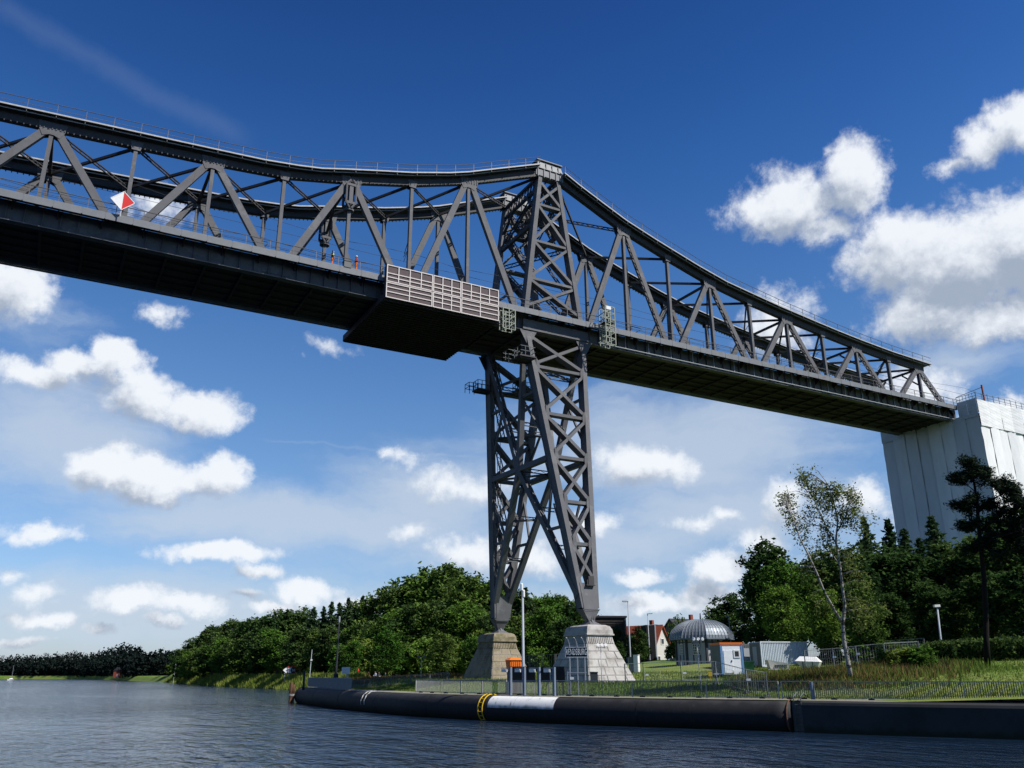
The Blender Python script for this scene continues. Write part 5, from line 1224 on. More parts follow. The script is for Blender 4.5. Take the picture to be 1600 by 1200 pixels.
# corrugated shipping container
p, m = placed(1191, 99, R(30)); m[2][3] = p.z = 4.5
t = thing('shipping_container', 'pale corrugated shipping container with a door in its dark end', 'container', tuple(p))
mb = MB()
Lc, Hc, Wc = 5.6, 2.6, 2.44
mb.cur = 0; prof_ = []
n_ = 28
for i in range(n_):
    x = Lc*i/n_; w_ = Lc/n_
    prof_ += [(x, 0.), (x+w_*.38, 0.), (x+w_*.5, -.06), (x+w_*.88, -.06)]
prof_.append((Lc, 0.))
for (x0, z0), (x1, z1) in zip(prof_[:-1], prof_[1:]): mb.add([(x0, .12, z0), (x1, .12, z1), (x1, Hc-.1, z1), (x0, Hc-.1, z0)], [(0, 1, 2, 3)])
mb.box(0.02, Lc-.02, .1, Hc-.02, -Wc, -.09)
mb.xform(m); mb.build('body', 'container', parent=t)
mb = MB()
for a in ((-.05, Lc+.05, 0, .13, -.04, .05), (-.05, Lc+.05, Hc-.1, Hc+.02, -.04, .05), (-.06, .06, 0, Hc+.02, -.1, .052), (Lc-.06, Lc+.06, 0, Hc+.02, -.1, .052), (-.06, .05, 0, Hc+.02, -Wc-.02, -Wc+.1)): lbox(mb, m, *a)
mb.build('frame', 'container', parent=t)
mb = MB(); lbox(mb, m, -.045, .01, .12, Hc-.1, -Wc+.1, -.11); mb.build('end_wall', 'rail_grey', parent=t)
mb = MB(); lbox(mb, m, -.08, -.046, .2, 2.1, -1.7, -.85); mb.build('door', 'grey_pole', parent=t)
# second grey container beyond the first
p, m = placed(1166, 101, R(30)); m[2][3] = 4.5
mb = MB(); lbox(mb, m, -.4, 1.55, 0, 2.45, -5.8, -.8); 
for i in range(8): lbox(mb, m, -.3+i*.23, -.18+i*.23, .1, 2.35, -.8, -.76)
t = thing('storage_container', 'dark grey storage container between the white cabin and the pale container', 'container', tuple(p)); mb.build('body', 'rail_grey', parent=t)
mb = MB(); lbox(mb, m, .2, .95, .05, 2.0, -.755, -.72); mb.build('door', 'grey_pole', parent=t)
p, m = placed(1170, 88); mb = MB(); s = 0; mb.hexa([(-.42, 0, -.3), (.42, 0, -.3), (.42, 0, .3), (-.42, 0, .3), (-.5, 1.0, -.36), (.5, 1.0, -.36), (.5, 1.0, .36), (-.5, 1.0, .36)]); mb.xform(m); t = thing('wheelie_bin', 'dark green wheeled bin beside the white site cabin', 'bin', tuple(p)); mb.build('body', 'bin_green', parent=t)
mb = MB(); lbox(mb, m, -.54, .54, 1.0, 1.09, -.42, .42); mb.build('lid', 'bin_green', parent=t)
# skips
p, m = placed(1214, 90, R(12)); m[2][3] = p.z = 4.15
t = thing('skip', 'low white skip with a perforated front before the corrugated container', 'skip', tuple(p))
mb = MB(); mb.hexa([(-.75, .05, -.7), (.95, .05, -.7), (.95, .05, .5), (-.75, .05, .5), (-1.0, .95, -.9), (.95, .60, -.9), (.95, .60, .6), (-1.0, .95, .6)]); mb.xform(m); mb.build('tub', 'skip_white', parent=t)
mb = MB()
for i in range(7):
    for j in range(2): lbox(mb, m, -.35+i*.17, -.26+i*.17, .22+j*.16, .31+j*.16, .54, .62)
mb.build('perforations', 'black', parent=t)
mb = MB(); lbox(mb, m, -1.05, 1.05, .0, .07, -.75, .75); mb.build('skids', 'skip_white', parent=t)
p, m = placed(1264, 90, R(-10)); m[2][3] = p.z = 4.25
t = thing('skip', 'white closed skip with sloping lid at the right end of the container', 'skip', tuple(p))
mb = MB(); mb.hexa([(-.55, .0, -.6), (.8, .0, -.6), (.8, .0, .55), (-.55, .0, .55), (-1.15, .72, -.75), (1.1, .62, -.75), (1.1, .62, .7), (-1.15, .72, .7)]); mb.xform(m); mb.build('tub', 'skip_white', parent=t)
mb = MB(); mb.hexa([(-1.17, .725, -.78), (1.12, .625, -.78), (1.12, .625, .73), (-1.17, .725, .73), (-.75, 1.15, -.3), (.7, 1.1, -.3), (.7, 1.1, .25), (-.75, 1.15, .25)]); mb.xform(m); mb.build('lid', 'white', parent=t)
mb = MB(); lbox(mb, m, -.5, -.42, .1, .7, .56, .74); lbox(mb, m, .4, .48, .1, .66, .56, .74); mb.build('ribs', 'rail_grey', parent=t)
p, m = placed(1108, 78); mb = MB(); lbox(mb, m, -.16, .16, .5, .86, -.03, .03); lbox(mb, m, -.02, .02, 0, .5, -.02, .02); o = mb.build('notice', 'yellow'); tag(o, 'small square yellow notice on a peg left of the white cabin', 'notice')
p, m = placed(944.5, 90)
# low brown posts at the foot of the light pier
mb = MB()
q = q_at(s_of(924, 4), 4)[0]
for i, (u, w_) in enumerate(((923, .16), (928, .26))):
    pp = gpt(u, 84); mm = facing(pp); mb = MB(); lbox(mb, mm, -w_, w_, 0, .95, -.15, .15); lbox(mb, mm, -w_-.04, w_+.04, .95, 1.02, -.19, .19); o = mb.build('service_box', 'dark_trim'); tag(o, ('narrow' if i == 0 else 'wide')+' dark service box at the foot of the light stone pier', 'box', 'service boxes')

# houses behind
def house(name, label, u, d, yaw, w, l, he, hr, wallm, roofm, z=None, chim=None, wins=()):
    p, m = placed(u, d, yaw, z); t = thing(name, label, 'house', tuple(p))
    mb = MB(); lbox(mb, m, -w/2, w/2, -1, he, -l, 0); s = len(mb.v)
    for zz in (-.002, -l+.002): mb.add([(-w/2, he, zz), (w/2, he, zz), (0, hr, zz)], [(0, 1, 2)])
    mb.xform(m, s); mb.build('wall', wallm, parent=t)
    mb = MB(); s = 0
    for s_ in (-1, 1):
        mb.hexa([(s_*(w/2+.4), he-.4*(hr-he)/(w/2), .4), (s_*(w/2+.4), he-.4*(hr-he)/(w/2), -l-.4), (s_*.0, hr, -l-.4), (s_*.0, hr, .4), (s_*(w/2+.4), he-.4*(hr-he)/(w/2)+.22, .4), (s_*(w/2+.4), he-.4*(hr-he)/(w/2)+.22, -l-.4), (s_*.0, hr+.24, -l-.4), (s_*.0, hr+.24, .4)])
    mb.xform(m); rf = mb.build('roof', roofm, parent=t)
    if chim: mb = MB(); lbox(mb, m, chim[0]-.35, chim[0]+.35, he, hr+1.2, chim[1]-.35, chim[1]+.35); mb.build('chimney', 'brick_red', parent=rf)
    for (x, z, ww, hh) in wins:
        mb = MB(); lbox(mb, m, x-ww/2, x+ww/2, z-hh/2, z+hh/2, .003, .09); wf = mb.build('window', 'white', parent=t); mb = MB(); lbox(mb, m, x-ww/2+.12, x+ww/2-.12, z-hh/2+.12, z+hh/2-.12, .091, .10); mb.build('pane', 'glass', parent=wf)
    return t, m
house('brick_house', 'red tiled house with white gable boards beyond the lamp posts', 1036, 178, R(58), 7.2, 9, 3.6, 8.6, 'plaster', 'roof_red', 4.2, (.4, -2.5), ((-1.6, 2.2, 1.1, 1.3), (1.5, 2.2, 1.1, 1.3), (0, 5.6, 1.2, 1.2)))
house('dark_house', 'slate roofed house with a tall chimney behind the red tiled house', 1051, 196, R(-52), 11, 13, 6.3, 10.8, 'rail_grey', 'roof_dark', 4.2, (0, -5.8), ((2.2, 4.6, 1.2, 1.3),))
p, m = placed(1019, 168, R(20)); p.z = 4.2; m[2][3] = 4.2
t = thing('dark_tower', 'narrow dark block with a pale corner pipe left of the red roofed house', 'building', tuple(p)); mb = MB(); lbox(mb, m, -.95, .75, -1, 8.3, -3, 0); mb.build('wall', 'black', parent=t); mb = MB(); lbox(mb, m, .76, 1.0, -1, 8.3, -.3, .04); mb.build('corner_pipe', 'grey_pole', parent=t)
# slatted dark building behind the light pier
p, m = placed(953, 150, R(16)); p.z = 4.2; m[2][3] = 4.2
t = thing('slatted_building', 'dark timber slatted upper storey showing right of the light stone pier', 'building', tuple(p))
zt = ZD(962, 150)-4.2
mb = MB(); lbox(mb, m, -2.6, 3.0, -1, zt-.3, -5, 0); mb.build('wall', 'timber_dark', parent=t)
mb = MB()
for i in range(6): lbox(mb, m, -2.6, 2.95, zt-2.6+i*.4, zt-2.36+i*.4, .01, .12)
mb.build('slats', 'timber_dark', parent=t)
mb = MB(); lbox(mb, m, -2.8, 3.15, zt-.3, zt, -5.2, .3); mb.build('roof', 'roof_dark', parent=t)
mb = MB(); lbox(mb, m, 2.75, 3.0, -1, zt-.31, -.1, .2); mb.build('corner_post', 'rail_grey', parent=t)
# low wall and parked car by the pavilion
p, m = placed(1030, 150, R(5)); p.z = m[2][3] = 4.3; mb = MB(); 
for i in range(9): lbox(mb, m, -4+i*.85, -3.18+i*.85, 0, 1.55, -.05, .05)
lbox(mb, m, -4, 3.7, 1.56, 1.62, -.08, .08); o = mb.build('board_fence', 'timber_dark'); tag(o, 'dark board fence in front of the houses left of the pavilion', 'fence')
p, m = placed(1056, 138, R(12)); p.z = m[2][3] = 4.45
t = thing('parked_car', 'dark blue car parked left of the zinc domed pavilion', 'car', tuple(p))
mb = MB(); s = 0
body = [(-2.05, .32), (2.1, .32), (2.12, .75), (1.85, .92), (.95, .98), (-1.5, .98), (-2.0, .9), (-2.1, .6)]
mb.prism(body, -.85, .85); mb.v = [(x, z, y) for x, y, z in mb.v]; mb.xform(m); mb.build('body', 'car_blue', parent=t)
mb = MB(); mb.prism([(.95, .985), (.35, 1.45), (-1.0, 1.47), (-1.55, .985)], -.74, .74); mb.v = [(x, z, y) for x, y, z in mb.v]; mb.xform(m); mb.build('window', 'glass', parent=t)
mb = MB(); mb.prism([(.38, 1.452), (.28, 1.5), (-.95, 1.52), (-1.03, 1.472)], -.70, .70); mb.v = [(x, z, y) for x, y, z in mb.v]; mb.xform(m); mb.build('roof', 'car_blue', parent=t)
for x in (-1.3, 1.35):
    for zz in (-.86, .66):
        mb = MB(); mb.tube([(x, .32, zz), (x, .32, zz+.2)], .32, 14); mb.xform(m); wl = mb.build('wheel', 'black', parent=t); mb = MB(); mb.tube([(x, .32, zz-.02), (x, .32, zz+.22)], .18, 10); mb.xform(m); mb.build('rim', 'grey_pole', parent=wl)

# ------------------------------------------------------------------ scaffolded pier wrapped in sheeting
wx0, wx1, wy0, wy1 = 77.2, 98, -4.7, 13.5
t = thing('wrapped_pier', 'tall bridge pier wrapped in white scaffold sheeting at the right end', 'pier', (87, 4.4, 5))
rw = random.Random(4)
def sheet_wall(p0, p1, z0, z1, n, depth, seam=.12, zfun=None):
    """hanging sheets: vertical widths slightly bowed and offset, with fine horizontal billows"""
    mb = MB(); p0 = Vector(p0); p1 = Vector(p1); e = (p1-p0); L_ = e.length; e.normalize(); nrm = Vector((e.y, -e.x, 0))
    for i in range(n):
        a, b = L_*i/n+.015, L_*(i+1)/n-.015; o = rw.uniform(-.025, .025); mb.cur = 1 if rw.random() < .38 else 0; tilt = rw.uniform(-.004, .004); jv = 26; ju = 6; s = len(mb.v); vs = []
        ph = rw.uniform(0, 6)
        for k in range(jv+1):
            z = z0+(z1-z0)*k/jv
            for j in range(ju+1):
                f_ = j/ju; u_ = a+(b-a)*f_; bow = depth*math.sin(math.pi*f_)*(.7+.3*math.sin(k*.9+ph))+.035*math.sin(k*2.1+j*1.3+ph)+.02*math.sin(k*3.7-j*2.1)
                lean = zfun(z) if zfun else 0
                q = p0+e*u_+nrm*(o+bow+tilt*(z-z0)+lean); vs.append((q.x, q.y, z))
        fs = [(k*(ju+1)+j, k*(ju+1)+j+1, (k+1)*(ju+1)+j+1, (k+1)*(ju+1)+j) for k in range(jv) for j in range(ju)]
        mb.add(vs, fs)
    return mb
flare = lambda z: max(0, (24-z))*.28
sheet_wall((wx0, wy1, 0), (wx0, wy0, 0), 4, 43.2, 8, .05).build('side_sheeting', 'sheeting', 'sheeting_grey', parent=t, smooth=True)
sheet_wall((wx0, wy0, 0), (wx1, wy0, 0), 4, 41.4, 9, .06, zfun=flare).build('front_sheeting', 'sheeting', 'sheeting_grey', parent=t, smooth=True)
sheet_wall((wx0, wy0-.18, 0), (wx1, wy0-.18, 0), 41.0, 45.4, 7, .05).build('upper_sheeting', 'sheeting', 'sheeting_grey', parent=t, smooth=True)
sheet_wall((wx0-.14, wy0+3.2, 0), (wx0-.14, wy0-.1, 0), 42.6, 45.6, 2, .05).build('upper_sheeting', 'sheeting', 'sheeting_grey', parent=t, smooth=True)
sheet_wall((wx0-.14, wy1, 0), (wx0-.14, wy1-4.2, 0), 42.2, 44.6, 2, .05).build('upper_sheeting', 'sheeting', 'sheeting_grey', parent=t, smooth=True)
mb = MB(); mb.box(wx0+.35, wx1, wy0+.45, wy1-.2, 2, 42.6); mb.hexa([(wx0+.3, wy0-5.0, 2), (wx1, wy0-5.0, 2), (wx1, wy0+.4, 2), (wx0+.3, wy0+.4, 2), (wx0+.3, wy0+.3, 23), (wx1, wy0+.3, 23), (wx1, wy0+.4, 23), (wx0+.3, wy0+.4, 23)]); mb.build('core', 'sheeting', parent=t)
mb = MB(); mb.box(wx0+.1, wx1, wy0+.1, wy1-.1, 43.0, 43.15)
for i in range(14):
    x = wx0+.1+i*1.55
    mb.bar((x, wy0-.1, 43.2), (x, wy0-.1, 46.7+.0*i), .06, .06); mb.bar((x, wy1, 43.2), (x, wy1, 46.4), .06, .06)
for i in range(7): y = wy0-.1+i*.55; mb.bar((wx0-.05, y, 43.2), (wx0-.05, y, 46.5), .05, .05)
for z in (46.0, 46.5):
    mb.tube([(wx0-.05, wy0-.1, z), (wx1, wy0-.1, z)], .035, 5); mb.tube([(wx0-.05, wy0-.1, z), (wx0-.05, wy0+3.3, z)], .035, 5); mb.tube([(wx0+2, wy1, z), (wx1, wy1, z)], .035, 5)
mb.build('scaffold_railing', 'rail_grey', parent=t)
mb = MB(); mb.box(89.2, 90.2, wy0-.62, wy0-.5, 32.5, 33.6); mb.build('emblem', 'yellow', parent=t)
t = thing('catenary_mast', 'rusty railway mast with bracket arms on top of the wrapped pier', 'mast', (86.5, .5, 43.2))
mb = MB(); mb.bar((86.6, -.6, 43.1), (86.6, -.6, 50.6), .22, .22); mb.build('mast', 'brick_red', parent=t)
mb = MB(); mb.tube([(86.6, -.6, 50.2), (82.6, 1.8, 48.4)], .05, 5); mb.tube([(86.6, -.6, 47.3), (83.6, 1.6, 47.6)], .05, 5); mb.tube([(83.4, 1.5, 47.6), (82.8, 2.0, 47.0)], .04, 5); mb.build('bracket_arms', 'dark_pole', parent=t)

# ------------------------------------------------------------------ far left bank: signs, umbrella, shed, boat
p, m = placed(450.5, 250, R(10)); t = thing('arrow_sign', 'white arrow and red framed black and white channel sign on the left bank', 'sign', tuple(p))
zc = (ZD(1047.3, 250, 450)-p.z)/1.43; m = m @ Matrix.Diagonal((1.43, 1.43, 1.43, 1))
mb = MB(); s = 0; z0, z1 = zc-.62, zc+.62
mb.prism([(-1.27, zc), (-.55, zc+.6), (-.45, zc+.6), (-.45, zc-.6), (-.55, zc-.6)], -.03, .03); mb.v = [(x, z, y) for x, y, z in mb.v]; mb.xform(m); mb.build('arrow', 'white', parent=t)
mb = MB(); lbox(mb, m, -.44, 1.2, z0-.05, z1+.05, -.04, .02); mb.build('frame', 'red', parent=t)
mb = MB(); lbox(mb, m, -.3, 1.05, z0+.1, z1-.1, .021, .035); mb.build('field', 'black', parent=t)
mb = MB(); mb.prism([(-.29, zc-.5), (.36, zc-.5), (.12, zc), (.36, zc+.5), (-.29, zc+.5)], .036, .05); mb.v = [(x, z, y) for x, y, z in mb.v]; mb.xform(m); mb.build('white_field', 'white', parent=t)
text_mesh('20', .6, .006, 'white', 'number', t, m @ Matrix.Translation((.70, zc, .04)))
for x in (-.85, 0., .98): mb = MB(); lbox(mb, m, x-.05, x+.05, -.2, z0 if x > -.8 else zc-.4, -.12, -.041); mb.build('post', 'grey_pole', parent=t)
p, m = placed(466, 262); mb = MB(); lbox(mb, m, -.65, .65, 1.15, 1.45, -.02, .02); lbox(mb, m, -.6, -.54, 0, 1.2, -.05, -.021); lbox(mb, m, .54, .6, 0, 1.2, -.05, -.021); o = mb.build('path_sign', 'bin_green'); tag(o, 'low dim green board just right of the arrow sign', 'sign')
p, m = placed(538.5, 128, R(5)); t = thing('notice_board', 'white blank notice board on two short posts above the parapet', 'sign', tuple(p)); zc = ZD(1047, 128)-p.z
mb = MB(); lbox(mb, m, -.58, .58, zc-.46, zc+.46, -.04, .04); mb.build('panel', 'white', parent=t)
mb = MB()
for z in (-.25, -.05, .15): lbox(mb, m, -.42, .42, zc+z-.012, zc+z+.012, .041, .045)
mb.build('faint_lines', 'grey_pole', parent=t)
for x in (.12, .34): mb = MB(); lbox(mb, m, x-.05, x+.05, -.1, zc-.46, -.05, .0); mb.build('post', 'grey_pole', parent=t)
p, m = placed(558, 175); t = thing('parasol', 'closed red parasol standing on the lawn by the seated people', 'parasol', tuple(p)); zt = ZD(1044.5, 175, 558)-p.z
mb = MB(); mb.lathe([(.12, .75), (.22, 1.0), (.15, zt-.3), (.02, zt)], (p.x, p.y, p.z), 10); mb.build('canopy', 'red', parent=t)
mb = MB(); mb.tube([p, p+Vector((0, 0, .9))], .03, 6); mb.lathe([(.25, 0), (.25, .08), (.05, .12)], tuple(p), 10); mb.build('pole', 'grey_pole', parent=t)
p, m = placed(180, 640, R(-20)); p.z = m[2][3] = 1.5; t = thing('bank_hut', 'small dark hut with a pale front at the far water edge', 'hut', tuple(p)); mb = MB(); lbox(mb, m, -1.9, 1.9, 0, 4.6, -4, 0); mb.build('wall', 'brick_red', parent=t); mb = MB(); s = 0; mb.hexa([(-2.2, 4.6, -4.3), (2.2, 4.6, -4.3), (2.2, 4.6, .3), (-2.2, 4.6, .3), (-.1, 6.6, -4.3), (.1, 6.6, -4.3), (.1, 6.6, .3), (-.1, 6.6, .3)]); mb.xform(m); mb.build('roof', 'roof_dark', parent=t); mb = MB(); lbox(mb, m, .4, 1.5, .3, 2.2, .003, .08); mb.build('door', 'plaster', parent=t)
x, y = G(17, 700); t = thing('sailing_boat', 'tiny white sailing boat with bare mast at far left', 'boat', (x, y, 0))
mb = MB(); ax = Vector((.35, .94, 0)); bx = Vector((.94, -.35, 0)); c = Vector((x, y, 0)); 
def bp(a, b, z): return c+ax*a+bx*b+Vector((0, 0, z))
secs_ = [(-4.2, .9), (-2, 1.3), (1, 1.3), (3, .8), (4.8, .05)]
vs = []
for a, b in secs_: vs += [bp(a, -b*.5, -.3), bp(a, -b, .9), bp(a, b, .9), bp(a, b*.5, -.3)]
fs = [(i*4+j, i*4+(j+1) % 4, (i+1)*4+(j+1) % 4, (i+1)*4+j) for i in range(4) for j in range(4)]+[(0, 1, 2, 3), (16, 19, 18, 17)]
mb.add(vs, fs); mb.build('hull', 'white', parent=t); mb = MB(); mb.hexa([bp(-1.5, -.7, .9), bp(1.6, -.6, .9), bp(1.6, .6, .9), bp(-1.5, .7, .9), bp(-1.3, -.5, 1.5), bp(1.2, -.45, 1.5), bp(1.2, .45, 1.5), bp(-1.3, .5, 1.5)]); mb.build('cabin', 'white', parent=t); mb = MB(); mb.tube([bp(.8, 0, .9), bp(.8, 0, 10)], .07, 6); mb.tube([bp(.8, 0, 2.4), bp(-3, 0, 2.3)], .07, 6); mb.build('mast', 'grey_pole', parent=t)

# ------------------------------------------------------------------ people
def person(label, base, heading, pose, cloth, legs, hairm='hair', helmet=None, vest=None, group=None):
    """one continuous body grown as tapered limbs fused by a voxel remesh; clothes follow as shells"""
    t = thing('person', label, 'person', tuple(base), group)
    cz, sz = math.cos(heading), math.sin(heading)
    def Wp(v): return Vector((base[0]+v[0]*cz-v[1]*sz, base[1]+v[0]*sz+v[1]*cz, base[2]+v[2]))   # local: +x forward, +y left
    if pose == 'stand':
        J = dict(pel=(0, 0, .95), che=(.03, 0, 1.33), nek=(.04, 0, 1.5), hed=(.07, 0, 1.65))
        Lg = lambda s: [(0, s*.09, .93), (.04, s*.1, .5), (-.01, s*.11, .09)]; Ft = lambda s: [(-.05, s*.11, .05), (.17, s*.12, .04)]
        Ar = lambda s: [(.03, s*.19, 1.42), (.02, s*.25, 1.12), (.2, s*.2, .92)]
    else:
        J = dict(pel=(0, 0, .5), che=(-.02, 0, .88), nek=(.0, 0, 1.06), hed=(.03, 0, 1.22))
        Lg = lambda s: [(0, s*.1, .5), (.42, s*.13, .52), (.44, s*.14, .09)]; Ft = lambda s: [(.42, s*.14, .05), (.63, s*.15, .04)]
        Ar = lambda s: [(-.02, s*.19, .98), (.06, s*.25, .7), (.3, s*.16, .62)]
    def hull(parts):
        mb = MB()
        for pts, rr in parts:
            mb.tube([Wp(p) for p in pts], rr, 10)
            for p, r_ in zip(pts, rr):
                q = Wp(p); mb.lathe([(.01, -r_), (r_*.7, -r_*.7), (r_, 0), (r_*.7, r_*.7), (.01, r_)], tuple(q), 10)
        return mb
    def fuse(mb, name, m, vox, parent=t):
        o = bpy.data.objects.new(name, mb.mesh(name, m)); COL.objects.link(o); md = o.modifiers.new('fuse', 'REMESH'); md.mode = 'VOXEL'; md.voxel_size = vox
        bpy.context.view_layer.update(); dg = bpy.context.evaluated_depsgraph_get(); me = bpy.data.meshes.new_from_object(o.evaluated_get(dg)); o.modifiers.clear(); o.data = me
        me.polygons.foreach_set('use_smooth', [True]*len(me.polygons)); setpar(o, parent); return o
    P_, C_, N_, H_ = J['pel'], J['che'], J['nek'], J['hed']
    parts = [([P_, C_, N_], [.13, .15, .055]), ([(P_[0], -.07, P_[2]), (C_[0], -.11, C_[2]+.06)], [.11, .09]), ([(P_[0], .07, P_[2]), (C_[0], .11, C_[2]+.06)], [.11, .09]), ([N_, H_], [.05, .06]),
             ([(H_[0], 0, H_[2]-.04), (H_[0]-.01, 0, H_[2]+.04)], [.08, .095]), ([(H_[0]+.07, 0, H_[2]-.08), (H_[0]+.06, 0, H_[2]-.02)], [.035, .045]), ([(H_[0]+.095, 0, H_[2]+.01), (H_[0]+.115, 0, H_[2]-.025)], [.012, .018]),
             ([(H_[0], -.095, H_[2]), (H_[0], -.1, H_[2]-.03)], [.02, .015]), ([(H_[0], .095, H_[2]), (H_[0], .1, H_[2]-.03)], [.02, .015])]
    for s in (-1, 1):
        parts += [(Lg(s), [.095, .062, .045]), (Ft(s), [.045, .035]), (Ar(s), [.058, .045, .032])]
        h = Vector(Ar(s)[2]); f = (h-Vector(Ar(s)[1])).normalized(); sd = Vector((0, 1, 0)); dn = f.cross(sd)
        parts.append(([h, h+f*.08], [.032, .038]))
        for i, (o_, l_) in enumerate(((-.03, .075), (-.01, .09), (.01, .085), (.03, .065))): a = h+f*.1+sd*o_; parts.append(([a, a+f*l_*.5-dn*.005, a+f*l_*.9-dn*.03], [.011, .010, .008]))
        a = h+f*.04-sd*s*.035; parts.append(([a, a+f*.035-sd*s*.03, a+f*.07-sd*s*.03], [.013, .012, .010]))
    fuse(hull(parts), 'body', 'skin', .013)
    up_ = [([(P_[0], 0, P_[2]+.02), C_, (N_[0], 0, N_[2]-.05)], [.145, .165, .075]), ([(P_[0], -.07, P_[2]+.03), (C_[0], -.11, C_[2]+.06)], [.122, .105]), ([(P_[0], .07, P_[2]+.03), (C_[0], .11, C_[2]+.06)], [.122, .105])]
    for s in (-1, 1): q = Ar(s); up_.append(([q[0], q[1], tuple(Vector(q[1]).lerp(Vector(q[2]), .8))], [.072, .058, .047]))
    fuse(hull(up_), 'jacket', cloth, .02)
    fuse(hull([(Lg(s)[:2]+[tuple(Vector(Lg(s)[2])+Vector((0, 0, .03)))], [.112, .08, .068]) for s in (-1, 1)]+[([(P_[0], -.06, P_[2]-.02), (P_[0], .06, P_[2]-.02)], [.14, .14])]), 'trousers', legs, .02)
    fuse(hull([(Ft(s), [.058, .05]) for s in (-1, 1)]), 'shoes', 'black', .02)
    if vest: fuse(hull([([(P_[0], 0, P_[2]+.08), C_, (N_[0], 0, N_[2]-.09)], [.155, .177, .10]), ([(P_[0], -.07, P_[2]+.1), (C_[0], -.11, C_[2]+.05)], [.134, .117]), ([(P_[0], .07, P_[2]+.1), (C_[0], .11, C_[2]+.05)], [.134, .117])]), 'vest', vest, .02)
    if helmet:
        q = Wp((H_[0]-.01, 0, H_[2]+.05)); mb = MB(); mb.lathe([(.145, -.01), (.145, .01), (.12, .015), (.115, .06), (.08, .11), (.02, .125)], tuple(q), 14); mb.build('helmet', helmet, parent=t, smooth=True)
    else: fuse(hull([([(H_[0]-.03, 0, H_[2]+.0), (H_[0]-.02, 0, H_[2]+.06)], [.095, .1])]), 'hair', hairm, .02)
    mb = MB()
    for s in (-1, 1): q = Wp((H_[0]+.088, s*.034, H_[2]+.018)); mb.lathe([(.001, -.012), (.012, 0), (.001, .012)], tuple(q), 8)
    mb.build('eyes', 'black', parent=t)
    return t
person('bridge worker in a yellow vest and orange trousers on the left walkway', (-28.25, -1.15, 45.17), R(-20), 'stand', 'cloth_dark', 'cloth_orange', vest='hivis_yellow', group='workers on the bridge')
person('bridge worker in white helmet and red orange clothes near the work platform', (-25.5, -1.15, 45.17), R(150), 'stand', 'cloth_red', 'cloth_orange', helmet='white', group='workers on the bridge')
mb = MB(); mb.box(-27.0, -26.2, -1.55, -.9, 45.18, 45.9); mb.box(-27.05, -26.15, -1.6, -.85, 45.9, 45.96); o = mb.build('tool_chest', 'rail_grey'); tag(o, 'grey tool chest between the two workers on the bridge', 'box')
for i, (u, d, c, l_, lb) in enumerate([(561.5, 165, 'cloth_dark', 'cloth_dark', 'person in dark clothes seated below the red parasol'), (574, 168, 'cloth_red', 'cloth_dark', 'person in dark red top seated second from the parasol'), (585, 165, 'cloth_pale', 'cloth_dark', 'person in pale clothes seated in the middle of the lawn group'), (590.5, 168, 'cloth_dark', 'white', 'person with pale trousers seated right of the pale clothed person'), (601, 170, 'cloth_green', 'cloth_dark', 'person in green seated at the right of the lawn group')]):
    p = gpt(u, d); person(lb, (p.x, p.y, p.z), math.atan2(CAM.y-p.y, CAM.x-p.x)+(.6 if i % 2 else -.7), 'sit', c, l_, group='people seated on the lawn')
    a = math.atan2(CAM.y-p.y, CAM.x-p.x)+(.6 if i % 2 else -.7); m = Matrix.Translation(p) @ Matrix.Rotation(a, 4, 'Z')
    tc_ = thing('garden_chair', ['dark garden chair nearest the red parasol', 'dark garden chair under the person in dark red', 'dark garden chair under the person in pale clothes', 'dark garden chair under the person with pale trousers', 'dark garden chair under the person in green'][i], 'chair', tuple(p), 'garden chairs on the lawn')
    mb = MB(); mb.box(-.24, .26, -.25, .25, .33, .37); mb.xform(m); mb.build('seat', 'dark_trim', parent=tc_)
    mb = MB(); mb.box(-.27, -.235, -.25, .25, .38, .85); mb.xform(m); mb.build('backrest', 'dark_trim', parent=tc_)
    for sx in (-.22, .24):
        for sy in (-.22, .22): mb = MB(); mb.box(sx-.02, sx+.02, sy-.02, sy+.02, 0, .33); mb.xform(m); mb.build('leg', 'dark_trim', parent=tc_)
p = gpt(618.5, 165); m = facing(p); mb = MB(); lbox(mb, m, -.3, .3, .45, 1.0, -.2, .2); lbox(mb, m, -.25, -.2, 0, .45, -.1, .1); lbox(mb, m, .2, .25, 0, .45, -.1, .1); o = mb.build('barbecue_box', 'black'); tag(o, 'small black box on legs right of the seated people', 'box')

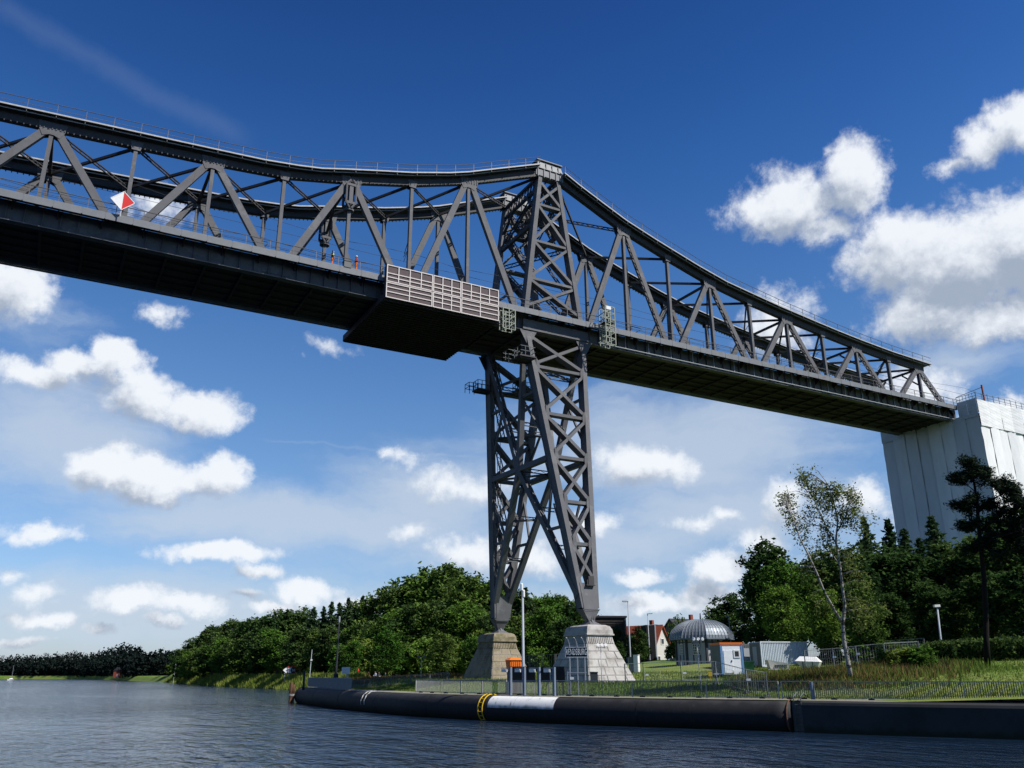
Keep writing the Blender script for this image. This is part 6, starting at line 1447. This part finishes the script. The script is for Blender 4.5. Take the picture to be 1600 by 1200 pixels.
# ------------------------------------------------------------------ trees
def leaf_quads(C, S, rng, flat=.5, aspect=.6):
    """one kite-shaped leaf spray per centre in C (n,3), sized S (n,)"""
    n = len(C)
    nrm = rng.normal(size=(n, 3)); nrm[:, 2] = np.abs(nrm[:, 2])*1.0+flat; nrm /= np.linalg.norm(nrm, axis=1, keepdims=True)
    a = rng.normal(size=(n, 3)); a -= nrm*np.sum(a*nrm, 1, keepdims=True); a /= np.linalg.norm(a, axis=1, keepdims=True); b = np.cross(nrm, a)
    s = S[:, None]; V = np.empty((n, 4, 3)); w = aspect
    V[:, 0] = C-a*s*.6; V[:, 1] = C+b*s*w*.5+a*s*.05; V[:, 2] = C+a*s*.6; V[:, 3] = C-b*s*w*.5+a*s*.05-nrm*s*.12
    return V
def broad(seed, H, RX, zlo, nb=16, npb=26, nl=17, ls=.5, m='leaf_broad', top=1.0):
    """broadleaf crown: boughs spread through the volume, each with twig clumps of leaves; returns (crown mesh, wood mesh)"""
    rng = np.random.default_rng(seed); mb = MB()
    zc = (H+zlo)/2; rz = (H-zlo)/2
    Bc = []
    for i in range(nb):
        ph = i*2.399+rng.uniform(-.5, .5); f = (i+.5)/nb; z = zlo+(H-zlo)*(.12+.82*f)
        prof = math.sqrt(max(.05, 1-((z-zc+.08*rz)/rz)**2)); r = RX*prof*rng.uniform(.35, .72); Bc.append((r*math.cos(ph), r*math.sin(ph), z, RX*rng.uniform(.34, .50)*(.75+.35*prof)))
    C = []; val = []; S = []
    for (x, y, z, br_) in Bc:
        bv = rng.uniform(-.18, .18)
        for k in range(npb):
            d = rng.normal(size=3); d /= np.linalg.norm(d); d[2] = d[2]*.75+.12; c = np.array((x, y, z))+d*br_*rng.uniform(.55, 1.12)
            cv = rng.uniform(-.2, .2); sp = rng.uniform(.30, .62)*br_*.5
            for q in range(nl): C.append(c+rng.normal(size=3)*sp*np.array((1, 1, .7))); val.append(.5+bv+cv+rng.uniform(-.22, .22)); S.append(ls*rng.uniform(.6, 1.4))
    C = np.array(C); me = quads('crown', leaf_quads(C, np.array(S), rng), np.array(val), m)
    tz = zlo+.35*(H-zlo); r0 = H*.017+.06
    mb.tube([(0, 0, -.4), (0, 0, .25), (.05, .03, zlo*.6), (0, .1, tz), (.1, 0, H*.8)], [r0*1.5, r0*1.05, r0*.9, r0*.6, r0*.15], 8)
    for (x, y, z, br_) in Bc:
        zb = max(zlo*.75, z-RX*.8); mb.tube([(0, 0, min(zb, H*.7)), (x*.5, y*.5, zb+(z-zb)*.65), (x, y, z)], [r0*.45, r0*.28, r0*.08], 5)
    return me, mb.mesh('trunk', 'bark', smooth=True)
def spruce(seed, H, RB, m='leaf_spruce', dens=1.0, ls=.42):
    rng = np.random.default_rng(seed); mb = MB(); C = []; D_ = []; S = []; val = []
    z = H*.06
    while z < H*.985:
        f = z/H; r = RB*(1-f)**.95*rng.uniform(.7, 1.2)+.10; k = max(4, int(10*(1-f)+4))
        for i in range(k):
            ph = rng.uniform(0, 6.283); L_ = r*rng.uniform(.7, 1.1); dx, dy = math.cos(ph), math.sin(ph); bv = rng.uniform(-.2, .2); n = max(3, int(L_/.28*dens))
            for j in range(n):
                t_ = (j+.6)/n; zz = z-L_*(.30*t_-.16*t_*t_)*1.0+rng.normal()*.06
                for s_ in (-1, 0, 1):
                    sd = s_*L_*.20*(1.05-t_)
                    C.append((dx*L_*t_-dy*sd, dy*L_*t_+dx*sd, zz-abs(s_)*.08)); S.append(ls*rng.uniform(.7, 1.35)); val.append(.42+bv+rng.uniform(-.25, .25)+.2*t_)
        z += max(.28, H*.03*(1-f*.5))
    C = np.array(C); me = quads('crown', leaf_quads(C, np.array(S), rng, .35, .5), np.array(val), m)
    mb.tube([(0, 0, -.4), (0, 0, H*.5), (0, 0, H)], [H*.016+.05, H*.010, .02], 7)
    return me, mb.mesh('trunk', 'bark', smooth=True)
PROTO = {}
for i in range(5): PROTO['broad', i] = broad(100+i, 18, [5.2, 6.0, 4.6, 5.6, 4.9][i], [2.2, 3, 2.4, 1.8, 3.2][i], nb=17, npb=24, nl=16, ls=.62, m=['leaf_broad', 'leaf_mid', 'leaf_dark', 'leaf_mid', 'leaf_broad'][i])
for i in range(3): PROTO['dark', i] = broad(140+i, 18, [4.6, 5.2, 4.2][i], [1.2, 2.2, 1.6][i], nb=16, npb=24, nl=16, ls=.6, m='leaf_dark')
for i in range(3): PROTO['spruce', i] = spruce(200+i, 17, [6.2, 5.2, 6.6][i], ls=.55)
for i in range(3): PROTO['shrub', i] = broad(300+i, 5, [2.6, 2.2, 3.0][i], .25, nb=11, npb=18, nl=14, ls=.38, m=['leaf_shrub', 'leaf_mid', 'leaf_shrub'][i])
rt_ = random.Random(77)
PH = {'broad': 18, 'dark': 18, 'spruce': 17, 'shrub': 5}
NAME = {'broad': 'broadleaf_tree', 'dark': 'broadleaf_tree', 'spruce': 'spruce_tree', 'shrub': 'shrub'}
def plant(kind, var, x, y, h, label, cat, group=None, wide=1., z=None):
    cr, tk = PROTO[kind, var]; z = gz(x, y) if z is None else z
    t = thing(NAME[kind], label, cat, (x, y, z-.1), group); s = h/PH[kind]; t.scale = (s*wide, s*wide, s); t.rotation_euler = (0, 0, rt_.uniform(0, 6.28))
    for nm, me in (('crown', cr), ('trunk', tk)): o = bpy.data.objects.new(nm, me); COL.objects.link(o); o.parent = t
    return t
def hfor(u, v, d):
    x, y = G(u, d); return ZD(v, d, u)-gz(x, y)
# wood on the left bank: skyline first, then the lower trees in front of it
SKY_U = [262, 280, 300, 330, 370, 420, 460, 500, 540, 580, 620, 660, 700, 740, 770, 800, 840, 880, 915]
SKY_V = [1024, 1010, 992, 978, 966, 957, 954, 949, 941, 926, 908, 886, 884, 902, 915, 922, 926, 932, 945]
SKY_D = [500, 480, 455, 420, 370, 325, 300, 280, 262, 245, 232, 222, 216, 214, 214, 214, 214, 212, 212]
u = 272.; i = 0
def section(u): return 'at its far left end' if u < 350 else 'behind the arrow sign' if u < 470 else 'above the notice board' if u < 600 else 'left of the dark pier' if u < 740 else 'behind the bridge tower'
while u < 925:
    d = float(np.interp(u, SKY_U, SKY_D))*rt_.uniform(.98, 1.06); v = float(np.interp(u, SKY_U, SKY_V))+rt_.uniform(-5, 7); x, y = G(u, d)
    con = (480 < u < 590 and i % 3 != 1) or i % 9 == 4
    k = 'spruce' if con else ('broad' if u > 590 else 'dark'); var = (i*2+1) % 3 if k != 'broad' else (i*3) % 5
    kn = 'dark pointed spruce' if con else ('tall leafy green tree' if k == 'broad' else 'dark rounded tree')
    plant(k, var, x, y, max(6, hfor(u, v-(8 if con else 0), d)), f'{kn} on the skyline of the wood {section(u)}', 'tree', f'skyline trees {section(u)} ({kn})', rt_.uniform(.95, 1.25) if k != 'spruce' else 1.1)
    u += (9 if u < 400 else 13 if u < 560 else 19)*rt_.uniform(.85, 1.2); i += 1
u = 278.; i = 0
while u < 900:
    d = float(np.interp(u, SKY_U, SKY_D))*rt_.uniform(.86, .92); vb = 1046.; v = float(np.interp(u, SKY_U, SKY_V)); vt = v+(vb-v)*rt_.uniform(.28, .45); x, y = G(u, d)
    k = 'dark' if i % 3 == 0 else 'broad'; var = i % 3 if k == 'dark' else (i*2+1) % 5
    kn = 'dark bushy tree' if k == 'dark' else 'mid green bushy tree'
    plant(k, var, x, y, max(5, hfor(u, vt, d)), f'{kn} in the middle of the wood {section(u)}', 'tree', f'wood edge trees {section(u)} ({kn})', rt_.uniform(1.1, 1.4))
    u += (13 if u < 420 else 21)*rt_.uniform(.8, 1.2); i += 1
u = 292.; i = 0
while u < 760:
    d = float(np.interp(u, SKY_U, SKY_D))*(rt_.uniform(.74, .82) if u > 490 else rt_.uniform(.87, .92)); vb = 1048.; v = float(np.interp(u, SKY_U, SKY_V)); vt = max(v+(vb-v)*rt_.uniform(.55, .74), 1000 if u < 700 else 985); x, y = G(u, d)
    if x < shore_x(y)+7: x = shore_x(y)+7+rt_.uniform(0, 4)
    if 428 < u < 474: u += 12; continue
    plant('shrub' if i % 2 else 'broad', (i//2) % 3 if i % 2 else i % 5, x, y, max(3.5, hfor(u, vt, d)), f'low {"pale" if i % 2 else "fresh"} green bush along the wood foot {section(u)}', 'bush', f'bushes at the foot of the wood {section(u)} ({"pale" if i % 2 else "fresh"})', rt_.uniform(1., 1.25))
    u += (17 if u < 420 else 24)*rt_.uniform(.8, 1.2); i += 1
u = 276.; i = 0
while u < 930:
    d = float(np.interp(u, SKY_U, SKY_D))*1.1; x, y = G(u, d)
    plant('shrub', i % 3, x, y, 6.5, f'dense low tree deep inside the wood {section(u)}', 'tree', f'trees deep inside the wood {section(u)}', 1.9)
    u += 11 if u < 450 else 22; i += 1
for u, d, v, k, var, w_, lb in ((603, 158, 985, 'broad', 1, 1.15, 'bright green bushy tree on the lawn edge above the seated people'), (548, 185, 1000, 'broad', 3, 1.0, 'fresh green slender tree directly behind the white notice board'), (690, 150, 990, 'broad', 0, 1.2, 'broad green bush tree just left of the dark stone pier'),
                                (745, 140, 1010, 'shrub', 0, 1.1, 'yellow green shrub close beside the dark stone pier'), (835, 150, 1012, 'shrub', 1, 1.2, 'yellow green shrub between the two stone piers'), (880, 170, 965, 'dark', 1, 1.2, 'dark tree between the two stone piers at right'), (850, 176, 945, 'broad', 3, 1.0, 'slim pale green tree between the two tower legs'),
                                (1000, 132, 978, 'dark', 0, 1.1, 'dark leafy tree right of the light stone pier'), (968, 128, 1000, 'dark', 2, 1.0, 'dark bushy tree directly behind the light stone pier'), (1005, 145, 1000, 'dark', 1, 1.3, 'low dark bush behind the white cabinet'), (962, 140, 981, 'dark', 1, 1.2, 'dark tree directly below the slatted building'), (985, 138, 990, 'broad', 2, 1.1, 'dark green tree between the slatted building and the street lamp'),
                                (1064, 165, 970, 'shrub', 2, .42, 'sparse pale bush left of the pavilion dome'), (1046, 150, 1022, 'shrub', 1, .8, 'small shrub before the houses')):
    x, y = G(u, d); plant(k, var, x, y, max(2.5, hfor(u, v, d)), lb, 'tree' if k != 'shrub' else 'bush', None, w_)
# right-hand grove
GR = [('broad', 2, 1140, 165, 928, 1.25, 'dense round dark tree right of the pavilion dome'), ('broad', 0, 1120, 170, 950, 1.1, 'smaller round tree close behind the pavilion dome'),
      ('dark', 0, 1200, 128, 838, 1.05, 'tall loose tree at the left edge of the grove behind the container'), ('broad', 3, 1232, 118, 868, 1.0, 'mid green tree directly above the shipping container'), ('dark', 2, 1185, 140, 880, 1.1, 'dark leafy tree above the white cabin'), ('broad', 1, 1222, 112, 915, .95, 'bright green low tree behind the shipping container'),
      ('spruce', 0, 1362, 132, 792, .9, 'spruce with a thin pointed top just right of the birch'), ('spruce', 1, 1400, 140, 796, 1.1, 'left spruce of the pair in front of the wrapped pier'), ('spruce', 2, 1425, 136, 812, 1.1, 'spruce below the middle of the wrapped pier'), ('spruce', 0, 1470, 138, 790, 1.15, 'pointed spruce before the wrapped pier, left of the pine'), ('spruce', 1, 1448, 126, 828, 1.2, 'broad low spruce between two pointed ones'),
      ('dark', 1, 1300, 128, 850, 1.1, 'dark broad tree behind the birch trunk'), ('dark', 0, 1340, 120, 848, 1.15, 'dark tree right of the birch trunk'), ('broad', 2, 1362, 108, 880, .9, 'olive green tree with hanging boughs beside the birch'), ('dark', 2, 1275, 138, 872, 1.2, 'dark tree between the container and the birch'),
      ('dark', 0, 1395, 115, 850, 1.25, 'dark leafy tree behind the wooden lamp post'), ('dark', 1, 1435, 112, 860, 1.3, 'dark leafy tree left of the wooden lamp post'), ('dark', 2, 1490, 115, 842, 1.3, 'dark leafy tree directly behind the pine stem'), ('dark', 0, 1530, 118, 835, 1.3, 'dark tree right behind the pine stem'), ('dark', 1, 1575, 112, 800, 1.3, 'dark tree at the right edge below the pine boughs'), ('dark', 2, 1625, 112, 780, 1.3, 'dark tree cut by the right edge of the photo'),
      ('broad', 0, 1347, 98, 905, .9, 'fresh green tree with low boughs close behind the birch at right'), ('broad', 3, 1288, 102, 915, .9, 'fresh green tree close behind the birch at left'),
      ('dark', 1, 1250, 150, 880, 1.2, 'dark tree deep in the grove above the container'), ('dark', 2, 1330, 150, 870, 1.3, 'dark tree deep in the grove behind the birch'), ('dark', 0, 1460, 100, 905, 1.2, 'low dark tree just right of the wooden lamp'), ('dark', 1, 1545, 100, 890, 1.3, 'low dark tree behind the foot of the pine'), ('dark', 2, 1600, 98, 880, 1.2, 'low dark tree at the right edge behind the hedge'), ('dark', 0, 1690, 110, 800, 1.3, 'dark tree beyond the right edge of the grove'),
      ('dark', 0, 1400, 104, 925, 1.2, 'low dark tree above the fence panels'), ('dark', 1, 1350, 106, 930, 1.2, 'low dark tree behind the mesh fence'), ('dark', 2, 1290, 110, 940, 1.1, 'low dark tree behind the white closed skip'), ('dark', 0, 1500, 105, 930, 1.2, 'low dark tree between the lamp and the pine stem')]
for k, var, u, d, v, w_, lb in GR:
    x, y = G(787+(u-787)*(1+(1046-v)*.55/4260), d); plant(k, var, x, y, max(3, hfor(u, v, d)), lb, 'tree', None, w_)
# hedge and mound bushes
HG = [(1440, 92, 1008, 1.2), (1465, 92, 1002, 1.2), (1492, 91, 1000, 1.25), (1520, 91, 998, 1.3), (1550, 90, 996, 1.3), (1582, 89, 994, 1.3), (1615, 89, 994, 1.3), (1650, 88, 994, 1.3), (1690, 88, 994, 1.3)]
t = thing('hedge', 'long dark hedge along the foot of the grove at right', 'hedge', (*G(1540, 90), 4))
for k_ in (0,):
    rng = np.random.default_rng(12); C = []; val = []; S = []
    for u, d, v, w_ in HG:
        x, y = G(u, d); z0 = gz(x, y); h = ZD(v, d, u)-z0
        for q in range(1500):
            a, b, c = rng.uniform(-1, 1), rng.uniform(-1, 1), rng.uniform(0, 1)
            C.append((x+a*1.5, y+b*1.3, z0+h*(c**.7)*(1-.18*b*b-.12*rng.uniform())+rng.normal()*.08)); val.append(rng.uniform(.1, .8)); S.append(rng.uniform(.18, .42))
    o = bpy.data.objects.new('foliage', quads('foliage', leaf_quads(np.array(C), np.array(S), rng), np.array(val), 'leaf_dark')); COL.objects.link(o); setpar(o, t)
for i, (u, d, v, w_, lb) in enumerate([(1415, 77, 1014, 1.3, 'grassy overgrown mound bush right of the mesh fence'), (1440, 76, 1010, 1.2, 'taller overgrown bush on the earth mound'), (1385, 80, 1024, .9, 'small weedy bush at the left foot of the mound'), (1300, 100, 1004, 1.1, 'green bramble bush behind the mesh fence at left'), (1345, 97, 1002, 1.2, 'green bramble bush behind the middle of the mesh fence'), (1395, 96, 1002, 1.2, 'green bramble bush behind the right of the mesh fence')]):
    x, y = G(u, d); plant('shrub', i % 3, x, y, max(1.4, hfor(u, v, d)), lb, 'bush', None, w_*1.3)

# the birch on the slope: a forked white trunk with hanging sprays
def limb_tree(name, label, d, barkm, leafm, stems, clumps, nleaf, ls, droop, seed, flat=.3, aspect=.5, zsp=.9, RS=.66, dn=1.):
    rng = np.random.default_rng(seed); b0 = stems[0][0]; x, y = G(b0[0], d); t = thing(name, label, 'tree', (x, y, gz(x, y)))
    mb = MB(); nodes = []
    for pts in stems:
        q = []; rr = []
        for (u, v, r, dz) in pts: p = P3(u, v, d+dz); q.append(p); rr.append(r)
        mb.tube(q, [x_*RS for x_ in rr], 8)
        for a, b in zip(q[:-1], q[1:]):
            for k in range(4): nodes.append(a.lerp(b, k/4))
        nodes.append(q[-1])
    C = []; S = []; val = []
    for (u, v, ru, rv, n) in clumps:
        rm = ru*d/1456
        for k in range(int(n*dn)):
            uu, vv = u+rng.normal()*ru*.5, v+rng.normal()*rv*.5; p = P3(uu, vv, d+rng.normal()*rm*.55)
            near = min(nodes[3:], key=lambda a: (a-p).length+max(0, a.z-p.z)*.8)
            mid = near.lerp(p, .55)+Vector((0, 0, .12*(near-p).length)); mb.tube([near, mid, p], [.035, .022, .01], 4, cap=False)
            bv = rng.uniform(-.2, .2); m_ = nleaf
            for q in range(m_):
                f_ = rng.uniform(.45, 1.1); c = np.array(mid.lerp(p, f_))+rng.normal(size=3)*np.array((.28, .28, .22))*zsp
                c[2] -= droop*rng.uniform(0, 1)**1.5; C.append(c); S.append(ls*rng.uniform(.6, 1.4)); val.append(.5+bv+rng.uniform(-.3, .3))
    mb.build('trunk', barkm, parent=t, smooth=True)
    o = bpy.data.objects.new('crown', quads('crown', leaf_quads(np.array(C), np.array(S), rng, flat, aspect), np.array(val), leafm)); COL.objects.link(o); setpar(o, t)
    return t
limb_tree('birch_tree', 'tall sparse birch with a forked pale trunk on the grass slope', 73, 'birch_bark', 'leaf_birch',
    [[(1331, 1066, .30, 0), (1325, 1035, .26, 0), (1319, 1003, .24, 0), (1317, 975, .23, 0), (1320, 945, .18, 0), (1316, 915, .16, 0), (1312, 880, .14, .2), (1306, 845, .12, .3), (1309, 815, .09, .5), (1303, 785, .06, .5), (1296, 760, .03, .3)],
     [(1317, 975, .20, 0), (1303, 952, .16, -.4), (1288, 925, .13, -.8), (1276, 895, .12, -1.2), (1262, 865, .10, -1.5), (1250, 842, .08, -1.8), (1241, 815, .06, -2), (1232, 795, .03, -2.2)],
     [(1307, 850, .10, .3), (1292, 825, .08, 1), (1280, 798, .06, 1.6), (1268, 775, .045, 2), (1258, 752, .02, 2.2)],
     [(1309, 830, .08, .5), (1322, 805, .06, 0), (1330, 780, .03, -.6)], [(1313, 885, .08, 0), (1300, 865, .05, 1.2), (1290, 850, .03, 2)], [(1318, 955, .09, 0), (1340, 952, .05, 1), (1352, 948, .03, 2)]],
    [(1256, 742, 11, 11, 10), (1268, 765, 13, 14, 10), (1285, 780, 16, 16, 12), (1303, 766, 14, 12, 10), (1325, 770, 18, 12, 12), (1332, 790, 12, 18, 8), (1312, 800, 18, 18, 12), (1226, 778, 14, 10, 9), (1236, 800, 13, 14, 8), (1250, 825, 14, 16, 7), (1262, 800, 12, 14, 6), (1288, 815, 14, 18, 8), (1345, 815, 12, 14, 5), (1298, 845, 18, 16, 7), (1270, 862, 14, 16, 5), (1336, 935, 26, 20, 9), (1285, 930, 16, 20, 5), (1330, 870, 14, 20, 6), (1345, 895, 14, 18, 5), (1352, 962, 18, 18, 5), (1255, 890, 12, 16, 4)],
    42, .19, .95, 3, dn=1.15)
t = limb_tree('pine_tree', 'big dark pine with flat spreading boughs at the right edge of the slope', 80, 'pine_bark', 'leaf_pine',
    [[(1543, 1041, .42, 0), (1541, 1000, .36, 0), (1540, 950, .33, 0), (1537, 900, .30, 0), (1533, 860, .27, 0), (1529, 820, .24, 0), (1527, 785, .20, 0), (1522, 755, .14, 0), (1517, 728, .05, 0)],
     [(1530, 800, .12, 0), (1550, 780, .10, -.5), (1575, 768, .07, -1)], [(1532, 830, .14, 0), (1565, 800, .10, .6), (1600, 792, .07, 1.2), (1640, 790, .04, 1.5)], [(1530, 790, .09, 0), (1512, 786, .06, .5), (1495, 790, .03, 1)], [(1526, 770, .08, 0), (1508, 755, .05, -.6), (1492, 748, .03, -1)],
     [(1534, 850, .12, 0), (1560, 838, .09, -1), (1595, 830, .06, -1.6)], [(1533, 838, .09, 0), (1518, 826, .06, .8), (1505, 822, .03, 1.2)], [(1536, 880, .11, 0), (1570, 868, .08, .8), (1610, 860, .05, 1.4)]],
    [(1517, 722, 15, 9, 9), (1528, 738, 17, 9, 9), (1505, 745, 15, 7, 7), (1492, 750, 9, 5, 5), (1545, 745, 15, 9, 8), (1560, 756, 18, 9, 9), (1578, 765, 17, 8, 9), (1590, 780, 18, 9, 9), (1612, 788, 20, 10, 9), (1640, 790, 18, 12, 7), (1500, 788, 16, 7, 7), (1520, 782, 15, 8, 7), (1512, 800, 10, 5, 4), (1505, 822, 14, 6, 6), (1522, 818, 12, 6, 5), (1545, 790, 16, 8, 7), (1570, 800, 18, 8, 7), (1555, 815, 12, 6, 4), (1585, 815, 18, 8, 7), (1600, 832, 18, 9, 8), (1565, 835, 18, 8, 8), (1590, 850, 20, 9, 8), (1560, 865, 18, 9, 7), (1610, 862, 20, 9, 7), (1535, 850, 14, 9, 6), (1515, 860, 12, 8, 4)],
    105, .27, -.05, 8, .9, .30, .85, RS=.62, dn=1.35)

# far woodland across the bend of the canal: one dark mass nobody could count
rng = np.random.default_rng(31); C = []; S = []; val = []
FU = [-90, 0, 40, 90, 150, 180, 205, 225, 250, 262, 275, 290]; FV = [1024, 1026, 1023, 1021, 1018, 1006, 1006, 1019, 1012, 1018, 1017, 1020]
for u in np.arange(-90, 292, 2.2):
    d0 = 600
    while d0 < 1200 and G(u, d0)[0] < shore_x(G(u, d0)[1])+4: d0 += 10
    for d in (d0+8, d0+60):
        x, y = G(u, d); vt = np.interp(u, FU, FV)+rng.normal()*2.5; h = ZD(vt, d, u)*(.75 if d == d0+8 else 1); r = rng.uniform(3.5, 6.5); bv = rng.uniform(-.25, .25)
        if abs(u-180) < 6 and d == d0+8: continue
        for q in range(150):
            a = rng.normal(size=3); a /= np.linalg.norm(a); f_ = rng.uniform(.5, 1); zz = h*.5+a[2]*h*.5*f_
            C.append((x+a[0]*r*f_, y+a[1]*r*f_, max(.3, zz))); S.append(rng.uniform(1.0, 2.2)); val.append(.5+bv+rng.uniform(-.3, .3))
o = bpy.data.objects.new('far_woodland', quads('far_woodland', leaf_quads(np.array(C), np.array(S), rng, .2, .8), np.array(val), 'leaf_far')); COL.objects.link(o); stuff(o, 'distant dark wood across the bend of the canal at far left', 'wood')

# grasses
def blades(name, label, gen, n, h0, h1, m, seed, wid=.03):
    rng = np.random.default_rng(seed); P_ = []
    while len(P_) < n:
        q = gen(rng)
        if q is not None: P_.append((*q, gz(*q)))
    P_ = np.array(P_); h = rng.uniform(h0, h1, n)*rng.uniform(.6, 1.2, n); a = rng.uniform(0, 6.283, n); ln = rng.normal(size=(n, 2))*.28
    V = np.empty((n, 3, 3)); w = wid*rng.uniform(.7, 1.5, n)*(1+h)
    V[:, 0] = P_-np.stack([np.cos(a)*w, np.sin(a)*w, np.full(n, .05)], 1); V[:, 1] = P_+np.stack([np.cos(a)*w, np.sin(a)*w, np.full(n, -.05)], 1); V[:, 2] = P_+np.stack([ln[:, 0]*h, ln[:, 1]*h, h], 1)
    nz = np.sin(P_[:, 0]*.35+1.3*np.sin(P_[:, 1]*.21))*np.sin(P_[:, 1]*.3+.7)
    val = .45+.25*nz+rng.uniform(-.3, .3, n)
    o = bpy.data.objects.new(name, quads(name, V, val, m)); COL.objects.link(o); stuff(o, label, 'grass'); return o
def near_strip(rng):
    y = rng.uniform(-62, 30); off = 3.4+rng.uniform(0, 1)**1.6*26; x = shore_x(y)+off
    if -2.9 < x < 3.2 and (-10 < y < -1 or 10 < y < 19.2): return None
    return x, y
blades('meadow_grass', 'long green and yellow grass on the slope behind the quay railing', near_strip, 90000, .08, .26, 'blade_grass', 5, .026)
def weed(rng):
    u = rng.triangular(1130, 1270, 1520); d = rng.normal(77, 3.2)
    x, y = G(u, d); return (x, y) if x > shore_x(y)+6 else None
blades('weeds', 'tall reddish brown weeds along the mesh fences on the slope', weed, 9000, .3, .8, 'blade_weeds', 6, .03)
def weed2(rng):
    u = rng.triangular(1120, 1250, 1560); d = rng.normal(78, 4); x, y = G(u, d); return (x, y) if x > shore_x(y)+6 else None
blades('tall_grass', 'tall green grass in front of the site fences', weed2, 14000, .3, .7, 'blade_grass', 16, .035)
def reeds(rng):
    y = 49+rng.uniform(0, 1)**1.7*330; x = shore_x(y)+rng.uniform(.3, 7.5); return (x, y)
blades('reeds', 'reeds and tall grass along the left canal bank', reeds, 30000, .5, 1.5, 'blade_grass', 7, .08)
def lawn(rng):
    u = rng.uniform(470, 770); d = rng.uniform(120, 175); x, y = G(u, d)
    return (x, y) if x > shore_x(y)+6 and not (-3.2 < x < 3.4 and 9.5 < y < 19.5) else None
blades('lawn_grass', 'dry yellow grass on the lawn below the wood', lawn, 26000, .2, .6, 'blade_weeds', 8, .05)
